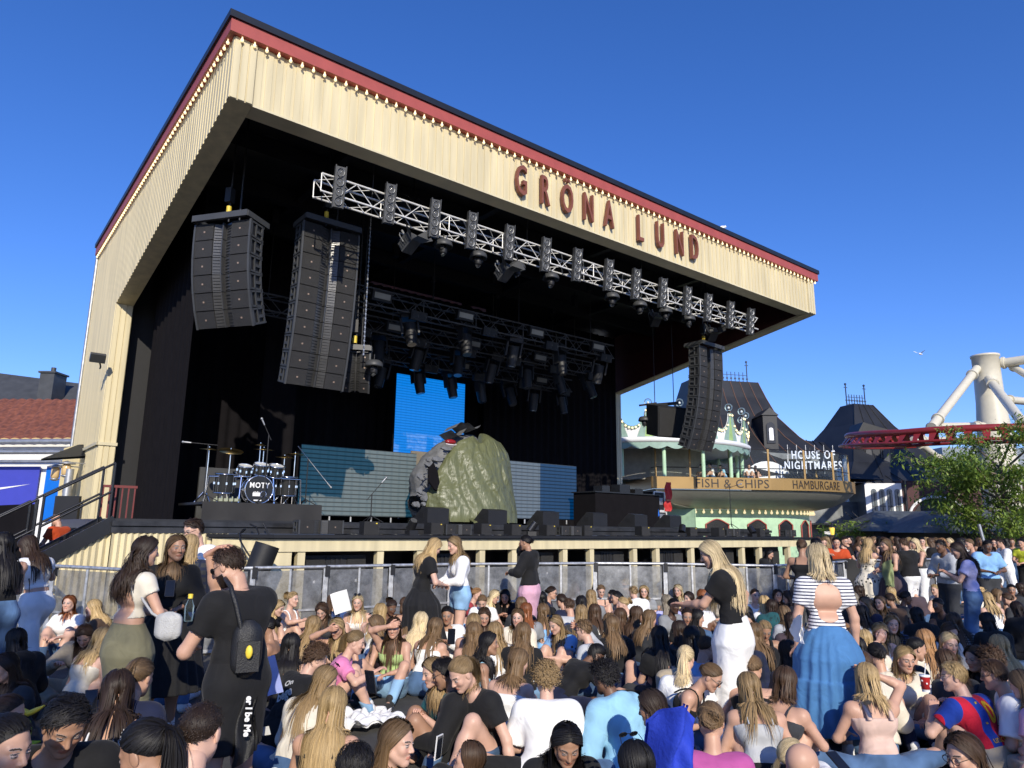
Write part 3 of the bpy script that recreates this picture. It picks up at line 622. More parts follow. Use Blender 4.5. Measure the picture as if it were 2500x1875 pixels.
def ragged(px, py, w, h, s_, seed, M=PR):
    p = Vector(PS(px, py, s_)); rn = random.Random(seed); poly = [(w*math.cos(k*.4488)*rn.uniform(.7, 1.1), h*math.sin(k*.4488)*rn.uniform(.7, 1.1)) for k in range(14)]
    m = MB(ST); m.prism(poly, fr((1, .25, 0), (0, .3, 1), (.25, -1, .2), p), .05); m.build('scale_flap' if M is PR else 'mouth_cavity', M, t)
ragged(1056, 1163, .2, .36, 3.55, 4, VELVET)
rq = random.Random(2)
for q in range(30):
    t_ = rq.random(); px = 1016+14*math.sin(t_*3)+rq.uniform(-8, 14)+(34 if t_ > .72 else 0)*(t_-.5)*2; py = 1236-118*t_; ragged(px, py, rq.uniform(.06, .1), rq.uniform(.05, .09), 3.66+.05*rq.random(), 10+q)
for q, (px, py, w, h) in enumerate(((1066, 1122, .24, .06), (1048, 1136, .2, .05), (1086, 1096, .2, .05))): ragged(px, py, w, h, 3.62, 60+q)
p = PS(1100, 1079, 3.78)
m = MB(ST); m.sphere(p, .17, 12, 8, (1, .5, .42)); m.build('red_eye', mat('red_gloss', (.25, .012, .015), .25), t)
m = MB(ST); m.tube([(p[0]-.17+.34*k/6, 3.68+.02*abs(k-3), p[2]-.085+.02*((k-3)/3)**2) for k in range(7)], .018); m.build('eye_rim', mat('pale_rim', (.55, .5, .5), .5), t)
for q, (px, py) in enumerate(((1118, 1046), (1140, 1046), (1105, 1062))):
    p = Vector(PS(px, py, 4.1)); m = MB(ST); m.grid(lambda i, j: (p.x-.22+.5*i, p.y-.25+.6*j, p.z+.1*math.sin(i*5+q)+.12*i-.08*j), 8, 6); m.build('flake', PR, t)
TP = bpy.data.materials.new('olive_tarp'); TP.use_nodes = True; n, l, b = nodes_of(TP)
b.inputs['Base Color'].default_value = (.125, .135, .066, 1); b.inputs['Roughness'].default_value = .4; b.inputs['Specular IOR Level'].default_value = .5
tc = n.new('ShaderNodeTexCoord'); mp = n.new('ShaderNodeMapping'); mp.inputs['Scale'].default_value = (1.3, 1, .4); l.new(tc.outputs['Object'], mp.inputs[0])
vz = n.new('ShaderNodeTexNoise'); vz.inputs['Scale'].default_value = 5; vz.inputs['Detail'].default_value = 7; vz.inputs['Distortion'].default_value = .7; l.new(mp.outputs[0], vz.inputs[0])
bp = n.new('ShaderNodeBump'); bp.inputs['Strength'].default_value = .9; bp.inputs['Distance'].default_value = .06; l.new(vz.outputs[0], bp.inputs['Height']); l.new(bp.outputs[0], b.inputs['Normal'])
LB = [PS(x, y, 3.75) for x, y in ((1040, 1248), (1039, 1210), (1052, 1186), (1068, 1150), (1090, 1110), (1118, 1078), (1153, 1064))]
RB = [PS(x, y, 5.0) for x, y in ((1247, 1262), (1245, 1215), (1241, 1175), (1240, 1135), (1236, 1110), (1222, 1086), (1192, 1070))]
def lerpc(P, t):
    t = min(.9999, max(0, t))*(len(P)-1); k = int(t); f = t-k; return Vector(P[k]).lerp(Vector(P[k+1]), f)
def tarp(i, j):
    A = lerpc(LB, j); B = lerpc(RB, j); p = A.lerp(B, i)
    bul = 1.32*(1-j)**.5*math.sin(math.pi*min(1, i*1.02))**.7
    p.y -= bul; p.x += .12*math.sin(math.pi*i)*(1-j)
    d = i*1.0-(1-j)*.35                       # folds fan out from the two peaks
    f = .055*(.5-abs(math.sin(11*d+1.6*noise.noise((i*3, j*1.5, 0)))))+.04*(.5-abs(math.sin(24*d+2.4*noise.noise((i*5, j*2, 5)))))+.012*math.sin(70*d+4*noise.noise((i*6, j*2, 9)))+.03*noise.noise((i*13, j*9, 8))+.014*noise.noise((i*45, j*30, 2))
    f *= (.35+.65*math.sin(math.pi*min(1, .12+j*.8)))*(1-.93*j**3)
    p.y += f*1.25; p.x += f*.5; p.z += .1*math.exp(-((i-.5)/.16)**2)*j**3-.16*math.exp(-((i-.25)/.1)**2)*j**3+.02*noise.noise((i*12, j*12, 3))
    if j < .02: p.z = min(p.z, 1.96)
    return (p.x, p.y, max(1.93, p.z))
m = MB(ST); m.grid(tarp, 210, 90); tp = m.build('tarpaulin', TP, None, W3((8, 4.2, 1.9))); tag(tp, 'wrinkled olive green tarpaulin draped over the grey prop head', 'tarpaulin')
m = MB(ST)
for k in range(3): m.grid(lambda i, j: (7.35+1.1*i, 3.35-.25*k+.5*j, 1.93+.12*abs(noise.noise((i*7+k*5, j*6, 1)))+.1*math.sin(j*3.1)*(1-.6*abs(i-.5))), 26, 12)
tag(m.build('tarpaulin_hem', TP, None, W3((7.9, 3.3, 1.9))), 'crumpled olive tarpaulin hem lying on the deck before the prop', 'tarpaulin')
# ---------------------------------------------------------------- monitors and boxes on the deck
def wedge_proto():
    t = thing('stage_monitor', 'w', 'monitor speaker'); M = fr((0, 1, 0), (0, 0, 1), (1, 0, 0), (-.42, 0, 0))
    mb = MB(); mb.prism([(-.3, 0), (-.3, .42), (-.05, .46), (.42, .08), (.42, 0)], M, .84); mb.build('cabinet', CAB, t)
    mb = MB(); mb.prism([(-.02, .45), (.0, .463), (.42, .1), (.41, .085)], fr((0, 1, 0), (0, 0, 1), (1, 0, 0), (-.39, 0, 0)), .78); mb.build('grille', GRILLE, t)
    mb = MB(); mb.bx(-.428, -.421, -.12, .1, .16, .3); mb.build('handle', BLACK, t); return t
wp = wedge_proto()
for i, (x, y, lb) in enumerate([(1060, 1250, 'wedge monitor in front of the left side of the tarpaulin'), (1205, 1254, 'wedge monitor in front of the right side of the tarpaulin'), (1335, 1262, 'wedge monitor in front of the right low screen'), (1455, 1268, 'wedge monitor right of the right low screen'), (1555, 1276, 'dim wedge monitor in front of the black table'), (1640, 1285, 'wedge monitor right of the flight cases')]):
    o = wp if i == 0 else copy_tree(wp); a, s, z = PS(x, y, 2.65); o.location = W3((a, 2.75, 1.905)); o.scale = (.76, .8, .82); o.rotation_euler = (0, 0, YS+.12); tag(o, lb, 'monitor speaker', 'wedge monitors')
t = thing('fill_speaker', 'f', 'speaker'); mb = MB(); mb.bx(-.24, .24, -.2, .2, 0, .4); mb.build('cabinet', CAB, t); mb = MB(); mb.bx(-.22, .22, -.213, -.201, .02, .38); mb.build('grille', GRILLE, t); mb = MB(); mb.bx(.12, .17, -.216, -.2135, .33, .36); mb.build('badge', YEL, t)
FX = [(905, 1278), (1062, 1285), (1182, 1285), (1255, 1280), (1340, 1285), (1430, 1283), (1572, 1290), (1688, 1290), (1755, 1290), (1855, 1290)]
for i, (x, y) in enumerate(FX):
    o = t if i == 0 else copy_tree(t); a, s, z = PS(x, y, 1.5); o.location = W3((a, 1.55, 1.652)); o.scale = (.66,)*3; o.rotation_euler = (0, 0, YS+random.uniform(-.1, .1)); tag(o, 'square black fill speaker on the apron edge, %s' % nth(i, len(FX)), 'speaker', 'square fill speakers on the apron')
t = thing('line_speaker', 'l', 'speaker'); box_parts(t, Matrix.Translation((0, 0, .27)) @ Matrix.Diagonal((.62, .62, .75, 1)))
LX = [(785, 1278), (1120, 1286), (1395, 1285), (1790, 1293), (1930, 1296)]
for i, (x, y) in enumerate(LX):
    o = t if i == 0 else copy_tree(t); a, s, z = PS(x, y, 1.4); o.location = W3((a, 1.4, 1.655)); o.rotation_euler = (0, 0, YS+.05); o.scale = (1.15, 1, 1) if i == 0 else (.85,)*3; tag(o, 'low wide front fill speaker on the apron edge, %s' % nth(i, len(LX)), 'speaker', 'wide fill speakers on the apron')
# black smoke tube in front of the left apron corner
p = PD(655, 1340, 11.9); t = thing('smoke_tube', 'black slanted open tube in front of the cream apron corner', 'tube', (p.x, p.y, 0)); mb = MB(); d = Vector((.3, .1, 1)).normalized(); q = Vector((p.x-.35, p.y, .5)); mb.cyl(q, q+d*1.05, .2, n=20, cap=False); mb.cyl(q, q+d*.8, .18, n=20); mb.build('barrel', BLACK, t)
mb = MB(); mb.bar((q.x-.2, q.y, 0), q+d*.2, .06); mb.bar((q.x+.25, q.y, 0), q+d*.3, .06); mb.build('stand', BLACK, t)
# black table with gear and flight cases
t = thing('mixing_table', 'long table draped in black at the right end of the stage', 'table', W3((14.6, 5, 1.9))); mb = MB(ST); mb.bx(13.3, 16.4, 4.6, 5.6, 1.92, 2.98); mb.build('drape', VELVET, t); mb = MB(ST); mb.bx(13.25, 16.45, 4.55, 5.65, 2.981, 3.02); mb.build('tabletop', BLACKG, t)
for i, (a, w, h) in enumerate(((14.0, .35, .2), (14.9, .5, .28), (15.6, .4, .16))):
    mb = MB(ST); mb.bx(a-w/2, a+w/2, 4.8, 5.2, 3.022, 3.022+h); 
    for k in range(6): mb.cyl((a-w/2+.05+k*w/7, 4.82, 3.02+h), (a-w/2+.05+k*w/7, 4.82, 3.05+h), .012, n=5)
    tag(mb.build('mixer', BLACKG, None, W3((a, 5, 3.022))), 'small black device on the black stage table, %s of three' % ['leftmost', 'middle', 'rightmost'][i], 'mixer', 'devices on the black table')
for i, (x0, x1, y0, y1) in enumerate(((1597, 1621, 1202, 1246), (1600, 1626, 1250, 1276))):
    A = PS(x0, y1, 5); B = PS(x1, y0, 5); t = thing('flight_case', ['upright black flight case with silver edges, upper of two beside the red banners', 'black flight case with silver edges, lower of two beside the red banners'][i], 'case', W3(A), 'flight cases'); mb = MB(ST); mb.bx(A[0], B[0], 5, 5.5, A[2], B[2]); mb.build('body', BLACK, t)
    mb = MB(ST)
    for a in (A[0], B[0]): mb.bx(a-.025, a+.025, 4.975, 5.02, A[2]-.01, B[2]+.01)
    for z in (A[2], B[2]): mb.bx(A[0]+.026, B[0]-.026, 4.98, 5.02, z-.02, z+.02)
    mb.build('edging', ALU, t); mb = MB(ST); mb.bx(A[0]+.1, B[0]-.1, 4.985, 4.999, (A[2]+B[2])/2-.12, (A[2]+B[2])/2+.12); mb.build('latch_plate', STEEL, t)
for i, (x0, x1, y0, y1) in enumerate(((1622, 1634, 1178, 1220), (1620, 1634, 1222, 1248))):
    A = PS(x0, y1, 5); B = PS(x1, y0, 5); mb = MB(ST); mb.grid(lambda p_, q_: (A[0]+(B[0]-A[0])*p_+.03*math.sin(q_*7), 4.93+.04*math.sin(p_*9+q_*4), A[2]+(B[2]-A[2])*q_), 10, 12)
    mb.grid(lambda p_, q_: (A[0]+(B[0]-A[0])*p_+.03*math.sin(q_*7), 4.938+.04*math.sin(p_*9+q_*4), A[2]+(B[2]-A[2])*q_), 10, 12)
    tag(mb.build('red_banner', mat('red_cloth', (.5, .03, .03), .7), None, W3(A)), 'red cloth hanging beside the flight cases, %s one' % ['upper', 'lower'][i], 'cloth', 'red cloths')
p = W3(PS(1603, 1262, 4.7)); mb = MB(); mb.lathe([(0, 0), (.1, .0), (.11, .05), (.1, .3), (.04, .36), (.04, .4), (0, .4)], 12, p); tag(mb.build('water_bottle', mat('blue_plastic', (.02, .12, .5), .2), None, p), 'blue plastic water bottle beside the flight cases on the deck', 'bottle')
# small stage pieces: cables and floor lamps along the apron
mb = MB(ST); random.seed(7)
for k in range(16):
    a = 3+k; pts = [(a+.12*q+.05*random.random(), 1.25+.5*random.random(), 1.665) for q in range(7)]; mb.tube(pts, .012, 5)
tag(mb.build('cables', BLACKG, None, W3((10, 1.4, 1.66))), 'loose black cables lying along the apron deck', 'cable', None, 'stuff')
mb = MB(ST)
for k in range(3): mb.tube([(1.35+.25*k+.1*math.sin(q), 1.9-.12*q, 1.62+.25*math.sin(q*.5+k)-.045*q*(k+1)) for q in range(8)], .016, 5)
tag(mb.build('cable_bundle', BLACKG, None, W3((1.5, 1.5, 1.6))), 'black cable bundle looping down over the left apron corner', 'cable')
t = thing('floor_lamp', 'f', 'stage light'); mb = MB(); mb.bx(-.1, .1, -.1, .1, 0, .1); mb.build('base', BLACK, t); mb = MB(); mb.cyl((0, .05, .12), (0, -.08, .3), .1, .09, 10); mb.build('head', BLACKG, t); mb = MB(); mb.cyl((0, -.081, .301), (0, -.085, .306), .075, n=10); mb.build('lens', LENS, t)
for i, (x, lb) in enumerate(((1005, 'floor lamp on the apron left of the tarpaulin wedges'), (1298, 'floor lamp on the apron below the right low screen'), (1665, 'floor lamp on the apron right of the flight cases'), (1835, 'floor lamp on the apron at its right end'))):
    o = t if i == 0 else copy_tree(t); a, s, z = PS(x, 1285, 1.45); o.location = W3((a, 1.45, 1.652)); o.rotation_euler = (0, 0, YS+i); tag(o, lb, 'stage light', 'floor lamps on the apron')
# pedal board beside the drums
p = W3((1.7, 3.6, RZ)); mb = MB(); 
for k in range(5): mb.box(p+Vector((-.25+.1*k, .02*k, .05)), (.08, .12, .06)); mb.cyl(p+Vector((-.25+.1*k, .02*k, .08)), p+Vector((-.25+.1*k, .02*k, .12)), .015, n=6)
tag(mb.build('pedal_board', mat('pedal_green', (.3, .32, .22), .5), None, p), 'small pale pedal board on the riser left of the drums', 'pedal board')
# ================================================================ CROWD BARRIER
SHEET = bpy.data.materials.new('perforated_sheet'); SHEET.use_nodes = True; n, l, b = nodes_of(SHEET)
b.inputs['Base Color'].default_value = (.3, .31, .32, 1); b.inputs['Roughness'].default_value = .5; b.inputs['Metallic'].default_value = .55
tc = n.new('ShaderNodeTexCoord'); vz = n.new('ShaderNodeTexNoise'); vz.inputs['Scale'].default_value = 5; vz.inputs['Detail'].default_value = 8; vz.inputs['Roughness'].default_value = .75; l.new(tc.outputs['Object'], vz.inputs[0])
cr_ = n.new('ShaderNodeValToRGB'); cr_.color_ramp.elements[0].color = (.13, .135, .14, 1); cr_.color_ramp.elements[0].position = .35; cr_.color_ramp.elements[1].color = (.4, .41, .42, 1); cr_.color_ramp.elements[1].position = .7; l.new(vz.outputs[0], cr_.inputs[0]); l.new(cr_.outputs[0], b.inputs['Base Color'])
tr = n.new('ShaderNodeBsdfTransparent'); ms = n.new('ShaderNodeMixShader'); ms.inputs[0].default_value = .74; l.new(tr.outputs[0], ms.inputs[1]); l.new(b.outputs[0], ms.inputs[2]); l.new(ms.outputs[0], n['Material Output'].inputs[0])
WORN = mat('worn_aluminium', (.5, .51, .52), .42, .6, var=.3, vs=14)
BL = [(-9.4, 11.6), (-6.71, 10.79), (-5.3, 10.1), (-3.8, 10.88), (-1.03, 12.72), (1.6, 13.75), (2.95, 13.9), (4.9, 13.55), (6.4, 15.0), (8.2, 16.9), (10.6, 18.2)]
segs = []
for (x0, y0), (x1, y1) in zip(BL, BL[1:]):
    L = math.hypot(x1-x0, y1-y0); k = max(1, round(L/1.15))
    for i in range(k): segs.append(((x0+(x1-x0)*i/k, y0+(y1-y0)*i/k), (x0+(x1-x0)*(i+1)/k, y0+(y1-y0)*(i+1)/k)))
for i, (A, B) in enumerate(segs):
    A = Vector((*A, 0)); B = Vector((*B, 0)); d = (B-A).normalized(); A = A+d*.012; B = B-d*.012; nrm = Vector((d.y, -d.x, 0)); Z = Vector((0, 0, 1))
    t = thing('crowd_barrier', 'dented aluminium mesh crowd barrier panel, %s along the row from the left' % ('leftmost' if i == 0 else (ORD+['seventeenth', 'eighteenth', 'nineteenth', 'twentieth', 'twenty-first', 'twenty-second', 'twenty-third', 'twenty-fourth', 'twenty-fifth'])[i]), 'barrier', A, 'crowd barrier panels')
    mb = MB(); mb.tube([A+Z*1.19, B+Z*1.19], .025, 8); mb.bar(A+Z*.02, A+Z*1.165, .05, .035); mb.bar(B+Z*.02, B+Z*1.165, .05, .035); mb.bar((A+B)/2+Z*.02, (A+B)/2+Z*1.165, .03); mb.bar(A+Z*.55, B+Z*.55, .03); mb.bar(A+Z*.05, B+Z*.05, .04); mb.build('frame', WORN, t)
    mb = MB(); q = nrm*.012; nb_ = 6
    mb.grid(lambda p_, q_: A.lerp(B, .04+.92*p_)+Z*(.07+1.07*q_)-q+nrm*.012*noise.noise((p_*3+i, q_*3, 1)), 8, 8); mb.build('mesh_sheet', SHEET, t)
    mb = MB(); mb.box(A+Z*1.12, (.07, .09, .16), rotz(math.atan2(d.y, d.x)).to_3x3()); mb.build('rubber_clamp', BLACK, t)
    mb = MB(); mb.bar(A-nrm*.02+Z*.9, A-nrm*1.0+Z*.03, .04); mb.bar(B-nrm*.02+Z*.03, B-nrm*1.0+Z*.03, .04); mb.build('rear_brace', WORN, t)
# ================================================================ LEFT: houses, blue boards, black fence
TILE = bpy.data.materials.new('clay_tiles'); TILE.use_nodes = True; n, l, b = nodes_of(TILE); b.inputs['Roughness'].default_value = .8
tc = n.new('ShaderNodeTexCoord'); vz = n.new('ShaderNodeTexNoise'); vz.inputs['Scale'].default_value = 6; l.new(tc.outputs['Object'], vz.inputs[0]); c_ = n.new('ShaderNodeValToRGB'); c_.color_ramp.elements[0].color = (.11, .035, .022, 1); c_.color_ramp.elements[1].color = (.26, .085, .045, 1); c_.color_ramp.elements[0].position = .3; c_.color_ramp.elements[1].position = .7; l.new(vz.outputs[0], c_.inputs[0]); l.new(c_.outputs[0], b.inputs['Base Color'])
def roof_grid(mb, a, b_, c, d, nu, nv, amp=.05):
    """tiled slope: a-b eave (left to right), d-c ridge"""
    a, b_, c, d = map(Vector, (a, b_, c, d)); nn = (b_-a).cross(d-a).normalized()
    mb.grid(lambda i, j: a.lerp(b_, i).lerp(d.lerp(c, i), j)+nn*(amp*abs(math.sin(i*nu*.5*math.pi/2))+amp*.8*((j*nv) % 1)), nu, nv*2)
OCH = mat('ochre_plaster', (.55, .38, .16), .8, var=.1, vs=2); GREYR = mat('grey_sheet_roof', (.05, .053, .056), .55, var=.2, vs=2)
t = thing('house', 'low house with wavy red clay tile roof behind the stairs at far left', 'house', (-18, 26, 0))
mb = MB(); roof_grid(mb, (-26, 24.6, 4.5), (-13.6, 22.8, 4.5), (-15.4, 26.2, 6.35), (-27, 27.6, 6.55), 130, 16); mb.build('roof', TILE, t)
mb = MB(); mb.add([(-26, 24.9, 0), (-13.6, 23.1, 0), (-13.6, 23.1, 4.45), (-26, 24.9, 4.45), (-26, 30, 0), (-13.6, 29, 0), (-13.6, 29, 4.4), (-26, 30, 4.4)], [(0, 1, 2, 3), (1, 5, 6, 2), (4, 0, 3, 7)]); mb.build('wall', WHITE, t)
mb = MB(); mb.cyl((-26, 24.5, 4.4), (-13.6, 22.7, 4.4), .09, n=8); mb.cyl((-26, 24.4, 4.05), (-14.4, 22.7, 4.05), .07, n=8); mb.cyl((-26, 24.45, 3.75), (-14.4, 22.75, 3.75), .05, n=8); mb.build('gutter_pipes', STEEL, t)
for k, (x0, x1) in enumerate(((-26, -15.35), (-15.1, -13.75))):
    y = lambda x: 24.9+(x+26)*(-1.8/12.4)-.12
    mb = MB(); mb.add([(x0, y(x0), 1.9), (x1, y(x1), 1.9), (x1, y(x1), 3.62), (x0, y(x0), 3.62), (x0, y(x0)+.05, 1.9), (x1, y(x1)+.05, 1.9), (x1, y(x1)+.05, 3.62), (x0, y(x0)+.05, 3.62)], [(0, 1, 2, 3), (1, 5, 6, 2), (3, 2, 6, 7), (0, 3, 7, 4)])
    o = mb.build('painted_board', mat('ultramarine' if k == 0 else 'bright_blue', ((.05, .06, .42), (.0, .14, .6))[k], .5, var=.04), None, (x0, y(x0), 1.9)); tag(o, ('deep ultramarine board on the wall below the tiled roof', 'bright blue board on the wall below the tiled roof')[k], 'board')
    if k == 0:
        mb = MB(); mb.add([(-17.4, y(-17.4)-.01, 2.75), (-15.6, y(-15.6)-.01, 3.05), (-17.2, y(-17.2)-.01, 2.88)], [(0, 1, 2)]); q = mb.build('white_streak', WHITE, o)
# big grey roofed building behind
t = thing('apartment_building', 'tall ochre building with dark grey metal roof, chimneys and dormers at far left', 'building', (-31, 50, 0))
mb = MB(); mb.add([(-46, 44, 8.2), (-24, 48, 7.6), (-25.5, 52, 11.3), (-44, 50, 13.2), (-46, 60, 8), (-24, 58, 7.6)], [(0, 1, 2, 3), (3, 2, 5, 4), (1, 5, 2)]); mb.build('roof', GREYR, t)
mb = MB(); mb.add([(-46, 44.3, 0), (-24.2, 48.2, 0), (-24.2, 48.2, 7.6), (-46, 44.3, 8.15), (-24.2, 58, 0), (-24.2, 58, 7.5)], [(0, 1, 2, 3), (1, 4, 5, 2)]); mb.build('wall', OCH, t)
for x, w, h in ((-32.4, .5, 12.1), (-27.0, .5, 11.3)):
    mb = MB(); mb.bx(x-w, x+w, 48.4, 49.8, 9.4, h); mb.bx(x-w-.1, x+w+.1, 48.3, 49.9, h, h+.12); mb.cyl((x, 49, h+.1), (x, 49, h+.5), .16, n=8); mb.build('chimney', GREYR, t)
for x in (-29.2, -27.2):
    mb = MB(); mb.bx(x-.5, x+.5, 47.2, 48.9, 8.7, 9.75); d = mb.build('dormer', WHITE, t); mb = MB(); mb.bx(x-.65, x+.65, 47.0, 49, 9.752, 9.87); mb.build('dormer_roof', GREYR, d)
    mb = MB()
    for k in (-.22, .22): mb.bx(x+k-.16, x+k+.16, 47.17, 47.199, 8.85, 9.65)
    mb.build('pane', BLACKG, d)
mb = MB(); mb.add([(-46, 43, 8.4), (-36, 43.5, 8.3), (-39.5, 44.2, 11.2), (-46, 44, 11.2)], [(0, 1, 2, 3)]); mb.build('gable', OCH, t)
# small lean-to eave and lamps by the pillar
t = thing('lean_to', 'small cream annex with a dark sloping eave beside the left pillar', 'shed', (-12.5, 19, 0))
mb = MB(); A = PD(190, 1090, 19.5); B = PD(100, 1125, 17.8); mb.add([A+Vector((0, 0, .05)), A+Vector((.8, 2, .4)), B+Vector((.5, 2.2, .4)), B+Vector((0, 0, .05)), A, A+Vector((.8, 2, .33)), B+Vector((.5, 2.2, .33)), B], [(0, 1, 2, 3), (0, 3, 7, 4), (4, 7, 6, 5)]); mb.build('eave', ROOFK, t)
mb = MB(); p = PD(150, 1140, 19.6); q = PD(192, 1140, 19.9); mb.add([(p.x, p.y, 0), (q.x, q.y, 0), (q.x, q.y, 4.0), (p.x, p.y, 3.85), (p.x-.6, p.y+2, 0), (p.x-.6, p.y+2, 3.9)], [(0, 1, 2, 3), (4, 0, 3, 5)]); mb.build('wall', CREAM, t)
for k, (x, y) in enumerate(((135, 1155), (162, 1147))):
    p = PD(x, y, 18.6); t = thing('wall_lantern', ('brass ship lantern nearer the blue board', 'brass ship lantern nearer the left pillar')[k], 'lamp', p, 'brass lanterns'); mb = MB(); mb.lathe([(0, .24), (.06, .22), (.2, .17), (.2, .15), (.07, .14)], 12, p); mb.lathe([(.1, -.14), (.12, -.16), (.05, -.2), (0, -.2)], 12, p); mb.bar(p+Vector((0, 0, .2)), p+Vector((.3, .5, .2)), .03); mb.build('shade', STEEL, t)
    mb = MB(); mb.lathe([(.07, .14), (.1, .1), (.1, -.1), (.07, -.14)], 12, p); mb.build('lamp_glass', mat('amber_glass', (.6, .42, .2), .1), t)
p = PD(165, 1190, 18.6); mb = MB(); mb.cyl((p.x, p.y, 0), (p.x, p.y, 3.2), .1, n=12); tag(mb.build('vent_pipe', STEEL, None, (p.x, p.y, 0)), 'grey metal pipe standing beside the left pillar', 'pipe')
p = PD(153, 1290, 18.4); mb = MB(); mb.bx(p.x-.3, p.x+.32, p.y, p.y+.1, .3, 2.5); tag(mb.build('black_door', BLACK, None, (p.x, p.y, 0)), 'black door panel beside the left pillar behind the stair', 'door')
# black cloth fence
mb = MB(); A = Vector((-12.2, 13.6, 0)); B = Vector((-8.62, 13.1, 0))
mb.grid(lambda i, j: A.lerp(B, i)+Vector((0, .05*math.sin(i*17+2*j), 2.15*j-.05*math.sin(i*3.1)*j)), 40, 6); tag(mb.build('cloth_screen', VELVET, None, A), 'black cloth privacy fence left of the stairs', 'fence')
# ================================================================ RIGHT: round snack pavilion
PC = Vector((7.6, 40, 0)); RB_ = 11.2; RU = 5.5
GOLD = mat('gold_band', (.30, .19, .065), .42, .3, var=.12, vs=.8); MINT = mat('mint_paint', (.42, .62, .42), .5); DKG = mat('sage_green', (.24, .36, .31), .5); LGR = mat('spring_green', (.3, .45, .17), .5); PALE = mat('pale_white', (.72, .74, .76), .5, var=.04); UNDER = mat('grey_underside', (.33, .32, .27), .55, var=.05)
def ang(px): # angle on the pavilion, 0 towards the camera
    return px
pv = thing('pavilion', 'round snack pavilion with gold lettered band, green scalloped crown and glass balcony', 'pavilion', PC)
TH = lambda d: -math.pi/2+R_(d)
_A = PD(1592, 1200, 36); _B = PD(1860, 1200, 36.3); _Cx, _Cy = PD(2076, 1200, 40.5).xy; _D = PD(1528, 1200, 41)
BP = [Vector((_D.x, _D.y)).lerp(Vector((_A.x, _A.y)), k/8) for k in range(8)]+[Vector((_A.x, _A.y)).lerp(Vector((_B.x, _B.y)), k/24) for k in range(24)]+[Vector((_B.x+(_Cx-_B.x)*math.sin(t*math.pi/36), _Cy-(_Cy-_B.y)*math.cos(t*math.pi/36))) for t in range(0, 33)]
def _nr(k):
    t = (BP[min(k+1, len(BP)-1)]-BP[max(k-1, 0)]).normalized(); return Vector((t.y, -t.x))
BN = [_nr(k) for k in range(len(BP))]; BS = [0.]
for k in range(1, len(BP)): BS.append(BS[-1]+(BP[k]-BP[k-1]).length)
def bpt(s_, off, z):
    s_ = min(max(s_, 0), BS[-1]-1e-4); k = max(i for i in range(len(BS)-1) if BS[i] <= s_); f = (s_-BS[k])/(BS[k+1]-BS[k]); p = BP[k].lerp(BP[k+1], f); nn = BN[k].lerp(BN[k+1], f).normalized(); p = p+nn*off; return Vector((p.x, p.y, z))
def sweep(prof, name, m, n=150, smooth=True):
    mb = MB(); mb.grid(lambda i, j: bpt(i*BS[-1], *prof[min(len(prof)-1, int(round(j*(len(prof)-1))))]), n, len(prof)-1, smooth); return mb.build(name, m, pv)
def spx(px, off):
    best = None
    for k in range(600):
        s_ = BS[-1]*k/600; qv = bpt(s_, off, 4)-CAM0; zc = qv.dot(_F); x = 1250+FPX*qv.dot(_R)/zc
        if best is None or abs(x-px) < best[0]: best = (abs(x-px), s_)
    return best[1]
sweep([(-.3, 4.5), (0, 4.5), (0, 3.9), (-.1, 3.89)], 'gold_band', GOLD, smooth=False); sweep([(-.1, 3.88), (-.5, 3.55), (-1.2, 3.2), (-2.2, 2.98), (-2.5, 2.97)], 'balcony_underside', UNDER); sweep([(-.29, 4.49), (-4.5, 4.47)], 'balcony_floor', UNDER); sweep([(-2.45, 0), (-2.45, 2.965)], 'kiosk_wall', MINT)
s0_ = spx(1620, -2.4)
for k in range(12):
    sc0 = s0_+.6+2.25*k; w = .62
    if sc0+w > BS[-1]: break
    arc = lambda i, z, o_: bpt(sc0+w*(i*2-1), o_, z); top = lambda i: 2.25+.3*math.cos((i-.5)*2.4)**2-.1; mb = MB(); m2 = MB()
    mb.grid(lambda i, j: arc(i, 1.15+(top(i)-1.15)*j, -2.42), 10, 1, False); pts = [arc(0, 1.15+.1*q*(top(0)-1.15), -2.39) for q in range(0, 11, 5)]+[arc(q/10, top(q/10), -2.39) for q in range(11)]+[arc(1, top(1)-.1*q*(top(1)-1.15), -2.39) for q in range(0, 11, 5)]
    w_ = mb.build('window', BLACKG, pv); m2.tube(pts, .035, 6); m2.build('frame', REDP, w_)
for k in range(60):
    sb = s0_-1+.44*k
    if sb > BS[-1]: break
    mb = MB(); mb.lathe([(.03, 2.96), (.03, 2.9), (.075, 2.83), (.055, 2.76), (0, 2.74)], 7, bpt(sb, -2.2, 0)); mb.build('bulb', BULB, pv)
def curved_text(txt, px0, wpx0, wpx1, z, xs=.9, h_=.62):
    vs, fs = text_geo(txt, h_, .02, -.002, xs, 1.06); xa = min(v[0] for v in vs); xb = max(v[0] for v in vs); sa, sb = spx(wpx0, .01), spx(wpx1, .01); mb = MB(); mb.add([bpt(sa+(x-xa)/(xb-xa)*(sb-sa), .014+zz, z+y) for x, y, zz in vs], fs); return mb
INK = mat('dark_bronze_letter', (.025, .017, .012), .5)
curved_text('FISH & CHIPS', 1789, 1700, 1878, 3.99).build('lettering', INK, pv); curved_text('HAMBURGARE', 1990, 1936, 2050, 3.99).build('lettering', INK, pv)
sg0 = spx(1592, 0)
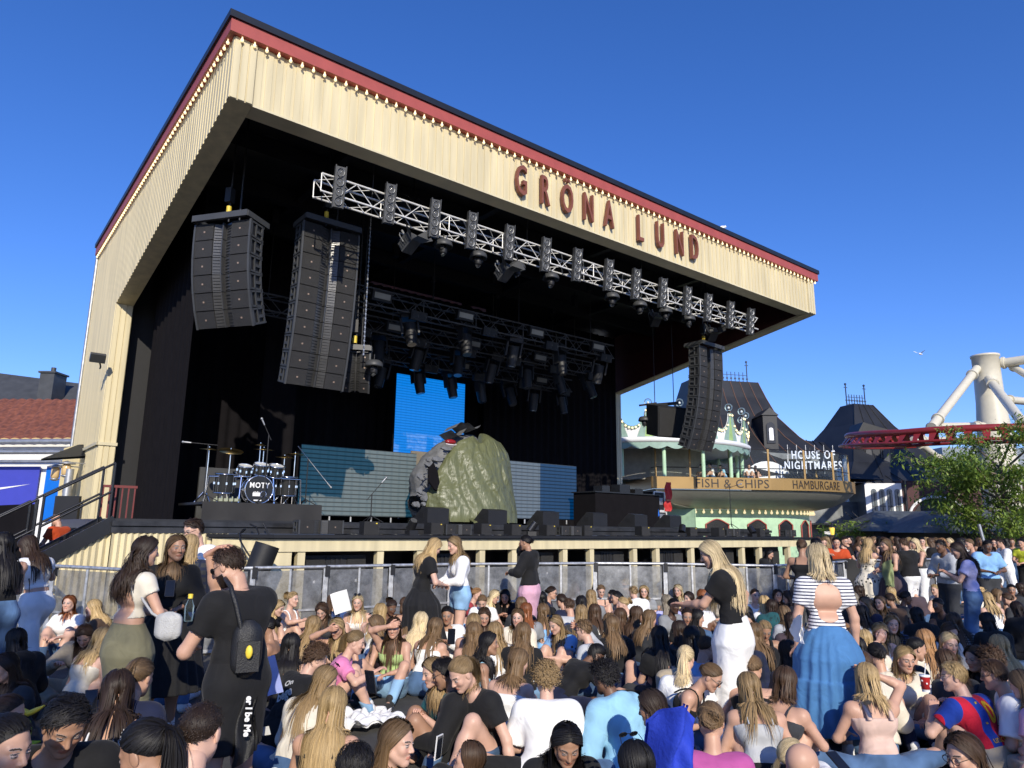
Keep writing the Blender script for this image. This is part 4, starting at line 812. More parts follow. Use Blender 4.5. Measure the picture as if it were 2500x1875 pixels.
for k in range(-2, 13):
    sa, sb = sg0+2.05*k, sg0+2.05*k+1.95
    if sa < 0 or sb > BS[-1]: continue
    zt = 6.0 if k < 7 else 5.5
    mb = MB(); mb.bar(bpt(sa, -.25, 4.5), bpt(sa, -.25, zt), .09, .06); mb.build('glass_post', GOLD, pv)
    mb = MB(); mb.grid(lambda i, j: bpt(sa+(sb-sa)*i, -.25, 4.55+(zt-4.6)*j), 4, 1); mb.build('glass_pane', GLASS, pv)
    mb = MB(); mb.tube([bpt(sa+(sb-sa)*i/4, -.25, 5.0) for i in range(5)], .025, 5); mb.tube([bpt(sa+(sb-sa)*i/4, -.25, zt) for i in range(5)], .022, 5); mb.build('rail', BLACKG, pv)
# upper storey
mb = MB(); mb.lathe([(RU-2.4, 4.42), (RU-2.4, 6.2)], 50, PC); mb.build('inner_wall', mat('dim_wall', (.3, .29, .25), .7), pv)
for k in range(9):
    th = TH(-70+k*23); p = PC+Vector((math.cos(th), math.sin(th), 0))*(RU-.35); mb = MB(); mb.cyl((p.x, p.y, 4.42), (p.x, p.y, 6.1), .1, n=10); mb.build('column', MINT, pv)
mb = MB(); mb.lathe([(0, 6.02), (RU-.1, 6.02), (RU, 6.05)], 60, PC); mb.build('soffit', PALE, pv)
mb = MB(); mb.lathe([(RU, 6.05), (RU+.12, 6.1), (RU+.14, 6.28), (RU, 6.33)], 70, PC); mb.build('white_cornice', PALE, pv)
NS = 22; st = 360/NS
def ptop(d):
    f = ((d+9) % st)/st; f = min(f, 1-f)            # 0 at a crown
    return 7.72 if f < .1 else 6.86+.86*max(0, 1-math.sqrt(max(0, 1-((.5-f)/.4-0)**2)))
mb = MB()
def vfn(i, j):
    d = 360*i; th = TH(d); return (PC.x+(RU+.06)*math.cos(th), PC.y+(RU+.06)*math.sin(th), 6.05-(.18+.14*abs(math.sin(d*R_(360/9)/2)))*j)
mb.grid(vfn, 480, 1); mb.build('scalloped_valance', DKG, pv)
mb = MB(); mb.grid(lambda i, j: (PC.x+(RU-.02)*math.cos(TH(360*i)), PC.y+(RU-.02)*math.sin(TH(360*i)), 6.33+(ptop(360*i)-6.33)*j), 440, 1); mb.build('parapet', PALE, pv)
mb = MB(); mb.grid(lambda i, j: (PC.x+(RU+.01+.05*(j > .5))*math.cos(TH(360*i)), PC.y+(RU+.01+.05*(j > .5))*math.sin(TH(360*i)), ptop(360*i)-.16+.17*j), 440, 1); mb.build('parapet_edge', DKG, pv)
for k in range(NS):
    dc = -9+k*st
    if math.cos(R_(dc)) < -.25: continue
    for q, (f0, f1, M_) in enumerate(((-.36, -.12, DKG), (-.12, .12, LGR), (.12, .36, DKG))):
        mb = MB(); mb.grid(lambda i, j: (PC.x+(RU+.015)*math.cos(TH(dc+(f0+(f1-f0)*i)*st*(1-.8*j))), PC.y+(RU+.015)*math.sin(TH(dc+(f0+(f1-f0)*i)*st*(1-.8*j))), 6.34+1.2*j), 3, 4); mb.build('tent_stripe', M_, pv)
    mb = MB()
    for q in range(9):
        d = dc+st*(.08+.84*q/8); th = TH(d); mb.sphere((PC.x+(RU+.07)*math.cos(th), PC.y+(RU+.07)*math.sin(th), ptop(d)-.1), .055, 6, 4)
    mb.build('bulb_garland', BULB, pv)
    th = TH(dc); p = PC+Vector((math.cos(th), math.sin(th), 0))*(RU-.05); mb = MB(); mb.lathe([(.1, 7.72), (.05, 7.78), (.05, 7.84), (.09, 7.86)], 8, p); c_ = mb.build('globe_base', BLACKG, pv); mb = MB(); mb.sphere((p.x, p.y, 8.04), .2, 12, 8); mb.build('globe', GLASS, c_); mb = MB(); mb.sphere((p.x, p.y, 8.02), .07, 6, 5); mb.build('globe_lamp', WHITE, c_)
# ================================================================ haunted house
SLATE = mat('black_seam_roof', (.02, .021, .023), .5, .2, var=.35, vs=.7, bump=.2, bs=14); RUST = mat('rusty_seam', (.12, .06, .04), .7); STONE = mat('grey_stone', (.2, .21, .21), .85, var=.35, vs=1.6, bump=.4, bs=8)
hn = thing('haunted_house', 'dark haunted house with two steep towers, iron cresting and a white lettered roof sign', 'building', (20, 52, 0))
def flared(cx, cy, rot, secs, name, seams=7):
    """tower roof: secs = (z, half width, half depth)"""
    mb = MB(Matrix.Translation((cx, cy, 0)) @ rotz(rot)); vs = []
    for z, w, d in secs: vs += [(-w, -d, z), (w, -d, z), (w, d, z), (-w, d, z)]
    fs = [(4*i+k, 4*i+(k+1) % 4, 4*i+4+(k+1) % 4, 4*i+4+k) for i in range(len(secs)-1) for k in range(4)]+[tuple(range(4*len(secs)-4, 4*len(secs)))]
    mb.add(vs, fs); o = mb.build(name, SLATE, hn)
    m2 = MB(mb.M)
    for f in range(seams+1):
        t = -1+2*f/seams
        m2.tube([(t*w, -d-.02, z) for z, w, d in secs], .035, 4); m2.tube([(w+.02, t*d, z) for z, w, d in secs], .035, 4)
    m2.build('standing_seams', RUST if name == 'tower_roof' and seams > 6 else SLATE, o); return o, mb.M
T1 = PD(1775, 938, 54); T2 = PD(2069, 996, 54)
o1, M1 = flared(T1.x-.6, 54, R_(12), [(5.6, 7.2, 6.4), (7.6, 5.0, 4.6), (8.6, 4.2, 3.6), (10.2, 3.3, 2.4), (11.8, 3.0, 1.5), (T1.z+.1, 2.75, .9)], 'tower_roof')
o2, M2 = flared(T2.x+.2, 53, R_(16), [(5.3, 5.6, 5.0), (6.6, 3.9, 3.6), (8.0, 2.9, 2.6), (9.6, 1.75, 1.6), (T2.z, .85, .7)], 'tower_roof', 4)
def cresting(M, w, z, h, n, o):
    m = MB(M); m.bar((-w, 0, z+.08), (w, 0, z+.08), .05); m.bar((-w, 0, z+h*.75), (w, 0, z+h*.75), .035)
    for k in range(n+1):
        x = -w+2*w*k/n; m.bar((x, 0, z), (x, 0, z+h), .04); m.box((x, 0, z+h*.45), (.16, .03, .16), Matrix.Rotation(.785, 3, 'Y'))
    for x in (-w, w): m.bar((x, 0, z), (x, 0, z+h*2), .06); m.box((x, 0, z+h*1.6), (.3, .04, .05)); m.box((x, 0, z+h*1.9), (.12, .12, .12))
    m.build('iron_cresting', mat('blue_black_iron', (.03, .05, .08), .5), o)
cresting(M1, 2.4, T1.z+.1, .95, 14, o1); cresting(M2, .85, T2.z, .85, 7, o2)
p = PD(1868, 1055, 50.5); mb = MB(); mb.bx(p.x-.4, p.x+.6, p.y-.8, p.y+2, p.z-1.4, p.z+1.1); mb.prism([(-.62, 0), (.62, 0), (0, .55)], fr((1, 0, 0), (0, 0, 1), (0, -1, 0), (p.x+.1, p.y+2, p.z+1.1)), 2.9); d = mb.build('dormer', SLATE, hn)
def arched(mb, x, y, z0, w, h, n=8):
    poly = [(-w/2, 0), (w/2, 0)]+[(w/2*math.cos(k*math.pi/n), h-w/2+w/2*math.sin(k*math.pi/n)) for k in range(n+1)]
    mb.prism(poly, fr((1, 0, 0), (0, 0, 1), (0, -1, 0), (x, y, z0)), .06)
mb = MB(); arched(mb, p.x+.1, p.y-.81, p.z-.9, .6, 1.5); w_ = mb.build('window', BLACKG, d); mb = MB(); arched(mb, p.x+.1, p.y-.875, p.z-.7, .3, .9); mb.build('pane', WHITE, w_)
p = PD(2128, 1108, 49.5)
mb = MB(); mb.bx(p.x-.9, p.x+1.6, p.y, p.y+2.5, p.z-1.6, p.z+1.0); d = mb.build('dormer', SLATE, hn); mb = MB(); mb.prism([(-1.2, 0), (1.9, -.1), (1.2, .7), (-.5, 1.2)], fr((1, 0, 0), (0, 0, 1), (0, -1, 0), (p.x, p.y+2.5, p.z+1.0)), 2.7); mb.build('dormer_roof', SLATE, d)
for q, x in enumerate((-.25, .95)):
    mb = MB(); arched(mb, p.x+x, p.y-.005, p.z-1.0, .66, 1.6); w_ = mb.build('window', BLACKG, d); mb = MB(); arched(mb, p.x+x, p.y-.07, p.z-.85, .4, 1.2); mb.build('pane', GREYP, w_)
# long roof with the sign
A = PD(1905, 1069, 53); B = PD(2060, 1085, 53); Cc = PD(2190, 1178, 47); D = PD(1930, 1170, 47.5); E_ = PD(1815, 1097, 50); 
mb = MB(); mb.add([A, B, PD(2212, 1180, 47), D, E_], [(0, 4, 3, 2, 1)]); nrm = (D-A).cross(B-A).normalized(); rf = mb.build('front_roof', SLATE, hn)
mb = MB()
for k in range(11):
    t_ = k/10; mb.bar(A.lerp(B, t_)+Vector((0, -.06, .03)), D.lerp(PD(2212, 1180, 47), t_)+Vector((0, -.06, .05)), .05)
mb.build('standing_seams', SLATE, rf)
mb = MB(); mb.cyl(D+Vector((-3, .3, .0)), PD(2212, 1182, 46.9), .09, n=6); mb.build('gutter', BLACKG, hn)
LED_ = mat('white_sign_letter', (.75, .8, .88), .4, var=.03)
for txt, px, py, w in (('HOUSE OF', 1985, 1120, 100), ('NIGHTMARES', 1985, 1146, 132)):
    vs, fs = text_geo(txt, 1.05, .15, .012, .8, 1.25); W0 = max(v[0] for v in vs)-min(v[0] for v in vs); P0 = PD(px, py, 46.6); s_ = (w/FPX*46.6)/W0
    mb = MB(fr((.985, -.17, 0), (0, 0, 1), (-.17, -.985, 0), P0)); mb.add([(x*s_, y*1.0*.72, zz) for x, y, zz in vs], fs); mb.build('sign_letters', LED_, hn)
    mb = MB()
    for k in range(6): q = P0+Vector((-1.5+k*.6, .35, 0)); mb.bar(q+Vector((0, 0, -.25)), q+Vector((0, 0, .95)), .03)
    mb.build('sign_rods', STEEL, hn)
# stone wall left of the sign, white arch
p0 = PD(1838, 1100, 49.5); p1 = PD(1945, 1108, 48.8)
mb = MB(); mb.add([(p0.x-1, p0.y, 0), (p1.x+1.5, p1.y, 0), (p1.x+1.5, p1.y, 7.0), (p0.x-1, p0.y, 7.4)], [(0, 1, 2, 3)]); mb.build('stone_wall', STONE, hn)
mb = MB(); mb.cyl((p0.x-.2, p0.y-.2, 3), (p0.x-.2, p0.y-.2, 7.3), .12, n=8); mb.build('downpipe', WHITE, hn)
mb = MB()
for k in range(4):
    z = 4.2+.85*k; mb.bar((p0.x, p0.y-.03, z), (p1.x+1, p1.y-.03, z), .05)
    for q in range(3): x = p0.x+.6+1.4*q+.5*(k % 2); mb.bar((x, p0.y-.2, z), (x, p0.y-.2, z+.85), .05)
mb.build('stone_joints', mat('dark_joint', (.06, .06, .06), .9), hn)
p = PD(1874, 1172, 48); mb = MB(); arched(mb, p.x, p.y, 4.0, 3.6, 2.5, 14); ar = mb.build('white_arch', WHITE, hn); mb = MB(); arched(mb, p.x+.9, p.y-.07, 4.0, 1.3, 1.4, 10); mb.build('arch_inner', GREYP, ar)
# white wing with four arched windows, grey side
q0 = PD(2110, 1180, 46.5); q1 = PD(2200, 1180, 46.5); q2 = PD(2070, 1180, 51)
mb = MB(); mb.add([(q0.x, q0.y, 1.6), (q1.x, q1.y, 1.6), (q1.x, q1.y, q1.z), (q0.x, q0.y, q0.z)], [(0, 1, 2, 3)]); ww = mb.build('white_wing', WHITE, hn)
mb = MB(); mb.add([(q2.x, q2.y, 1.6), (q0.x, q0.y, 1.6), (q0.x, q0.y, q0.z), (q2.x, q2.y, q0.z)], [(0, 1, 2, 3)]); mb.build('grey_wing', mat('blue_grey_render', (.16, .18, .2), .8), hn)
for k in range(4):
    x = q0.x+.55+.42*k*1.22; mb = MB(); arched(mb, x, q0.y-.002, 2.7, .34, 1.95); w_ = mb.build('window', mat('dim_pane', (.12, .14, .15), .2), ww); mb = MB(); mb.bx(x-.018, x+.018, q0.y-.09, q0.y-.062, 2.7, 4.5); mb.bx(x-.17, x+.17, q0.y-.088, q0.y-.063, 3.5, 3.56); mb.build('frame', GREYP, w_)
mb = MB(); mb.add([(q2.x-3, q2.y-1, 0), (q1.x+.2, q1.y+.3, 0), (q1.x+.2, q1.y+.3, 1.6), (q2.x-3, q2.y-1, 1.6)], [(0, 1, 2, 3)]); mb.build('base_wall', STONE, hn)
mb = MB(); mb.bx(q2.x-6, q2.x+1, q2.y-2.2, q2.y-2.1, 1.9, 3.9); mb.build('block_wall', STONE, hn)
mb = MB(); mb.bx(q2.x-6.2, q2.x+1.3, q2.y-3.8, q2.y-2.0, 2.3, 2.42); mb.build('landing', BLACKG, hn)
mb = MB(); s0 = Vector((q2.x-1.6, q2.y-3.6, 2.3)); s1 = s0+Vector((2.2, -.3, -2.3))
for dy in (0, .9): mb.bar(s0+Vector((0, dy, 0)), s1+Vector((0, dy, 0)), .06, .2); mb.bar(s0+Vector((0, dy, .9)), s1+Vector((0, dy, .9)), .05)
for k in range(9): c = s0.lerp(s1, k/9); mb.box(c+Vector((0, .45, 0)), (.26, .9, .04))
mb.build('outside_stairs', BLACKG, hn)
mb = MB(); mb.cyl((q1.x+.15, q1.y-.1, .2), (q1.x+.15, q1.y-.1, 5.2), .1, n=8); mb.build('downpipe', BLACKG, hn)
# ================================================================ roller coaster
IV = mat('ivory_paint', (.62, .58, .46), .4, var=.05); RT = mat('track_red', (.24, .025, .025), .35)
P0 = PD(2404, 868, 42); pl = thing('coaster_support', 'thick ivory steel column with slanted tubular struts behind the tree', 'support', (P0.x, P0.y, 0))
mb = MB(); mb.lathe([(0, P0.z), (.78, P0.z), (.78, P0.z-.12), (.72, P0.z-.14), (.73, 11), (.76, 9.6), (.9, 7.8), (1.0, 6), (1.05, 0)], 28, (P0.x, P0.y, 0)); mb.build('column', IV, pl)
def strut(pa, pb, da, db, r, nm='strut'):
    A, B = PD(*pa, da), PD(*pb, db); mb = MB(); r *= .8; mb.cyl(A, B, r, n=14)
    for t_ in (.12, .88): c = A.lerp(B, t_); q = (B-A).normalized()*.07; mb.cyl(c-q, c+q, r*1.35, n=14)
    mb.build(nm, IV, pl)
strut((2385, 900), (2275, 1042), 41.8, 37, .3); strut((2414, 925), (2510, 1050), 41.3, 34, .3); strut((2436, 888), (2560, 870), 42, 40, .34); strut((2450, 975), (2560, 985), 42.5, 46, .3); strut((2465, 890), (2560, 950), 42, 39, .25)
strut((2270, 1042), (2400, 1040), 37.5, 41.5, .28); strut((2230, 1075), (2390, 1078), 36, 41, .26); strut((2240, 1080), (2300, 1125), 36, 38, .22)
tk = thing('coaster_track', 'curved dark red roller coaster track bending round before the ivory column', 'track', (24, 36, 6))
TC = Vector((24.8, 36.9, 0)); TR = 6.5
def tp_(k, dz=0, dr=0):
    th = math.pi*(1.62-1.15*k); f = max(0, (.18-k))/.18
    return (TC.x+(TR+dr)*math.cos(th)+f*9, TC.y+(TR+dr)*math.sin(th)-f*1.2, 6.38+.42*min(1, max(0, (k-.1)*1.7))+1.5*max(0, k-.42)+dz)
mb = MB(); mb.tube([tp_(k/50) for k in range(51)], .17, 10); mb.build('spine', RT, tk)
mb = MB(); mb.tube([tp_(k/50, -.62, -.35) for k in range(51)], .075, 8); mb.tube([tp_(k/50, -.55, .45) for k in range(51)], .075, 8); mb.build('rails', RT, tk)
mb = MB()
for k in range(1, 34):
    t_ = k/34; a, b2, c2, d2 = tp_(t_-.008), tp_(t_+.008), tp_(t_+.004, -.6, -.35), tp_(t_-.004, -.6, -.35); e2, f2 = tp_(t_+.004, -.53, .45), tp_(t_-.004, -.53, .45)
    mb.add([a, b2, c2, d2, e2, f2], [(0, 1, 2, 3), (0, 1, 4, 5), (3, 2, 4, 5)])
mb.build('ties', RT, tk)
# ================================================================ far right buildings
p = PD(2210, 1140, 62); t = thing('warehouse', 'grey flat roofed industrial building behind the coaster track', 'building', (p.x, p.y, 0)); mb = MB(); mb.bx(p.x-1.5, p.x+16, p.y, p.y+12, 0, 7.6); mb.bx(p.x+4, p.x+16, p.y+1, p.y+10, 7.6, 9.4); mb.build('wall', mat('zinc_cladding', (.2, .23, .26), .5, .2), t)
mb = MB(); mb.bx(p.x-1.7, p.x+16.2, p.y-.2, p.y+12, 7.601, 7.85); mb.cyl((p.x+.2, p.y+.5, 6.9), (p.x+1.4, p.y-1.2, 6.9), .6, n=10); mb.build('roof_duct', mat('zinc_dark', (.12, .14, .16), .5), t)
p = PD(2205, 1165, 54); t = thing('annex', 'peach plastered annex with a vent unit behind the tree', 'building', (p.x, p.y, 0)); mb = MB(); mb.bx(p.x-.9, p.x+6, p.y, p.y+5, 0, 6.3); mb.build('wall', mat('peach_plaster', (.62, .3, .17), .8), t); mb = MB(); mb.bx(p.x-1, p.x+6.1, p.y-.1, p.y+5, 6.301, 6.5); mb.build('parapet', WHITE, t)
mb = MB(); mb.bx(p.x+3.2, p.x+4.7, p.y-.5, p.y-.05, 4.4, 5.6); mb.tube([(p.x+1.1, p.y-.1, 4.6), (p.x+1.1, p.y-.3, 4.5), (p.x+1.2, p.y-.3, 4.9), (p.x+1.2, p.y-.3, 5.6)], .16, 8); mb.build('vent_unit', WHITE, t)
mb = MB(); mb.lathe([(.5, 0), (.42, .03), (.1, .05)], 14, (p.x+3.95, p.y-.52, 5.0), Matrix.Rotation(R_(90), 3, 'X')); mb.build('fan_grille', GREYP, t)
p = PD(2235, 1230, 47); t = thing('arcade', 'dark maroon building with a scalloped white arch behind the tree', 'building', (p.x, p.y, 0)); mb = MB(); mb.bx(p.x-1.2, p.x+10, p.y, p.y+5, 0, 5.2); mb.build('wall', MAROON, t); mb = MB(); arched(mb, p.x+1.4, p.y-.003, .5, 3.6, 3.6, 12); mb.build('opening', BLACK, t); mb = MB(); mb.tube([(p.x+1.4+1.9*math.cos(k*math.pi/14), p.y-.1, 2.9+1.3*math.sin(k*math.pi/14)) for k in range(15)], .1, 6); mb.build('arch_trim', WHITE, t)
# dark kiosks with sheet roofs
def kiosk(px, d, w, dep, zw, zr, label, gable=True):
    p = PD(px, 1290, d); t = thing('kiosk', label, 'kiosk', (p.x, p.y, 0)); mb = MB(); mb.bx(p.x-w, p.x+w, p.y-dep, p.y+dep, 0, zw); mb.build('wall', mat('dark_stained_wood', (.03, .028, .026), .7), t); mb = MB()
    mb.add([(p.x-w-.4, p.y-dep-.4, zw-.05), (p.x+w+.4, p.y-dep-.4, zw-.05), (p.x+w+.4, p.y+dep+.4, zw-.05), (p.x-w-.4, p.y+dep+.4, zw-.05), (p.x-w*.6, p.y, zr), (p.x+w*.6, p.y, zr)], [(0, 1, 5, 4), (1, 2, 5), (2, 3, 4, 5), (3, 0, 4)]); mb.build('roof', mat('weathered_sheet', (.09, .1, .1), .5, .2, var=.3), t)
    if gable:
        mb = MB(); M = fr((1, 0, 0), (0, 0, 1), (0, -1, 0), (p.x-w*.1, p.y-dep+.6, zw-.1)); mb.prism([(-1.7, 0), (1.7, 0), (1.7, .1), (0, .95), (-1.7, .1)], M, 1.6); mb.build('gable', mat('weathered_sheet', (.09, .1, .1)), t); mb = MB(); mb.bx(p.x-w*.1-.3, p.x-w*.1+.3, p.y-dep-1.03, p.y-dep-.99, zw+.1, zw+.5); mb.build('sign_panel', GREYP, t)
    mb = MB(); mb.bx(p.x-w*.7, p.x+w*.7, p.y-dep-.02, p.y-dep-.001, 1.0, zw-.4); mb.build('hatch', BLACKG, t)
kiosk(2215, 34, 2.5, 1.8, 1.95, 2.85, 'dark kiosk with weathered sheet roof and a small gable behind the standing crowd'); kiosk(2330, 31, 2.1, 1.6, 1.9, 2.6, 'dark low kiosk roof half hidden by the tree', False); kiosk(2440, 33, 2.6, 1.6, 2.0, 2.9, 'dark shed at the far right behind the tree trunk', False)
# pavilion lantern, hedge
def leafcloud(mb, c, r, n, size, rnd, flat=.8):
    for k in range(n):
        d = Vector((rnd.gauss(0, 1), rnd.gauss(0, 1), rnd.gauss(0, 1))).normalized()*(rnd.random()**.4); p = Vector(c)+Vector((d.x*r[0], d.y*r[1], d.z*r[2]))
        s = size*rnd.uniform(.6, 1.3); a = Vector((rnd.gauss(0, 1), rnd.gauss(0, 1), rnd.gauss(0, .5))).normalized(); b2 = a.cross(Vector((rnd.gauss(0, .5), rnd.gauss(0, .5), 1))).normalized()
        mb.add([p-a*s, p+b2*s*.4, p+a*s, p-b2*s*.4], [(0, 1, 2, 3)])
LEAF = bpy.data.materials.new('leaf_green'); LEAF.use_nodes = True; n, l, b = nodes_of(LEAF); b.inputs['Roughness'].default_value = .45
oi = n.new('ShaderNodeNewGeometry'); cr_ = n.new('ShaderNodeValToRGB'); cr_.color_ramp.elements[0].color = (.07, .14, .02, 1); cr_.color_ramp.elements[1].color = (.3, .4, .07, 1); l.new(oi.outputs['Random Per Island'], cr_.inputs[0]); l.new(cr_.outputs[0], b.inputs['Base Color'])
tl = n.new('ShaderNodeBsdfTranslucent'); l.new(cr_.outputs[0], tl.inputs[0]); ms = n.new('ShaderNodeMixShader'); ms.inputs[0].default_value = .3; l.new(b.outputs[0], ms.inputs[1]); l.new(tl.outputs[0], ms.inputs[2]); l.new(ms.outputs[0], n['Material Output'].inputs[0])
BARK = mat('grey_bark', (.14, .11, .085), .9, var=.35, vs=9, bump=.8, bs=25, stretch=(1, 1, .25))
rnd = random.Random(3); p = PD(2105, 1300, 33); mb = MB()
for k in range(5): leafcloud(mb, (p.x-1.5+k*.8, p.y, 1.5+.5*rnd.random()), (.7, .6, .7), 260, .11, rnd)
tag(mb.build('shrub', LEAF, None, (p.x, p.y, 0)), 'dark green shrub below the white wing behind the crowd', 'shrub')
p = PD(2032, 1300, 30); t = thing('lantern', 'small lit yellow lantern on a post beside the pavilion', 'lamp', (p.x, p.y, 0)); mb = MB(); mb.cyl((p.x, p.y, 0), (p.x, p.y, 1.7), .1, n=8); mb.lathe([(.06, 2.1), (.13, 2.04), (.13, 2.02)], 6, p-Vector((0, 0, p.z))); mb.lathe([(.02, 2.2), (.06, 2.1)], 6, p-Vector((0, 0, p.z))); mb.build('post', BLACKG, t); mb = MB(); mb.lathe([(.05, 1.72), (.08, 1.75), (.11, 2.02)], 6, p-Vector((0, 0, p.z))); mb.build('lamp_glass', mat('yellow_lamp', (.9, .6, .1), .3, emis=.7), t)
def tree(base, h, crown, label, nleaf, lsize, seed, trunk=.17, low=.45):
    rnd = random.Random(seed); t = thing('tree', label, 'tree', base); base = Vector(base); mb = MB(); lb = MB()
    top = base+Vector((rnd.uniform(-.2, .2), 0, h*.72)); mb.tube([base, base+Vector((.04, 0, h*.2)), base+Vector((.0, .02, h*.42)), top], [trunk*1.25, trunk, trunk*.8, trunk*.3], 10)
    tips = []
    for k in range(26):
        f = low+(.97-low)*k/25; o_ = base.lerp(top, min(1, f*1.0)); a = k*2.4+rnd.random(); L = crown*(1.05-.5*abs(f-.55)*1.5)*rnd.uniform(.75, 1.1); e = o_+Vector((math.cos(a)*L, math.sin(a)*L, h*.05+.28*h*rnd.random()*(.5+f*.6))); m_ = o_.lerp(e, .5)+Vector((0, 0, .12))
        mb.tube([o_, m_, e], [.05, .03, .012], 5); tips += [(e, 1), (m_, .85), (o_.lerp(e, .75), .9)]
        for q in range(3): e2 = m_+Vector((rnd.gauss(0, .45), rnd.gauss(0, .45), rnd.gauss(.15, .3))); mb.tube([m_, e2], [.018, .008], 4); tips.append((e2, .9))
    for k in range(nleaf):
        c, s_ = tips[rnd.randrange(len(tips))]; p = c+Vector((rnd.gauss(0, .24*s_), rnd.gauss(0, .24*s_), rnd.gauss(-.03, .16*s_))); sz = lsize*rnd.uniform(.6, 1.3)
        a = Vector((rnd.gauss(0, 1), rnd.gauss(0, 1), rnd.gauss(-.35, .4))).normalized(); b2 = a.cross(Vector((rnd.gauss(0, .4), rnd.gauss(0, .4), 1))).normalized(); mid = p+a*sz
        lb.add([p, mid+b2*sz*.38-Vector((0, 0, .02)), p+a*sz*2-Vector((0, 0, .05)), mid-b2*sz*.38-Vector((0, 0, .02))], [(0, 1, 2, 3)])
    mb.build('trunk', BARK, t); lb.build('crown', LEAF, t); return t
p = PZ(2480, 1424, .1); tree((p.x, p.y, 0), 6.2, 3.2, 'leafy young tree with pale slender trunk at the right edge', 19000, .088, 11, .13, .28)
p = PD(2400, 1330, 21); mb = MB(); mb.tube([(p.x, p.y, 0), (p.x+.05, p.y, 1.5), (p.x-.05, p.y, 2.1)], .045, 8); tag(mb.build('pole', STEEL, None, (p.x, p.y, 0)), 'thin pale pole standing left of the tree trunk', 'pole')
p = PD(2468, 1360, 23); t = thing('fence_panel', 'white tubular steel barrier behind the tree trunk', 'barrier', (p.x, p.y, 0)); mb = MB(); mb.tube([(p.x-1.2, p.y, .15), (p.x-1.2, p.y, 1.1), (p.x+1.2, p.y, 1.1), (p.x+1.2, p.y, .15)], .025, 6); mb.bar((p.x-1.2, p.y, .2), (p.x+1.2, p.y, .2), .03); mb.build('frame', WHITE, t); mb = MB()
for k in range(14): mb.cyl((p.x-1.05+k*.16, p.y, .2), (p.x-1.05+k*.16, p.y, 1.08), .012, n=5)
mb.build('bars', WHITE, t)
# gulls
for k, (px, py, d, lb) in enumerate(((1762, 557, 22.6, 'white gull standing on the canopy roof edge'), (2247, 864, 60, 'grey white gull flying in the blue sky at right'))):
    p = PD(px, py, d); mb = MB(Matrix.Translation(p) @ rotz(.6)); s_ = 1 if k == 0 else 1.2
    mb.lathe([(0, -.2*s_), (.05*s_, -.14*s_), (.085*s_, 0), (.06*s_, .12*s_), (.045*s_, .17*s_), (.05*s_, .21*s_), (.0, .27*s_)], 10, (0, 0, 0), Matrix.Rotation(R_(90 if k else 62), 3, 'Y'))
    mb.add([(.1, 0, .0), (-.12, 0, .02), (-.2, .5, .28), (-.02, .45, .3)] if k else [(.08, .09, .02), (.02, .1, .06), (-.3, .03, -.1), (-.1, .1, -.06)], [(0, 1, 2, 3)]); mb.add([(.1, 0, .0), (-.12, 0, .02), (-.2, -.5, .22), (-.02, -.45, .25)] if k else [(.08, -.09, .02), (.02, -.1, .06), (-.3, -.03, -.1), (-.1, -.1, -.06)], [(0, 1, 2, 3)])
    if k == 0: mb.cyl((0, .03, -.05), (0, .03, -.24), .01, n=4); mb.cyl((0, -.03, -.05), (0, -.03, -.24), .01, n=4)
    tag(mb.build('gull', WHITE, None, p), lb, 'bird')
# ================================================================ PEOPLE: distance fields meshed by surface nets
_C = np.array([(0, 0, 0), (1, 0, 0), (0, 1, 0), (1, 1, 0), (0, 0, 1), (1, 0, 1), (0, 1, 1), (1, 1, 1)])
_ED = [(0, 1), (2, 3), (4, 5), (6, 7), (0, 2), (1, 3), (4, 6), (5, 7), (0, 4), (1, 5), (2, 6), (3, 7)]
def snets(F, org, h):
    s = F < 0; nx, ny, nz = F.shape
    a = np.zeros((nx-1, ny-1, nz-1), np.uint8)
    for dx, dy, dz in _C: a += s[dx:nx-1+dx, dy:ny-1+dy, dz:nz-1+dz]
    act = (a > 0) & (a < 8); I = np.argwhere(act)
    if len(I) == 0: return np.zeros((0, 3)), np.zeros((0, 4), int)
    v = np.stack([F[I[:, 0]+c[0], I[:, 1]+c[1], I[:, 2]+c[2]] for c in _C], 1)
    acc = np.zeros((len(I), 3)); cnt = np.zeros(len(I))
    for p, q in _ED:
        m = (v[:, p] < 0) != (v[:, q] < 0); t = np.where(m, v[:, p]/(v[:, p]-v[:, q]+1e-12), 0)
        acc += m[:, None]*(_C[p]+t[:, None]*(_C[q]-_C[p])); cnt += m
    V = (I+acc/cnt[:, None])*h+org
    idx = -np.ones(act.shape, np.int64); idx[act] = np.arange(len(I)); Q = []
    for ax in range(3):
        b, c = [(1, 2), (2, 0), (0, 1)][ax]; sl0 = [slice(None)]*3; sl1 = [slice(None)]*3; sl0[ax] = slice(0, -1); sl1[ax] = slice(1, None)
        for k in (b, c): sl0[k] = slice(1, -1); sl1[k] = slice(1, -1)
        A, B = s[tuple(sl0)], s[tuple(sl1)]
        for f, flip in ((A & ~B, 0), (B & ~A, 1)):
            P = np.argwhere(f)
            if len(P) == 0: continue
            P[:, b] += 1; P[:, c] += 1
            def g(db, dc):
                R = P.copy(); R[:, b] -= db; R[:, c] -= dc; return idx[R[:, 0], R[:, 1], R[:, 2]]
            q = [g(1, 1), g(0, 1), g(0, 0), g(1, 0)]
            Q.append(np.stack(q if not flip else q[::-1], 1))
    return V, np.concatenate(Q)
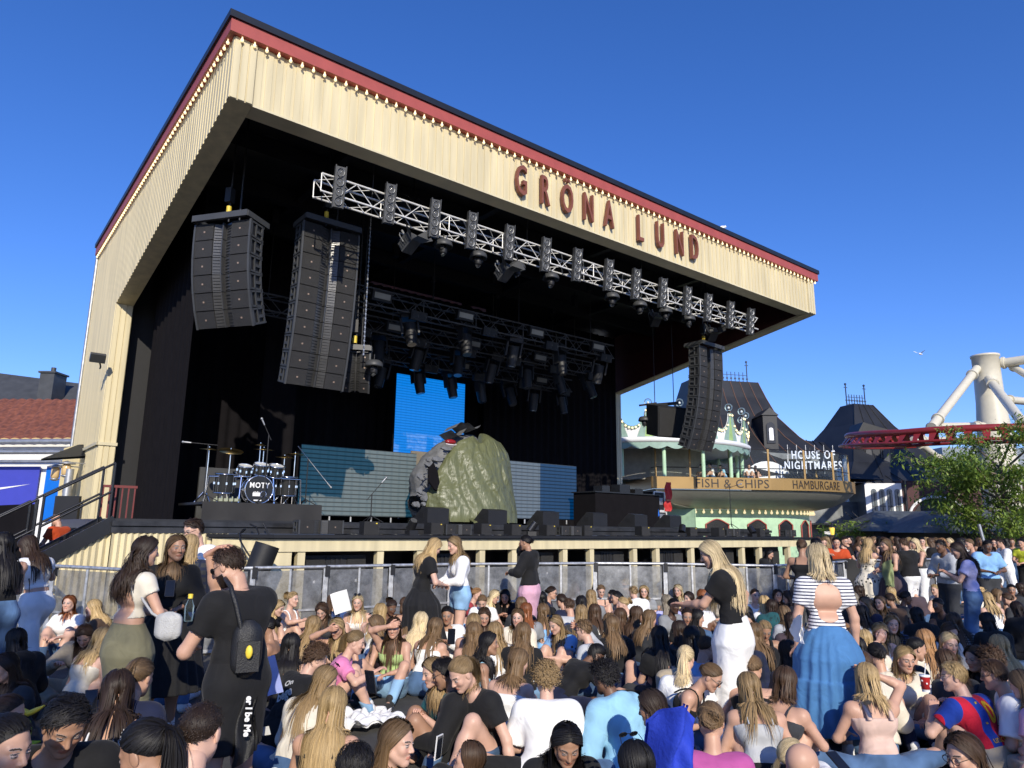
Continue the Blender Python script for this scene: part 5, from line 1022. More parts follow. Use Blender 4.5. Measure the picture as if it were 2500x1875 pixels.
class Fld:
    def __init__(s, lo, hi, h):
        s.lo = np.array(lo, float); s.h = h; s.n = np.maximum(4, np.ceil((np.array(hi)-s.lo)/h).astype(int)+1)
        s.ax = [s.lo[i]+h*np.arange(s.n[i]) for i in range(3)]; s.F = np.full(tuple(s.n), .3, np.float32)
    def box(s, a, b):
        i0 = np.clip(((a-s.lo)/s.h).astype(int), 0, s.n-1); i1 = np.clip(((b-s.lo)/s.h).astype(int)+2, 1, s.n)
        return tuple(slice(i0[k], i1[k]) for k in range(3))
    def P(s, sl): return s.ax[0][sl[0]][:, None, None], s.ax[1][sl[1]][None, :, None], s.ax[2][sl[2]][None, None, :]
    def put(s, d, sl, k):
        A = s.F[sl]
        if k > 0: hh = np.maximum(k-np.abs(A-d), 0)/k; s.F[sl] = np.minimum(A, d)-hh*hh*k*.25
        else: s.F[sl] = np.minimum(A, d)
    def cap(s, a, b, r0, r1, k=.03, cut=None, sx=None):
        a = np.array(a, float); b = np.array(b, float); R = max(r0, r1)*(1.6 if sx else 1)+k+2*s.h+.02
        sl = s.box(np.minimum(a, b)-R, np.maximum(a, b)+R); x, y, z = s.P(sl); ab = b-a; L = max(ab @ ab, 1e-9)
        t = np.clip(((x-a[0])*ab[0]+(y-a[1])*ab[1]+(z-a[2])*ab[2])/L, 0, 1)
        d = np.sqrt((x-a[0]-t*ab[0])**2+(y-a[1]-t*ab[1])**2+(z-a[2]-t*ab[2])**2)-(r0+(r1-r0)*t)
        if cut is not None:
            q = ab/math.sqrt(L); d = np.maximum(d, (x-b[0])*q[0]+(y-b[1])*q[1]+(z-b[2])*q[2]-cut)
        s.put(d, sl, k)
    def ell(s, c, r, M=None, k=.03):
        c = np.array(c, float); R = max(r)+k+2*s.h+.02; sl = s.box(c-R, c+R); x, y, z = s.P(sl); x = x-c[0]; y = y-c[1]; z = z-c[2]
        if M is not None: x, y, z = (M[0][0]*x+M[1][0]*y+M[2][0]*z, M[0][1]*x+M[1][1]*y+M[2][1]*z, M[0][2]*x+M[1][2]*y+M[2][2]*z)
        k0 = np.sqrt((x/r[0])**2+(y/r[1])**2+(z/r[2])**2); k1 = np.sqrt((x/r[0]**2)**2+(y/r[1]**2)**2+(z/r[2]**2)**2)+1e-9
        s.put(k0*(k0-1)/k1, sl, k)
    def sub(s, c, r, k=.01):
        c = np.array(c, float); R = r+k+2*s.h; sl = s.box(c-R, c+R); x, y, z = s.P(sl); d = r-np.sqrt((x-c[0])**2+(y-c[1])**2+(z-c[2])**2); A = s.F[sl]
        hh = np.maximum(k-np.abs(A-d), 0)/k; s.F[sl] = np.maximum(A, d)+hh*hh*k*.25
    def half(s, p, nrm):
        """keep only the side opposite to nrm"""
        sl = (slice(None),)*3; x, y, z = s.P(sl); s.F = np.maximum(s.F, (x-p[0])*nrm[0]+(y-p[1])*nrm[1]+(z-p[2])*nrm[2])
    def mesh(s): return snets(s.F, s.lo, s.h)
def np_mesh(name, V, Q, mats, col=None, mi=None, attrs=None):
    me = bpy.data.meshes.new(name); nv, nq = len(V), len(Q); me.vertices.add(nv); me.vertices.foreach_set('co', np.asarray(V, np.float32).ravel())
    me.loops.add(nq*4); me.loops.foreach_set('vertex_index', np.asarray(Q, np.int32).ravel()); me.polygons.add(nq); me.polygons.foreach_set('loop_start', np.arange(0, nq*4, 4, dtype=np.int32))
    me.polygons.foreach_set('use_smooth', np.ones(nq, bool))
    for m in mats: me.materials.append(m)
    if mi is not None: me.polygons.foreach_set('material_index', np.asarray(mi, np.int32))
    me.update(calc_edges=True)
    if col is not None:
        a = me.color_attributes.new('Col', 'FLOAT_COLOR', 'POINT'); a.data.foreach_set('color', np.asarray(col, np.float32).ravel())
    return me
# ---------------------------------------------------------------- head and hand templates
def head_tpl(h, male):
    f = Fld((-.1, -.13, -.18), (.1, .13, .14), h); w = 1.06 if male else 1
    f.ell((0, -.012, .028), (.074*w, .092, .086), k=.0); f.ell((0, .022, -.035), (.058*w, .062, .078), k=.03)
    for sx in (-1, 1):
        f.cap((sx*.05*w, .0, -.055), (sx*.014, .058, -.098), .022, .018+.003*male, .03); f.ell((sx*.034, .052, -.022), (.026, .024, .026), k=.02)
        f.ell((sx*.075*w, -.012, -.008), (.008, .02, .031), k=.006)
        f.cap((sx*.012, .074, .024), (sx*.045, .06, .024), .010+.002*male, .008, .015)
    f.cap((0, .064, -.1), (0, .07, -.098), .017+.003*male, .014, .02)
    f.cap((0, -.025, -.05), (0, -.04, -.17), .05*w, .05*w, .03)
    for sx in (-1, 1): f.sub((sx*.031, .095, .003), .0175, .016)
    f.cap((0, .076, .016), (0, .099, -.026), .0075, .0115, .012)
    for sx in (-1, 1): f.ell((sx*.011, .088, -.031), (.008, .01, .007), k=.006)
    f.cap((-.017, .075, -.063), (.017, .075, -.063), .0065, .0065, .008); f.cap((-.008, .081, -.059), (.008, .081, -.059), .006, .006, .006); f.cap((-.009, .080, -.069), (.009, .080, -.069), .0065, .0065, .006)
    for sx in (-1, 1): f.ell((sx*.031, .069, .003), (.0148, .0148, .0125), k=.003)
    V, Q = f.mesh(); x, y, z = V.T; C = np.ones((len(V), 4)); C[:, 3] = 0
    def setm(m, c, a): C[m, :3] = c; C[m, 3] = a
    fr_ = y > .05
    m = (np.abs(x) < .024) & (np.abs(z+.064) < .0095) & (y > .07); C[m, :3] = (.9, .62, .6)
    ax = np.abs(x); m = (ax > .013) & (ax < .052) & (np.abs(z-(.024+.004*np.sin((ax-.013)*70))) < max(.0042, h*.55)) & (y > .04); setm(m, (.05, .03, .018), .75)
    ch = np.exp(-((ax-.036)/.018)**2-((z+.025)/.02)**2)*(y > .02); C[:, 1] *= 1-.14*ch; C[:, 2] *= 1-.14*ch
    de = np.sqrt((ax-.031)**2+(y-.069)**2+(z-.003)**2); m = (de < .0165) & (y > .073); setm(m & (np.abs(z-.001) < .004), (.2, .17, .15), 1)
    m2 = m & (np.sqrt((ax-.031)**2+(z-.002)**2) < .0054) & (np.abs(z-.001) < .0048); setm(m2, (.025, .018, .012), 1)
    m3 = (np.abs(ax-.031) < .017) & (np.abs(z-.0095) < max(.003, h*.6)) & (y > .068); setm(m3, (.03, .02, .015), .8)
    if male:
        m = (y > -.0) & (z < -.045) & (z > -.125) & ~((ax < .02) & (np.abs(z+.064) < .011)); B = C.copy(); B[m, :3] = (.03, .02, .014); B[m, 3] = .82
        m = (np.abs(z+.049) < .006) & (ax < .026) & (y > .07); B[m, :3] = (.03, .02, .014); B[m, 3] = .8
        return V, Q, C, B
    return V, Q, C, C
def hand_tpl(h, pose):
    f = Fld((-.09, -.03, -.11), (.07, .21, .08), h); cu = {'relax': (18, 28, 22), 'flat': (4, 6, 4), 'grip': (50, 62, 40), 'fist': (75, 85, 50)}[pose]
    for i, (x, L, dy) in enumerate(((-.028, .070, .086), (-.0095, .077, .09), (.0095, .071, .087), (.027, .056, .08))):
        f.cap((x*.5, .0, 0), (x, dy, 0), .013, .0115, .012); p = np.array((x, dy, 0.)); a = 0.; d0 = np.array((x*.9 if pose in ('flat', 'relax') else 0, 1, 0))
        for q in range(3):
            a += R_(cu[q]*(1+.12*(i-1))); L_ = L*(.46, .30, .24)[q]; e = p+L_*np.array((d0[0]*math.cos(a), math.cos(a), -math.sin(a))); f.cap(p, e, .0095-.0009*q, .0086-.001*q, .004); p = e
    f.cap((-.012, .02, -.004), (-.036, .045, -.014), .013, .012, .012); e = np.array((-.054, .075, -.022)); f.cap((-.036, .045, -.014), e, .0115, .0098, .006); d = {'flat': (-.012, .03, 0), 'relax': (.0, .03, -.008)}.get(pose, (.022, .022, -.018)); f.cap(e, e+np.array(d), .0098, .008, .004)
    f.cap((0, -.02, 0), (0, .02, 0), .021, .02, .012); return f.mesh()
HT, HD = {}, {}
def head_t(lod, male):
    k = (lod, male)
    if k not in HT: HT[k] = head_tpl((.004, .0058, .0085, .0115)[lod], male)
    return HT[k]
def hand_t(lod, pose):
    k = (lod, pose)
    if k not in HD: HD[k] = hand_tpl((.0042, .0052, .0075, .0085)[lod], pose)
    return HD[k]
# ---------------------------------------------------------------- materials for people
def vc_mat(name, rough, spec, bump, bs, extra=None):
    m = bpy.data.materials.new(name); m.use_nodes = True; n, l, b = nodes_of(m); b.inputs['Roughness'].default_value = rough; b.inputs['Specular IOR Level'].default_value = spec
    oi = n.new('ShaderNodeObjectInfo'); at = n.new('ShaderNodeAttribute'); at.attribute_name = 'Col'
    mu = n.new('ShaderNodeMix'); mu.data_type = 'RGBA'; mu.blend_type = 'MULTIPLY'; mu.inputs[0].default_value = 1; l.new(oi.outputs['Color'], mu.inputs[6]); l.new(at.outputs['Color'], mu.inputs[7])
    return m, n, l, b, at, mu
SKIN, n, l, b, at, mu = vc_mat('skin', .48, .4, 0, 0)
mx = n.new('ShaderNodeMix'); mx.data_type = 'RGBA'; l.new(at.outputs['Alpha'], mx.inputs[0]); l.new(mu.outputs[2], mx.inputs[6]); l.new(at.outputs['Color'], mx.inputs[7])
tc = n.new('ShaderNodeTexCoord'); nz = n.new('ShaderNodeTexNoise'); nz.inputs['Scale'].default_value = 14; nz.inputs['Detail'].default_value = 4; l.new(tc.outputs['Object'], nz.inputs[0]); mr = n.new('ShaderNodeMapRange'); mr.inputs['To Min'].default_value = .82; mr.inputs['To Max'].default_value = 1.16; l.new(nz.outputs[0], mr.inputs[0])
sc_ = n.new('ShaderNodeVectorMath'); sc_.operation = 'SCALE'; l.new(mx.outputs[2], sc_.inputs[0]); l.new(mr.outputs[0], sc_.inputs['Scale']); l.new(sc_.outputs[0], b.inputs['Base Color'])
HAIR, n, l, b, at, mu = vc_mat('hair', .5, .28, 0, 0)
ua = n.new('ShaderNodeAttribute'); ua.attribute_name = 'st'; mp = n.new('ShaderNodeMapping'); mp.inputs['Scale'].default_value = (30, 1.6, 1); l.new(ua.outputs['Vector'], mp.inputs[0]); nz = n.new('ShaderNodeTexNoise'); nz.inputs['Scale'].default_value = 1; nz.inputs['Detail'].default_value = 3; l.new(mp.outputs[0], nz.inputs[0])
mr = n.new('ShaderNodeMapRange'); mr.inputs['From Min'].default_value = .3; mr.inputs['From Max'].default_value = .7; mr.inputs['To Min'].default_value = .45; mr.inputs['To Max'].default_value = 1.4; l.new(nz.outputs[0], mr.inputs[0]); sc_ = n.new('ShaderNodeVectorMath'); sc_.operation = 'SCALE'; l.new(mu.outputs[2], sc_.inputs[0]); l.new(mr.outputs[0], sc_.inputs['Scale']); l.new(sc_.outputs[0], b.inputs['Base Color'])
bp = n.new('ShaderNodeBump'); bp.inputs['Strength'].default_value = .35; bp.inputs['Distance'].default_value = .004; l.new(nz.outputs[0], bp.inputs['Height']); l.new(bp.outputs[0], b.inputs['Normal'])
b.inputs['Anisotropic'].default_value = .5
def cloth_mat(name, kind):
    m = bpy.data.materials.new(name); m.use_nodes = True; n, l, b = nodes_of(m); b.inputs['Roughness'].default_value = .85; b.inputs['Specular IOR Level'].default_value = .2; b.inputs['Sheen Weight'].default_value = .06
    oi = n.new('ShaderNodeObjectInfo'); tc = n.new('ShaderNodeTexCoord'); co_ = tc.outputs['Object']; ad = n.new('ShaderNodeVectorMath'); ad.operation = 'ADD'; l.new(co_, ad.inputs[0]); rn = n.new('ShaderNodeCombineXYZ'); mm = n.new('ShaderNodeMath'); mm.operation = 'MULTIPLY'; mm.inputs[1].default_value = 30; l.new(oi.outputs['Random'], mm.inputs[0]); l.new(mm.outputs[0], rn.inputs[0]); l.new(mm.outputs[0], rn.inputs[1]); l.new(rn.outputs[0], ad.inputs[1])
    nz = n.new('ShaderNodeTexNoise'); nz.inputs['Scale'].default_value = 6; nz.inputs['Detail'].default_value = 2; nz.inputs['Distortion'].default_value = 1.2; l.new(ad.outputs[0], nz.inputs[0])
    n2 = n.new('ShaderNodeTexNoise'); n2.inputs['Scale'].default_value = 420; l.new(co_, n2.inputs[0])
    bp = n.new('ShaderNodeBump'); bp.inputs['Strength'].default_value = .5; bp.inputs['Distance'].default_value = .03; l.new(nz.outputs[0], bp.inputs['Height']); b2 = n.new('ShaderNodeBump'); b2.inputs['Strength'].default_value = .25; b2.inputs['Distance'].default_value = .002; l.new(n2.outputs[0], b2.inputs['Height']); l.new(bp.outputs[0], b2.inputs['Normal']); l.new(b2.outputs[0], b.inputs['Normal'])
    mr = n.new('ShaderNodeMapRange'); mr.inputs['From Min'].default_value = .3; mr.inputs['From Max'].default_value = .7; mr.inputs['To Min'].default_value = .88; mr.inputs['To Max'].default_value = 1.1
    if kind == 'denim': n3 = n.new('ShaderNodeTexNoise'); n3.inputs['Scale'].default_value = 5; l.new(ad.outputs[0], n3.inputs[0]); mr.inputs['To Min'].default_value = .6; mr.inputs['To Max'].default_value = 1.5; l.new(n3.outputs[0], mr.inputs[0])
    else: l.new(nz.outputs[0], mr.inputs[0])
    sc_ = n.new('ShaderNodeVectorMath'); sc_.operation = 'SCALE'; l.new(mr.outputs[0], sc_.inputs['Scale']); src = oi.outputs['Color']
    def stripes(sock, axis, freq, lo, c2, w=.5):
        sx = n.new('ShaderNodeSeparateXYZ'); l.new(sock, sx.inputs[0]); mu = n.new('ShaderNodeMath'); mu.operation = 'MULTIPLY'; mu.inputs[1].default_value = freq; l.new(sx.outputs[axis], mu.inputs[0]); f = n.new('ShaderNodeMath'); f.operation = 'FRACT'; l.new(mu.outputs[0], f.inputs[0]); g = n.new('ShaderNodeMath'); g.operation = 'LESS_THAN'; g.inputs[1].default_value = w; l.new(f.outputs[0], g.inputs[0]); return g.outputs[0]
    def mixc(fac, a, c2):
        x = n.new('ShaderNodeMix'); x.data_type = 'RGBA'; l.new(fac, x.inputs[0]); l.new(a, x.inputs[6]); x.inputs[7].default_value = (*c2, 1); return x.outputs[2]
    if kind == 'stripe': src = mixc(stripes(co_, 2, 38, 0, 0, .38), src, (.04, .045, .09))
    if kind == 'plaid':
        src = mixc(stripes(co_, 2, 14, 0, 0, .4), src, (.02, .025, .05)); src = mixc(stripes(co_, 0, 14, 0, 0, .3), src, (.015, .02, .04))
    if kind == 'floral':
        vo = n.new('ShaderNodeTexVoronoi'); vo.inputs['Scale'].default_value = 16; l.new(co_, vo.inputs[0]); g = n.new('ShaderNodeMath'); g.operation = 'LESS_THAN'; g.inputs[1].default_value = .3; l.new(vo.outputs['Distance'], g.inputs[0]); src = mixc(g.outputs[0], src, (.05, .05, .04))
    if kind == 'bars': src = mixc(stripes(co_, 0, 5.2, 0, 0, .5), src, (.42, .01, .03))
    l.new(src, sc_.inputs[0]); l.new(sc_.outputs[0], b.inputs['Base Color']); return m
CL = {k: cloth_mat('cloth_'+k, k) for k in ('plain', 'stripe', 'plaid', 'denim', 'floral', 'bars')}
HC = dict(B0=(.66, .52, .3), B1=(.46, .32, .15), B2=(.27, .18, .085), LB=(.17, .105, .052), BR=(.08, .045, .025), DB=(.034, .02, .013), BK=(.011, .0095, .0095), RD=(.25, .085, .03), SB=(.38, .2, .085), GB=(.26, .22, .16))
SK = dict(s0=(.60, .37, .275), s1=(.53, .31, .215), s2=(.36, .2, .125), s3=(.16, .083, .05), s4=(.075, .04, .026))
CC = dict(wh=(.8, .8, .79), cr=(.7, .64, .52), bk=(.013, .013, .014), ch=(.04, .042, .046), gr=(.25, .26, .27), lg=(.45, .46, .47), nv=(.015, .02, .05), pk=(.7, .22, .42), pp=(.66, .38, .48), mg=(.42, .09, .28), lm=(.38, .5, .2), lb=(.28, .52, .68), bl=(.02, .06, .45), dn=(.07, .13, .24), ld=(.2, .34, .5), ol=(.17, .16, .1), bg=(.42, .35, .25), li=(.42, .42, .66), te=(.02, .09, .1), pe=(.62, .44, .36), or_=(.5, .07, .02), br=(.09, .055, .035), ye=(.6, .65, .05), tq=(.1, .4, .42), mb=(.06, .17, .36), ro=(.32, .04, .05), fb=(.01, .04, .28), sb=(.22, .42, .7), br2=(.07, .05, .06))
def Rx(a): c, s = math.cos(a), math.sin(a); return np.array([[1, 0, 0], [0, c, -s], [0, s, c]])
def Rz(a): c, s = math.cos(a), math.sin(a); return np.array([[c, -s, 0], [s, c, 0], [0, 0, 1]])
def Ry(a): c, s = math.cos(a), math.sin(a); return np.array([[c, 0, s], [0, 1, 0], [-s, 0, c]])
def nrm(v): v = np.asarray(v, float); return v/(np.linalg.norm(v)+1e-9)
def ik(a, t, l1, l2, hint):
    a = np.array(a, float); t = np.array(t, float); d = t-a; D = np.linalg.norm(d); D2 = min(max(D, abs(l1-l2)+.02), l1+l2-.005); u = d/(D+1e-9); t = a+u*D2
    x = (l1*l1-l2*l2+D2*D2)/(2*D2); y = math.sqrt(max(0, l1*l1-x*x)); h = np.array(hint, float)-u*(np.array(hint, float) @ u); return a+u*x+nrm(h)*y, t
# poses: pelvis height, lower lean, upper lean (deg forward), legs, arms
LEGS = {'cross': ((.16, .30, .06), (-.14, .24, .06), (1, .3, .25), (-1, .3, .25)), 'knees': ((.10, .46, .05), (-.10, .43, .05), (.15, .2, 1), (-.15, .2, 1)), 'wide': ((.2, .5, .05), (-.2, .48, .05), (.4, .2, 1), (-.4, .2, 1)),
        'side': ((.34, .12, .05), (.3, .3, .06), (.3, 1, .2), (-.3, 1, .3)), 'out': ((.12, .84, .06), (-.1, .86, .06), (0, 0, 1), (0, 0, 1)), 'kneel': ((.1, -.3, .05), (-.1, -.3, .05), (.2, 1, .1), (-.2, 1, .1)), 'oneup': ((.14, .44, .05), (-.2, .28, .06), (.1, .2, 1), (-1, .4, .2)),
        'stand': ((.1, .02, .07), (-.1, -.02, .07), (.05, 1, 0), (-.05, 1, 0)), 'walk': ((.09, .36, .08), (-.09, -.3, .13), (0, 1, .1), (0, 1, .1)), 'contra': ((.14, .06, .07), (-.07, -.04, .07), (.1, 1, 0), (-.05, 1, 0))}
def arm_targets(k, S, hc, hp, Hm):
    """hand targets (right x>0, left x<0) relative to the person"""
    fwd = S['fwd']; mid = S['nb']
    def face(dx, dy, dz): return hc+Hm @ np.array((dx, dy, dz))
    a = {'lap': ((.08, .30, hp+.14), (-.08, .32, hp+.13)), 'hug': ((.1, .40, hp+.26), (-.1, .42, hp+.25)), 'back': ((.30, -.26, .03), (-.30, -.26, .03)), 'side': ((.34, .08, .04), (-.3, .12, .06)),
         'phone': ((.07, .30, mid[2]-.16), (-.05, .28, mid[2]-.18)), 'face': (None, (-.1, .3, hp+.2)), 'brow': (None, (-.1, .3, hp+.2)), 'hair': (None, (-.1, .32, hp+.18)), 'knee': ((.16, .38, hp+.34), (-.14, .4, hp+.33)),
         'down': ((.25, .04, hp-.16), (-.25, .05, hp-.15)), 'hold': ((.12, .26, hp+.16), (-.1, .27, hp+.17)), 'crossarm': ((-.1, .2, mid[2]-.24), (.1, .22, mid[2]-.2)), 'hip': ((.27, -.02, hp+.06), (-.25, .06, hp-.12)), 'reach': ((.2, .48, mid[2]-.1), (-.1, .3, hp+.2)), 'chat': ((.2, .34, mid[2]-.14), (-.14, .3, hp+.2)), 'up': (None, (-.2, .2, hp+.1)), 'elbowup': ((.14, .26, mid[2]+.05), (-.12, .26, hp+.1))}[k]
    a = list(a)
    if k == 'face': a[0] = face(.055, .1, -.075)
    if k == 'brow': a[0] = face(.04, .11, .05)
    if k == 'hair': a[0] = face(.1, .02, .1)
    if k == 'up': a[0] = face(-.01, .095, .115)
    return a
PCACHE = {}; HS = .93
def make_person(po, top, bot, lod, sc=1., male=False, beard=False, hand='relax'):
    """builds numpy meshes for a pose; returns dict with body, top, bottom and frames"""
    h = (.0125, .016, .022, .028)[lod]; f_ = 1.0
    stand = po['legs'] in ('stand', 'walk', 'contra'); hp = po.get('hp', .93 if stand else .115); fem = not male
    if po['legs'] == 'kneel': hp = .24
    l1, l2, sl = R_(po.get('l1', 8)), R_(po.get('l2', 12)), R_(po.get('sl', 0)); tw = R_(po.get('tw', 0))
    P = np.array((0, 0, hp)); d1 = nrm((math.sin(sl), math.sin(l1), math.cos(l1))); d2 = nrm((math.sin(sl*1.4), math.sin(l2), math.cos(l2)))
    waist = P+.17*d1; chest = waist+.17*nrm(d1+d2); nb = chest+.15*d2; X = Rz(tw) @ np.array((math.cos(sl), 0, -math.sin(sl))); fw = nrm(np.cross(d2, X))*1.0; fw = -fw if fw[1] < 0 and abs(tw) < 1.5 else fw
    sw = .16 if fem else .182; rs = .97 if fem else 1.06
    hy, hpit, hr = R_(po.get('hy', 0)), R_(po.get('hp_', 8)), R_(po.get('hr', 0)); Hm = Rz(hy+tw*.5) @ Rx(-hpit) @ Ry(hr)
    nd = nrm(d2*.6+Hm @ np.array((0, .15, .6))); hc = nb+.062*nd+Hm @ np.array((0, .032, .122))
    S = dict(nb=nb, fwd=fw); T = arm_targets(po.get('arms', 'lap'), S, hc, hp, Hm)
    for i, key in enumerate(('ra', 'la')):
        if key in po: T[i] = np.array(po[key], float)
    sh = [nb-.05*d2+X*sw*sg for sg in (1, -1)]; arms = []
    for i, sg in enumerate((1, -1)):
        hint = po.get(('rh', 'lh')[i], (sg*.7, -.35, -.5)); e, w = ik(sh[i], T[i], .27*rs, .24*rs, hint); arms.append((sh[i], e, w))
    L = LEGS[po['legs']]; legs = []
    for i, sg in enumerate((1, -1)):
        hip = P+X*.085*sg-np.array((0, 0, .02)); t = np.array(po.get(('rf', 'lf')[i], L[i]), float); k_, a_ = ik(hip, t, .43, .42, po.get(('rk', 'lk')[i], L[2+i])); legs.append((hip, k_, a_))
    pts = np.array([P, waist, chest, nb, hc]+[q for a in arms for q in a]+[q for a in legs for q in a]); lo = pts.min(0)-.24; hi = pts.max(0)+.24; lo[2] = max(lo[2], -.06)
    foot = []
    for i, (hip, k_, a_) in enumerate(legs):
        d = nrm(k_-a_); fd = po.get('fd', None); fv = np.array((0.1*(1, -1)[i], 1, -.12)) if stand or a_[2] < .1 and po['legs'] in ('knees', 'wide', 'oneup') else (np.array((0, .25, 1)) if po['legs'] == 'out' else np.array(((1, -1)[i]*.9, .35, -.05)));
        if po['legs'] == 'kneel': fv = np.array((0, -1, -.1))
        foot.append((a_, a_+nrm(fv)*.15-np.array((0, 0, .03*(stand)))))
    def torso(F, g=0., k=.06):
        F.cap(P+X*.07, P-X*.07, .105*rs+g, .105*rs+g, k); F.cap(waist+X*.05-.02*d1, waist-X*.05-.02*d1, .085*rs+g+.012*male, .085*rs+g+.012*male, k); F.cap(chest+X*.07, chest-X*.07, .095*rs+g, .095*rs+g, k); F.cap(nb-.075*d2+X*.1*rs, nb-.075*d2-X*.1*rs, .068*rs+g, .068*rs+g, k)
        for a, b in ((sh[0], sh[1]),): F.cap(a, b, .05*rs+g, .05*rs+g, .05)
        if fem:
            for sg in (1, -1): F.ell(chest+X*.065*sg+fw*.075-.01*d2, (.058+g, .05+g, .058+g), k=.04)
        for hip, k_, a_ in legs: F.cap(hip, hip+(k_-hip)*.2, .088*rs+g, .085*rs+g, .06)
    def limbs(F):
        for s_, e, w in arms: F.cap(s_, e, .047*rs, .037*rs, .03); F.ell(s_, (.055*rs,)*3, k=.03); F.cap(e, e+(w-e)*.35, .037*rs, .037*rs, .02); F.cap(e+(w-e)*.3, w, .038*rs, .025*rs, .02)
        for hip, k_, a_ in legs: F.cap(hip, k_, .088*rs, .056*rs, .04); F.cap(k_, k_+(a_-k_)*.35, .054, .056*rs, .03); F.cap(k_+(a_-k_)*.3, a_, .055*rs, .036, .03)
        for a, b in foot: F.cap(a, b, .038, .03, .02)
    F = Fld(lo, hi, h); torso(F); limbs(F); F.cap(nb-.07*d2, hc+Hm @ np.array((0, -.035, -.09)), .056*rs, .05*rs, .035); V, Q = F.mesh()
    C = np.ones((len(V), 4)); C[:, 3] = 0; Vs, Qs, Cs = [V], [Q], [C]
    hv, hq, hcol, hb = head_t(lod, male); Vs.append(hv*HS @ Hm.T+hc); Qs.append(hq); Cs.append(hb if beard else hcol)
    for i, (s_, e, w) in enumerate(arms):
        hd = po.get(('rp', 'lp')[i], hand); tv, tq = hand_t(lod, hd); y = nrm(w-e); pn = po.get(('rn', 'ln')[i], None)
        z = nrm(np.array(pn)) if pn is not None else np.array((0, -.2, 1.)); 
        if po.get('arms') in ('face', 'brow', 'hair', 'up') and i == 0: z = nrm(w-hc)
        if po.get('arms') == 'up' and i == 0: y = Hm @ np.array((0, -.97, .12)); z = Hm @ np.array((0, .1, 1.))
        if po.get('arms') == 'brow' and i == 0: y = Hm @ np.array((-.9, .1, .25)); z = Hm @ np.array((0, 1., .3))
        if po.get('arms') == 'face' and i == 0: y = Hm @ np.array((-.5, -.1, .9)); z = Hm @ np.array((.3, 1., .1))
        x = nrm(np.cross(y, z)); z = np.cross(x, y); tv = tv.copy(); qq = tq
        if i == 1: tv[:, 0] *= -1; qq = tq[:, ::-1]
        Vs.append(tv @ np.stack((x, y, z))*(1.08 if male else .97)+w); Qs.append(qq); Cs.append(np.tile((1., .93, .92, 0), (len(tv), 1)))
    if po.get('barefoot', False) is False and stand is False: pass
    o = 0; QQ = []
    for v, q in zip(Vs, Qs): QQ.append(q+o); o += len(v)
    out = dict(body=(np.concatenate(Vs)*sc, np.concatenate(QQ), np.concatenate(Cs)), hc=hc*sc, Hm=Hm, nb=nb*sc, X=X, d2=d2, fw=fw, sh=[s*sc for s in sh], chest=chest*sc, waist=waist*sc, arms=arms, legs=legs, foot=foot, P=P*sc, lod=lod, sc=sc)
    kind = top
    if kind and kind != 'none':
        loose = {'tee': .016, 'bigtee': .03, 'long': .018, 'hoodie': .036, 'shirt': .028, 'tank': .009, 'strapless': .009, 'crop': .011, 'backless': .008, 'openback': .01, 'halfback': .009, 'vest': .011}[kind]
        F = Fld(lo, hi, h); torso(F, loose, .07); sl_ = {'tee': .58, 'bigtee': .8, 'crop': .42, 'openback': .62, 'halfback': .4}.get(kind, 0)
        if kind in ('tee', 'bigtee', 'crop', 'openback', 'halfback'):
            for s_, e, w in arms: F.cap(s_, s_+(e-s_)*sl_, .058*rs+loose*.8, .052*rs+loose*1.2, .045, cut=0.)
        if kind in ('long', 'hoodie', 'shirt'):
            for s_, e, w in arms: F.cap(s_, e, .055*rs+loose, .046+loose, .045); F.cap(e, w, .044+loose, .03+loose*.7, .03, cut=-.01)
        if kind == 'hoodie': F.ell(nb-fw*.085-.02*d2, (.12, .07, .075), k=.04)
        if kind in ('tank', 'strapless', 'vest'):
            F.half(nb-.115*d2, d2)
        if kind in ('openback', 'halfback'): F.sub(nb-.12*d2-fw*.14, .115, .01); F.sub(nb-.22*d2-fw*.14, .135 if kind == 'openback' else .15, .01)
        if kind == 'backless': F.half(nb-.19*d2-fw*.02, nrm(d2*.9-fw*.5)); [F.cap(s_, s_+(e-s_)*.4, .06, .058, .03, cut=0.) for s_, e, w in arms]; [F.cap(sh[i]-.02*d2, nb-.16*d2+X*.1*(1, -1)[i]+fw*.09, .05, .06, .03) for i in (0, 1)]
        F.sub(nb+.035*d2+fw*.045, .082 if kind not in ('tank', 'strapless') else .06, .01)
        F.half(waist-d1*(-.0 if kind in ('crop', 'backless', 'halfback') else (.10 if kind not in ('hoodie', 'bigtee', 'shirt') else .15)), -d1)
        v, q = F.mesh()
        if kind in ('tank', 'vest'):
            w_ = (.0065 if lod < 2 else .0095) if kind == 'tank' else .022; seg_ = [(P, waist, .112), (chest+X*.07, chest-X*.07, .097*rs), (nb-.075*d2+X*.1*rs, nb-.075*d2-X*.1*rs, .069*rs), (sh[0], sh[1], .052*rs)]
            for sg in (1, -1):
                a_ = np.linspace(-.42*math.pi, .42*math.pi, 9); c_ = nb-.085*d2+X*.088*sg; pp = np.array([c_+(fw*math.sin(t_)*.13-d2*abs(math.sin(t_))**2*.075+d2*math.cos(t_)*.1) for t_ in a_]); pp = push(pp, [(a, b, r) for a, b, r in seg_], .004)
                for _ in range(2):
                    for sgm in seg_:
                        a, b, r = sgm; ab = b-a; t = np.clip(((pp-a) @ ab)/(ab @ ab), 0, 1); cc_ = a+t[:, None]*ab
                n0 = len(v); ring = []
                for k_ in range(9):
                    tn = nrm(pp[min(k_+1, 8)]-pp[max(k_-1, 0)]); up_ = nrm(pp[k_]-(nb-.1*d2+X*.088*sg)); si = nrm(np.cross(tn, up_)); ring += [pp[k_]+si*w_, pp[k_]+up_*.007, pp[k_]-si*w_, pp[k_]-up_*.01]
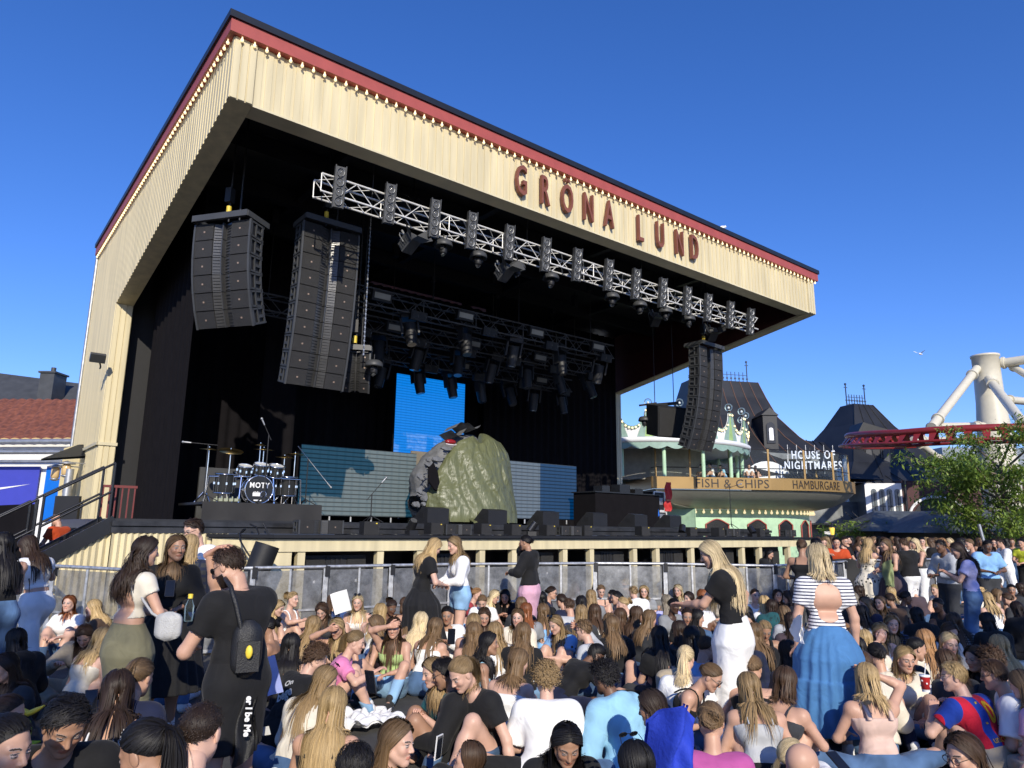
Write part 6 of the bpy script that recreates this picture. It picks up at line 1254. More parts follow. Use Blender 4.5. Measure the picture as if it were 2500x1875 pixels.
                v = np.concatenate((v, np.array(ring))); q = np.concatenate((q, np.array([(n0+k_*4+c, n0+k_*4+(c+1) % 4, n0+k_*4+4+(c+1) % 4, n0+k_*4+4+c) for k_ in range(8) for c in range(4)])))
        out['top'] = (v*sc, q)
    if bot and bot != 'none':
        lo_ = {'jeans': .014, 'trousers': .024, 'shorts': .024, 'leggings': .006}.get(bot)
        F = Fld(lo, hi, h)
        if lo_ is not None:
            F.cap(P+X*.07, P-X*.07, .108*rs+lo_, .108*rs+lo_, .05); F.cap(waist+X*.05-.06*d1, waist-X*.05-.06*d1, .088*rs+lo_, .088*rs+lo_, .05)
            for hip, k_, a_ in legs:
                if bot == 'shorts': F.cap(hip, hip+(k_-hip)*po.get('shl', .62), .09*rs+lo_*.8, .074*rs+lo_*1.1, .018, cut=0.)
                else: F.cap(hip, k_, .09*rs+lo_, .06*rs+lo_, .045); F.cap(k_, a_, .058*rs+lo_, (.042 if bot != 'trousers' else .06)+lo_, .035, cut=-.01)
            F.half(waist-.03*d1, d1)
        else:                                              # skirts: 'pencil', 'maxi', 'tiered', 'mini'
            z0 = hp+.13; z1 = {'pencil': .32, 'maxi': .1, 'tiered': .24, 'mini': .55, 'midi': .38}[bot]; fl = {'pencil': .0, 'maxi': .07, 'tiered': .15, 'mini': .05, 'midi': .16}[bot]
            sl_ = (slice(None),)*3; x, y, z = F.P(sl_); t = np.clip((z0-z)/(z0-z1), 0, 1); mid = (legs[0][1]+legs[1][1])/2
            cx = P[0]+(mid[0]-P[0])*t; cy = P[1]+(mid[1]-P[1])*t; th = np.arctan2(y-cy, x-cx)
            hipb = .03*np.exp(-((z-hp+.04)/.12)**2); r0 = .128+.085*np.clip(t*3.2, 0, 1)*np.cos(0)-.0+fl*t-.035*t*(bot == 'pencil'); am = {'tiered': .014, 'midi': .016, 'maxi': .008}.get(bot, .002); pl_ = am*np.sin(th*17+2*np.sin(th*3))*t**.5
            if bot == 'tiered': r0 = r0+.022*(t > .5)*(1-(t-.5))
            F.F = ((np.sqrt(((x-cx))**2+((y-cy)*1.22)**2)-r0*.98-pl_-hipb)*.85).astype(np.float32); F.F = np.maximum(F.F, np.maximum(z-z0, z1-z))
            for hip, k_, a_ in legs:
                F.cap(hip, k_, .098*rs, .068, .05); z1 > .3 or F.cap(k_, a_, .066, .05, .05)
            F.F = np.maximum(F.F, np.maximum(z-z0, z1-z))
        v, q = F.mesh(); out['bot'] = (v*sc, q)
    # rough body field for the hair
    out['sp'] = [(P*sc, waist*sc, .115*sc), (waist*sc, chest*sc, .11*sc), (chest*sc, (nb-.07*d2)*sc, .115*sc), (sh[0]*sc, sh[1]*sc, .062*sc)]+[(a[0]*sc, a[1]*sc, .056*sc) for a in arms]
    return out
def push(p, segs, m):
    for a, b, r in segs:
        ab = b-a; t = np.clip(((p-a) @ ab)/(ab @ ab+1e-9), 0, 1); c = a+t[:, None]*ab; d = p-c; L = np.linalg.norm(d, axis=1)+1e-9; k = np.maximum(0, r+m-L); p = p+d/L[:, None]*k[:, None]
    return p
def hairline(az):
    """lowest elevation (rad) that carries hair, for azimuth 0 = front, pi = back"""
    a = np.abs(az); return np.interp(a, [0, .5, .95, 1.3, 1.75, 2.2, 3.15], [.66, .60, .36, .02, -.2, -.55, -.78])
def make_hair(o, style, lod, rng, length=.45, wave=0.):
    N = (950, 620, 280, 120)[lod]; M = (15, 13, 10, 8)[lod]; sc = o['sc']*HS; Hm = o['Hm']; hc = o['hc']; wd = (.0044, .0058, .0102, .018)[lod]*sc
    R = np.array((.079, .096, .092)); cen = np.array((0, -.012, .026))
    az = rng.uniform(-math.pi, math.pi, N*4); el = np.arcsin(rng.uniform(-.85, 1, N*4)); ok = el > hairline(az)+.03; az, el = az[ok][:N], el[ok][:N]; N = len(az)
    dr = np.stack((np.sin(az)*np.cos(el), np.cos(az)*np.cos(el), np.sin(el)), 1); lay = rng.uniform(0, 1, N)
    off = {'short': .004, 'buzz': .0, 'curl': .008}.get(style, .004)+.013*lay
    if style in ('pony', 'bun', 'tied', 'braid'): off = .003+.008*lay
    loc = lambda d, o_: cen+d*(R+o_[:, None])
    path = []; tie = nrm((0, -.95, {'bun': .1, 'braid': -.25, 'tied': .05}.get(style, .32)))
    down = Hm.T @ np.array((0, 0, -1.))
    if style in ('pony', 'bun', 'tied', 'braid'):
        K = M//2+1
        for k in range(K):
            t = k/(K-1); d = dr*(1-t)+tie*t; d /= np.linalg.norm(d, axis=1)[:, None]+1e-9; path.append((loc(d, off*(1-.3*t)+.004*t)) @ Hm.T*sc+hc)
        tp = path[-1].copy(); tl = {'pony': length, 'bun': .0, 'tied': .05, 'braid': length}[style]
        if style == 'bun':
            bc = (cen+tie*(R+.03)) @ Hm.T*sc+hc
            ph = rng.uniform(0, 6.3, N); q1, q2 = nrm(np.cross(tie, (0, 0, 1))), None; q1 = Hm @ q1; ax = Hm @ tie; q2 = np.cross(ax, q1)
            for k in range(M-K):
                a = ph+k*.75; rr = (.018+.03*lay)*sc; path.append(bc+(np.cos(a)*rr)[:, None]*q1+(np.sin(a)*rr)[:, None]*q2+((lay-.4)*.035+.012*np.sin(a*2))[:, None]*ax*sc)
        else:
            p = tp+(Hm @ tie)*.012*sc; v = np.tile(Hm @ tie, (N, 1))*(.9 if style != 'tied' else .3); sp_ = rng.normal(0, 1, (N, 3))*(.16 if style != 'braid' else .05); st = tl*rng.uniform(.7, 1, N)/(M-K)*sc
            for k in range(M-K):
                v = v*.55+np.array((0, 0, -1.))*.62+sp_*.35*(k < 3); v /= np.linalg.norm(v, axis=1)[:, None]; p = p+v*st[:, None]
                if style == 'braid': p = p+np.stack((np.sin(k*2.1+np.sign(lay-.5)*1.57), np.zeros(N), np.zeros(N)), 1)*.006
                if wave: p = p+np.stack((np.sin(k*1.4+lay*6), np.cos(k*1.2+lay*9), np.zeros(N)), 1)*wave
                p = push(p, o['sp'], .02+.02*lay[:, None].mean()); path.append(p.copy())
    elif style in ('short', 'buzz', 'curl'):
        L = {'short': .048, 'buzz': .008, 'curl': .05}[style]*min(1.15, length)*1.5; M = max(4, M//2); d = dr.copy(); p = loc(d, off); fl = nrm((0, 1, .1)); side = np.sign(rng.normal(0, 1, N))
        fwd = np.where((dr[:, 1] > .15)[:, None], np.array((.7, .25, .1)), np.array((.15, -.25, -1.)))+rng.normal(0, .22, (N, 3))
        ph = rng.uniform(0, 6.3, (N, 2))
        for k in range(M):
            path.append(p @ Hm.T*sc+hc); n_ = dr; tg = fwd-(fwd*n_).sum(1)[:, None]*n_; tg /= np.linalg.norm(tg, axis=1)[:, None]+1e-9
            if style == 'curl':
                a = ph[:, 0]+k*1.7; q1 = np.cross(n_, tg); p = p+(tg*np.cos(a)[:, None]+q1*np.sin(a)[:, None])*.014+n_*(.0058)
            else: p = p+(tg*.95+n_*((.2 if k < 2 else -.22) if style == 'short' else .1))*L/M
    else:                                                   # long, loose
        x0 = dr[:, 0]; side = np.where(np.abs(x0) < .02, rng.choice((-1., 1.), N), np.sign(x0)); p = loc(dr, off); K = 5; d = dr.copy()
        frontness = np.clip(dr[:, 1], 0, 1); path.append(p @ Hm.T*sc+hc)
        step = .036
        for k in range(K):
            n_ = d; bk_ = np.clip(.5+d[:, 1]*2.2, .12, 1); dirv = np.stack((side*(1.0-.75*np.clip(np.abs(d[:, 0])*1.3, 0, 1))*.9*bk_, -.25-.75*frontness*(np.abs(d[:, 0]) > .3), -.5*np.ones(N)-np.clip(np.abs(d[:, 0]), 0, 1)*.7), 1)
            t = dirv-(dirv*n_).sum(1)[:, None]*n_; t /= np.linalg.norm(t, axis=1)[:, None]+1e-9; q = loc(d, off)+t*step; d = (q-cen)/(R+off[:, None]); d /= np.linalg.norm(d, axis=1)[:, None]; p = loc(d, off+.004*k/K); path.append(p @ Hm.T*sc+hc); v = t
        p = path[-1]; v = v @ Hm.T; st = .98*length*rng.uniform(.68, 1.04, N)/(M-K-1)*sc
        if lod > 1: st *= 1
        lift = .01+.026*lay; frt = rng.random(N) < .16; bkv = np.where(frt, .5, -1.)[:, None]*o['fw'][None]*np.clip(np.abs(az)-.5, .15, 1)[:, None]
        for k in range(M-K-1):
            v = v*.35+np.array((0, 0, -1.))*.8+bkv*(.34 if k < max(2, (M-K)*.45) else -.0); v /= np.linalg.norm(v, axis=1)[:, None]; p = p+v*st[:, None]
            if wave: p = p+np.stack((np.sin(k*1.5+side*2+lay*5), np.cos(k*1.3+lay*4), np.zeros(N)), 1)*wave*sc
            # keep off the head, then off the shoulders and back
            q = (p-hc)/sc @ Hm; e = (q-cen)/(R+.004+.012*lay[:, None]); L = np.linalg.norm(e, axis=1); q = np.where((L < 1)[:, None], cen+e/(L[:, None]+1e-9)*(R+.004+.012*lay[:, None]), q)
            fm = (q[:, 1] > .03) & (np.abs(q[:, 0]) < .066) & (q[:, 2] < .04) & (q[:, 2] > -.14); q[fm, 0] = np.sign(q[fm, 0]+side[fm]*.001)*.068; p = q @ Hm.T*sc+hc
            for a, b, r in o['sp']:
                ab = b-a; t = np.clip(((p-a) @ ab)/(ab @ ab+1e-9), 0, 1); c = a+t[:, None]*ab; dd = p-c; LL = np.linalg.norm(dd, axis=1)+1e-9; p = p+dd/LL[:, None]*np.maximum(0, r+lift*.8-LL)[:, None]
            path.append(p.copy())
    fly = rng.random(N) < .09; Pt = np.stack(path, 1); fr_ = np.linspace(0, 1, Pt.shape[1])[None, :, None]**1.5; ns_ = .25 if style in ('short', 'buzz') else 1.; Pt = Pt+ns_*np.where(fly[:, None, None], rng.normal(0, .028, (N, 1, 3))*fr_*sc, rng.normal(0, .011, (N, 1, 3))*fr_*sc); M = Pt.shape[1]                 # N x M x 3
    tan = np.gradient(Pt, axis=1); tan /= np.linalg.norm(tan, axis=2)[:, :, None]+1e-9
    ax0 = o['nb']-o['d2']*.35*sc; ab = hc-ax0; t = np.clip(((Pt-ax0) @ ab)/(ab @ ab), 0, 1); nr_ = Pt-(ax0+t[:, :, None]*ab); nr_ /= np.linalg.norm(nr_, axis=2)[:, :, None]+1e-9
    bi = np.cross(tan, nr_); bi /= np.linalg.norm(bi, axis=2)[:, :, None]+1e-9
    wk = np.interp(np.linspace(0, 1, M), [0, .1, .75, 1], [.6, 1, .95, .22]); W = wd*np.where(fly, .35, .7+.6*rng.uniform(0, 1, N))[:, None]*wk[None]*(.55 if style in ('short', 'buzz') else (.8 if style == 'curl' else 1))
    if style == 'buzz': W *= .8
    A = Pt-bi*W[:, :, None]; B = Pt+nr_*(.35*W[:, :, None]); Cx = Pt+bi*W[:, :, None]; V = np.stack((A, B, Cx), 2).reshape(-1, 3)
    ii = np.arange(N)[:, None]*M*3+np.arange(M-1)[None]*3; Q = np.concatenate([np.stack((ii+c, ii+c+1, ii+c+4, ii+c+3), -1).reshape(-1, 4) for c in (0, 1)])
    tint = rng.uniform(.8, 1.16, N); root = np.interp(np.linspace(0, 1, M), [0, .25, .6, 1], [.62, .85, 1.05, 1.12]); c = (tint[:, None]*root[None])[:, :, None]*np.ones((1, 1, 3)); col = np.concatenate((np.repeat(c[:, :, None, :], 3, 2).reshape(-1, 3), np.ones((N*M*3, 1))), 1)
    u = np.repeat((rng.uniform(0, 50, N)[:, None, None]+np.array((0, .5, 1.))[None, None, :]*.22), M, 1).reshape(-1); vv = np.repeat(np.tile(np.linspace(0, 1, M)[None], (N, 1))[:, :, None]*4, 3, 2).reshape(-1)
    # scalp cap
    na, ne = ((26, 14), (22, 12), (16, 9), (12, 7))[lod]; az = np.linspace(-math.pi, math.pi, na+1); cap = []
    for a in az:
        e0 = hairline(np.array([a]))[0]
        for k in range(ne+1): e = e0+(math.pi/2-e0)*k/ne; d = np.array((math.sin(a)*math.cos(e), math.cos(a)*math.cos(e), math.sin(e))); cap.append(cen+d*(R+(.002 if style != 'curl' else .012)))
    cap = np.array(cap) @ Hm.T*sc+hc; k = ne+1; cq = np.array([(i*k+j, (i+1)*k+j, (i+1)*k+j+1, i*k+j+1) for i in range(na) for j in range(ne)])[:, ::-1]
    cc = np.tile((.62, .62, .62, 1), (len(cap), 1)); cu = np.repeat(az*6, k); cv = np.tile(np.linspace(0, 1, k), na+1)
    nv = len(V); V = np.concatenate((V, cap)); Q = np.concatenate((Q, cq+nv)); col = np.concatenate((col, cc)); u = np.concatenate((u, cu)); vv = np.concatenate((vv, cv))
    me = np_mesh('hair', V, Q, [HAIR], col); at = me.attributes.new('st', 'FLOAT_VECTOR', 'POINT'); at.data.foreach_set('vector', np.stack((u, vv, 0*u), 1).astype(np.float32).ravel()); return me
def shoes_mesh(o):
    v, q, n_ = [], [], 0
    for a, b in o['foot']:
        lo = np.minimum(a, b)-.08; hi = np.maximum(a, b)+.09; F = Fld(lo, hi, .014); F.cap(a-np.array((0, 0, .02)), b, .047, .04, .02); F.cap(a, a+np.array((0, 0, .05)), .045, .047, .02); F.half(np.array((0, 0, max(.0, lo[2]+.03))), np.array((0, 0, -1.))) if False else None
        V, Q = F.mesh(); v.append(V); q.append(Q+n_); n_ += len(V)
    return np.concatenate(v)*o['sc'], np.concatenate(q)
def link(me, name, parent, color):
    x = bpy.data.objects.new(name, me); COL.objects.link(x); x.color = (*color, 1)
    if parent is not None: x.parent = parent
    return x
TOPN = {'tee': 't_shirt', 'bigtee': 't_shirt', 'long': 'jumper', 'hoodie': 'hoodie', 'shirt': 'shirt', 'tank': 'strap_top', 'strapless': 'strapless_top', 'crop': 'crop_top', 'backless': 'backless_top', 'openback': 'open_back_top', 'halfback': 'backless_top', 'vest': 'vest_top'}
BOTN = {'jeans': 'jeans', 'trousers': 'trousers', 'shorts': 'shorts', 'leggings': 'leggings'}
PN = 0
def gz(y): return 0.
def person(px, label, pose, yaw, hair, hairc, skin='s1', top='tee', topc='wh', bot='jeans', botc='dn', group='crowd sitting on the ground', z=None, d=None, lod=None, sc=1., male=False, beard=False, pat='plain', bpat=None, length=.45, wave=0., seed=None, cache=True, hand='relax', glasses=None, at=None, vary=.0, bz=None):
    """px: head centre in the photograph; yaw 0 = back to the camera, 90 = faces left, 180 = faces the camera"""
    global PN; PN += 1; rng = np.random.default_rng(seed if seed is not None else PN)
    dd = 8 if px is None else None
    r = ray(*px) if px is not None else None
    est = d or (((.8 if z is None else z)-EYE)/r.z*r.y if r is not None else 5)
    if lod is None: lod = 0 if est < 4.6 else 1 if est < 7.0 else 2 if est < 10.5 else 3
    key = (repr(sorted(pose.items())), top, bot, lod, sc, male, beard, hand)
    if key in PCACHE: o, meshes = PCACHE[key]
    else:
        o = make_person(pose, top, bot, lod, sc, male, beard, hand); V, Q, C = o['body']
        meshes = {'body': np_mesh('person', V, Q, [SKIN], C)}
        for k in ('top', 'bot'):
            if k in o: meshes[k] = o[k]
        PCACHE[key] = (o, meshes)
    hc = Vector(o['hc']); th = R_(yaw); Rm = Matrix.Rotation(th, 3, 'Z')
    if at is not None: base = Vector(at)
    elif d is not None:
        q = PD(px[0], px[1], d); base = q-Rm @ hc; base.z = gz(base.y)
    else:
        g_ = .1
        for _ in range(6): q = PZ(px[0], px[1], hc.z+g_); base = q-Rm @ hc; g_ = gz(base.y)
        base.z = g_
    if bz is not None: base.z = bz
    b = link(meshes['body'], 'person', None, SK[skin] if isinstance(skin, str) else skin); b.location = base; b.rotation_euler = (0, 0, th); tag(b, label, 'person', group)
    def cl(k, name, col, p):
        if k not in meshes: return None
        kk = (k, p); 
        if kk not in meshes: meshes[kk] = np_mesh(name, *meshes[k], [CL[p]])
        c = CC[col] if isinstance(col, str) else col; f = rng.uniform(.93, 1.05); return link(meshes[kk], name, b, tuple(x*f for x in c))
    t = cl('top', TOPN.get(top, 'top'), topc, pat); bt = cl('bot', BOTN.get(bot, 'skirt'), botc, bpat or ('denim' if bot == 'jeans' or botc in ('dn', 'ld') else 'plain'))
    hk = ('hair', hair, length, wave, lod) ; 
    if hair:
        if lod == 3 and hk in meshes: me = meshes[hk]
        else: me = make_hair(o, hair, lod, rng, length, wave); meshes[hk] = me
        c = HC[hairc] if isinstance(hairc, str) else hairc; f = rng.uniform(.9, 1.12); link(me, 'hair', b, tuple(x*f for x in c))
    if pose['legs'] in ('stand', 'walk', 'contra', 'knees', 'wide', 'out', 'oneup') and lod < 3:
        if 'shoes' not in meshes: meshes['shoes'] = np_mesh('shoes', *shoes_mesh(o), [CL['plain']])
        link(meshes['shoes'], 'shoes', b, (.75, .75, .73) if rng.random() < .6 else (.03, .03, .03))
    if glasses:
        m = MB(); M = Matrix([list(o['Hm'][i])+[o['hc'][i]] for i in range(3)]+[[0, 0, 0, 1]]) @ Matrix.Scale(HS*o['sc'], 4)
        if glasses == 'top': M = M @ Matrix.Translation((0, -.012, .075)) @ Matrix.Rotation(R_(52), 4, 'X')
        m.M = M
        for sg in (-1, 1):
            pts = [(sg*.033+.024*math.cos(k*.6283), .094, .002+.019*math.sin(k*.6283)) for k in range(10)]; m.tube(pts, .0022, 5, True); m.cyl((sg*.058, .088, .006), (sg*.078, -.005, .012), .002, n=5)
        m.tube([(-.01, .095, .005), (.01, .095, .005)], .002, 5); fr__ = m.build('glasses', BLACKG); fr__.parent = b
        if glasses != 'clear':
            m = MB(M)
            for sg in (-1, 1): m.add([(sg*.033+.023*math.cos(k*.6283), .094, .002+.018*math.sin(k*.6283)) for k in range(10)], [tuple(range(10))])
            ln = m.build('lens', mat('dark_lens', (.01, .012, .015), .05)); ln.parent = fr__
    return b, o
# ================================================================ THE CROWD
RG = dict(L=(0, 1250, .3768), A=(550, 1375, .3014), B=(1000, 1375, .3014), C=(1450, 1375, .3014), D=(1900, 1375, .3014), E=(1450, 1200, .2486), F=(1950, 1200, .2486), P=(0, 0, 1))
GS, GT = 'crowd sitting on the ground', 'people standing in the crowd'
rl = random.Random(5)
def q(R, x, y, yaw, hair, skin, top, bot, label, legs=None, arms='lap', l=None, h=(0, 12), stand=False, **kw):
    ox, oy, k = RG[R]; px = (ox+x*k, oy+y*k); hs = hair.split(':'); tp = top.split(':'); bt = bot.split(':')
    legs = legs or ('stand' if stand else ('cross', 'knees', 'cross', 'oneup')[int(px[0]*7+px[1]) % 4])
    l = l or ((2, 4) if stand else ((10, 20), (18, 30), (6, 14))[int(px[0]+px[1]*3) % 3])
    po = dict(legs=legs, arms=arms, l1=l[0], l2=l[1], hy=h[0], hp_=h[1]); po.update(kw.pop('po', {}))
    if len(hs) > 2: kw['length'] = float(hs[2])
    if len(hs) > 3: kw['wave'] = float(hs[3])
    if len(tp) > 2: kw['pat'] = tp[2]
    if len(bt) > 2: kw['bpat'] = bt[2]
    if not stand: kw.setdefault('sc', .94)
    return person(px, 'person '+label, po, yaw, hs[0] if hs[0] != 'none' else None, hs[1] if len(hs) > 1 else 'BR', skin, tp[0], tp[1] if len(tp) > 1 else 'wh', bt[0], bt[1] if len(bt) > 1 else 'dn', GT if stand else GS, **kw)
W = '.006'
# ---- standing people
man, mo = q('P', 560, 1352, 62, 'short:DB:.5', 's1', 'tee:bk', 'shorts:bk', 'standing, bearded man all in black with his hand on his head', stand=True, arms='up', l=(2, 8), h=(14, 22), d=4.4, male=True, beard=True, sc=.99, lod=0, glasses='sun', po=dict(la=(-.1, .32, 1.12), lp='grip', shl=.8, rh=(-.3, 1, -.5), rf=(.17, .03, .07), lf=(-.17, -.05, .07)))
cw, cwo = q('P', 356, 1360, -32, 'long:DB:.42:.02', 's1', 'halfback:cr', 'pencil:ol', 'standing with long dark curls, cream backless crop top and olive skirt', stand=True, arms='hold', l=(1, 2), h=(-15, 8), d=5.8, lod=0, legs='contra')
q('P', 430, 1354, 205, 'long:LB:.4', 's2', 'long:bk', 'midi:bk', 'standing in black cardigan and skirt, facing the camera beside the curly-haired one', stand=True, arms='hold', h=(20, 4), d=6.6, lod=0)
q('P', 469, 1308, 150, 'short:DB:.9', 's0', 'tee:wh', 'trousers:ch', 'standing tall in a white t-shirt and clear glasses behind the bearded man', stand=True, h=(0, 18), d=8.0, sc=1.1, male=True, glasses='clear')
q('P', 462, 1341, 10, 'long:B1:.3', 's0', 'shirt:ch:plaid', 'jeans:dn', 'standing blonde in a plaid shirt seen from behind, beside the tall one with glasses', stand=True, d=7.5)
q('P', 66, 1342, 78, 'long:DB:.5', 's1', 'crop:wh', 'trousers:wh', 'walking left in white cropped t-shirt and white trousers, dark hair over the face', stand=True, legs='walk', arms='chat', l=(8, 16), h=(0, 30), d=8.1)
q('P', 3, 1352, 60, 'long:BK:.5', 's1', 'tank:bk', 'jeans:dn', 'with black hair and bare arm, cut off by the left edge of the photo', stand=True, d=7.2)
q('P', 1060, 1364, -62, 'long:B1:.42:.01', 's0', 'tee:bk', 'midi:bk', 'standing blonde in black dress bowing her head against the one in white', stand=True, arms='hold', l=(4, 10), h=(10, 32), d=9.5, lod=1)
q('P', 1108, 1336, 112, 'long:B2:.36', 's0', 'long:wh', 'shorts:ld', 'standing blonde in white blouse and denim shorts holding the one in black', stand=True, arms='hold', h=(10, 18), d=9.7, lod=1, bpat='denim', po=dict(shl=.35))
q('P', 1282, 1345, 70, 'tied:BK', 's2', 'hoodie:bk', 'pencil:pp', 'standing in black jumper and pink skirt, hands to her face, before the barrier', stand=True, arms='face', h=(0, 10), d=11.6, lod=1)
bw, bwo = q('P', 1733, 1340, 62, 'long:B0:.6:.004', 's1', 'tee:bk', 'pencil:wh', 'standing with very long pale blonde hair, black t-shirt and long white skirt, hand raised', stand=True, arms='lap', l=(6, 12), h=(10, 24), d=6.6, lod=0, sc=1.02, po=dict(la=(-.05, .42, 1.13), ra=(.22, -.02, 1.02), lp='flat', ln=(.5, 0, .8), lh=(-.6, -.2, -1)))
sw_, swo = q('P', 1997, 1384, -4, 'long:B0:.22', 's1', 'openback:wh:stripe', 'tiered:mb', 'standing in striped open-back top and long tiered blue skirt, seen from behind', stand=True, arms='down', h=(8, 8), d=6.2, lod=0)
q('P', 1957, 1326, -25, 'tied:BR', 's2', 'tank:bk', 'jeans:ch', 'leaning on the barrier in a black strap top, dark hair tied up', stand=True, arms='hold', l=(8, 14), d=11.4, lod=1)
q('P', 2338, 1350, 62, 'long:DB:.5', 's1', 'tee:li', 'jeans:dn', 'standing with long dark hair and lilac t-shirt, looking at a phone', stand=True, arms='phone', h=(10, 24), d=10.6, lod=1)
q('P', 2121, 1347, -55, 'long:B1:.45', 's0', 'tank:cr:floral', 'midi:cr:floral', 'standing blonde in a cream patterned dress touching the one in brown', stand=True, arms='reach', d=14.6, lod=2)
q('P', 2164, 1354, 95, 'long:LB:.45', 's1', 'vest:br2', 'midi:br2', 'standing in dark brown sleeveless dress holding a green jacket', stand=True, arms='hold', d=14.2, lod=2)
q('P', 2206, 1341, 25, 'short:BR', 's1', 'hoodie:bk', 'trousers:wh', 'standing in grey cap, black jacket and white trousers, back turned', stand=True, d=15, lod=2, male=True)
q('P', 2233, 1334, 85, 'long:B0:.3', 's1', 'strapless:ch', 'trousers:wh', 'standing blonde in strapless grey top and white trousers, hand to face', stand=True, arms='face', d=16, lod=2)
q('P', 2042, 1323, 160, 'short:BK:.7', 's1', 'tee:or_', 'trousers:bk', 'staff man in orange-red polo with dark hair leaning on the barrier, arm out', stand=True, arms='reach', d=16.6, lod=2, male=True)
q('P', 2010, 1326, 175, 'short:LB', 's0', 'tee:or_', 'trousers:bk', 'staff man in orange-red polo behind the black-haired head, looking down', stand=True, h=(0, 20), d=16.9, lod=2, male=True)
q('P', 1996, 1313, -20, 'tied:BR', 's1', 'vest:wh', 'jeans:ch', 'in white sleeveless top reaching left beyond the barrier', stand=True, arms='reach', d=18, lod=2)
q('P', 1993, 1343, 10, 'long:BK:.3', 's2', 'tee:bk', 'jeans:bk', 'black-haired, standing just behind the striped top', stand=True, d=12.8, lod=2)
q('P', 1879, 1350, -125, 'long:BK:.4', 's1', 'hoodie:bk', 'trousers:bk', 'in black jacket with long black hair working behind the barrier', stand=True, h=(0, 24), d=15.2, lod=2, sc=.86)
q('P', 2299, 1325, 60, 'long:SB:.3', 's0', 'tee:nv', 'jeans:dn', 'reddish blonde standing beside the bright blonde near the thin pole', stand=True, d=19, lod=3)
q('P', 2318, 1327, 80, 'long:B0:.35', 's0', 'tee:ch', 'jeans:dn', 'bright blonde standing near the thin pole', stand=True, d=19.5, lod=3)
q('P', 2298, 1352, 100, 'short:BK', 's3', 'hoodie:lg', 'trousers:ch', 'in grey jacket and dark hood beside the lilac t-shirt', stand=True, arms='hold', d=13, lod=2, male=True)
q('P', 2366, 1334, 95, 'tied:LB', 's1', 'tank:br2', 'shorts:ch', 'in dark vest with a shoulder bag left of the thin pole', stand=True, d=16, lod=2)
q('P', 2413, 1346, 175, 'short:BK', 's3', 'bigtee:sb', 'trousers:ch', 'in loose light blue t-shirt right of the thin pole', stand=True, arms='hold', h=(0, 20), d=14.6, lod=2, male=True)
q('P', 2441, 1330, 80, 'short:DB', 's1', 'shirt:wh', 'trousers:wh', 'in white shirt walking left of the tree trunk', stand=True, legs='walk', d=19, lod=2, male=True)
q('P', 2493, 1326, 120, 'short:BK', 's1', 'tee:ye', 'trousers:bk', 'guard in yellow vest behind the tree trunk', stand=True, d=20, lod=2, male=True)
q('P', 137, 1264, 80, 'none', 's1', 'tee:or_', 'trousers:ch', 'bald man in orange-red t-shirt behind the black stairs', stand=True, h=(0, 22), d=14.2, lod=1, male=True, bz=.3)
BKC = [(2062, 1318), (2078, 1330), (2098, 1316), (2110, 1326), (2134, 1319), (2150, 1331), (2158, 1314), (2180, 1318), (2190, 1328), (2252, 1328), (2272, 1331), (2262, 1316), (2284, 1318), (2345, 1318), (2388, 1320), (2396, 1332), (2426, 1322), (2456, 1322), (2472, 1336), (2220, 1320), (2122, 1338), (2072, 1338), (2030, 1312), (2016, 1309), (2354, 1336)]
TC = ['bk', 'ch', 'nv', 'wh', 'gr', 'bk', 'br2', 'lb', 'ch', 'cr']; HK = ['DB', 'BK', 'BR', 'B1', 'LB', 'BK', 'BR', 'B2']
for i, (x, y) in enumerate(BKC):
    q('P', x, y, rl.choice((0, 30, 90, 150, 200, 250)), ('long:' if i % 3 else 'short:')+HK[i % 8], ('s1', 's0', 's2', 's3')[i % 4], ('tee:', 'hoodie:', 'tank:')[i % 3]+TC[i % 10], 'jeans:'+('dn', 'bk')[i % 2], 'standing far back in the shaded crowd in %s, with %s %s hair' % ({'bk': 'black', 'ch': 'charcoal', 'nv': 'navy', 'wh': 'white', 'gr': 'grey', 'br2': 'dark brown', 'lb': 'light blue', 'cr': 'cream'}[TC[i % 10]], {'DB': 'dark brown', 'BK': 'black', 'BR': 'brown', 'B1': 'blonde', 'LB': 'light brown', 'B2': 'dark blonde'}[HK[i % 8]], 'long' if i % 3 else 'short'), stand=True, d=19+6*((i*37) % 10)/10, lod=3, male=i % 3 == 0)
# ---- left block, mostly in shade
q('L', 445, 592, 185, 'long:RD:.3', 's0', 'tee:wh', 'jeans:dn', 'sitting redhead in white top smiling beside the barrier', legs='knees', arms='hug', l=(2, 6), h=(0, 2))
q('L', 605, 620, 100, 'long:B1:.35', 's0', 'tee:br', 'trousers:ch', 'sitting blonde with chin on her hand right of the redhead', arms='face', legs='knees')
q('L', 545, 800, 190, 'long:BR:.35', 's0', 'shirt:bg', 'trousers:bg', 'sitting in beige cardigan with parted brown hair, looking down', h=(10, 42), arms='knee')
q('L', 668, 822, -20, 'long:B1:.4', 's0', 'tank:cr', 'jeans:ch', 'sitting blonde in cream strap top left of the olive skirt')
q('L', 765, 800, 70, 'long:B1:.42', 's0', 'vest:bk', 'trousers:bk', 'sitting blonde in black vest resting an arm on a knee by the olive skirt', legs='knees', arms='reach')
q('L', 30, 660, 170, 'long:BR:.3', 's1', 'tee:ch', 'jeans:ch', 'sitting with brown hair at the left edge behind the white trousers', h=(0, 10))
q('L', 20, 1010, 150, 'long:DB:.4', 's1', 'tee:ch', 'shorts:ch', 'sitting with bare legs at the left edge of the photo, face cut off', legs='knees', arms='hug')
q('L', 100, 830, 60, 'long:BK:.4', 's1', 'hoodie:bk', 'trousers:bk', 'sitting dressed in black below the white trousers', legs='knees')
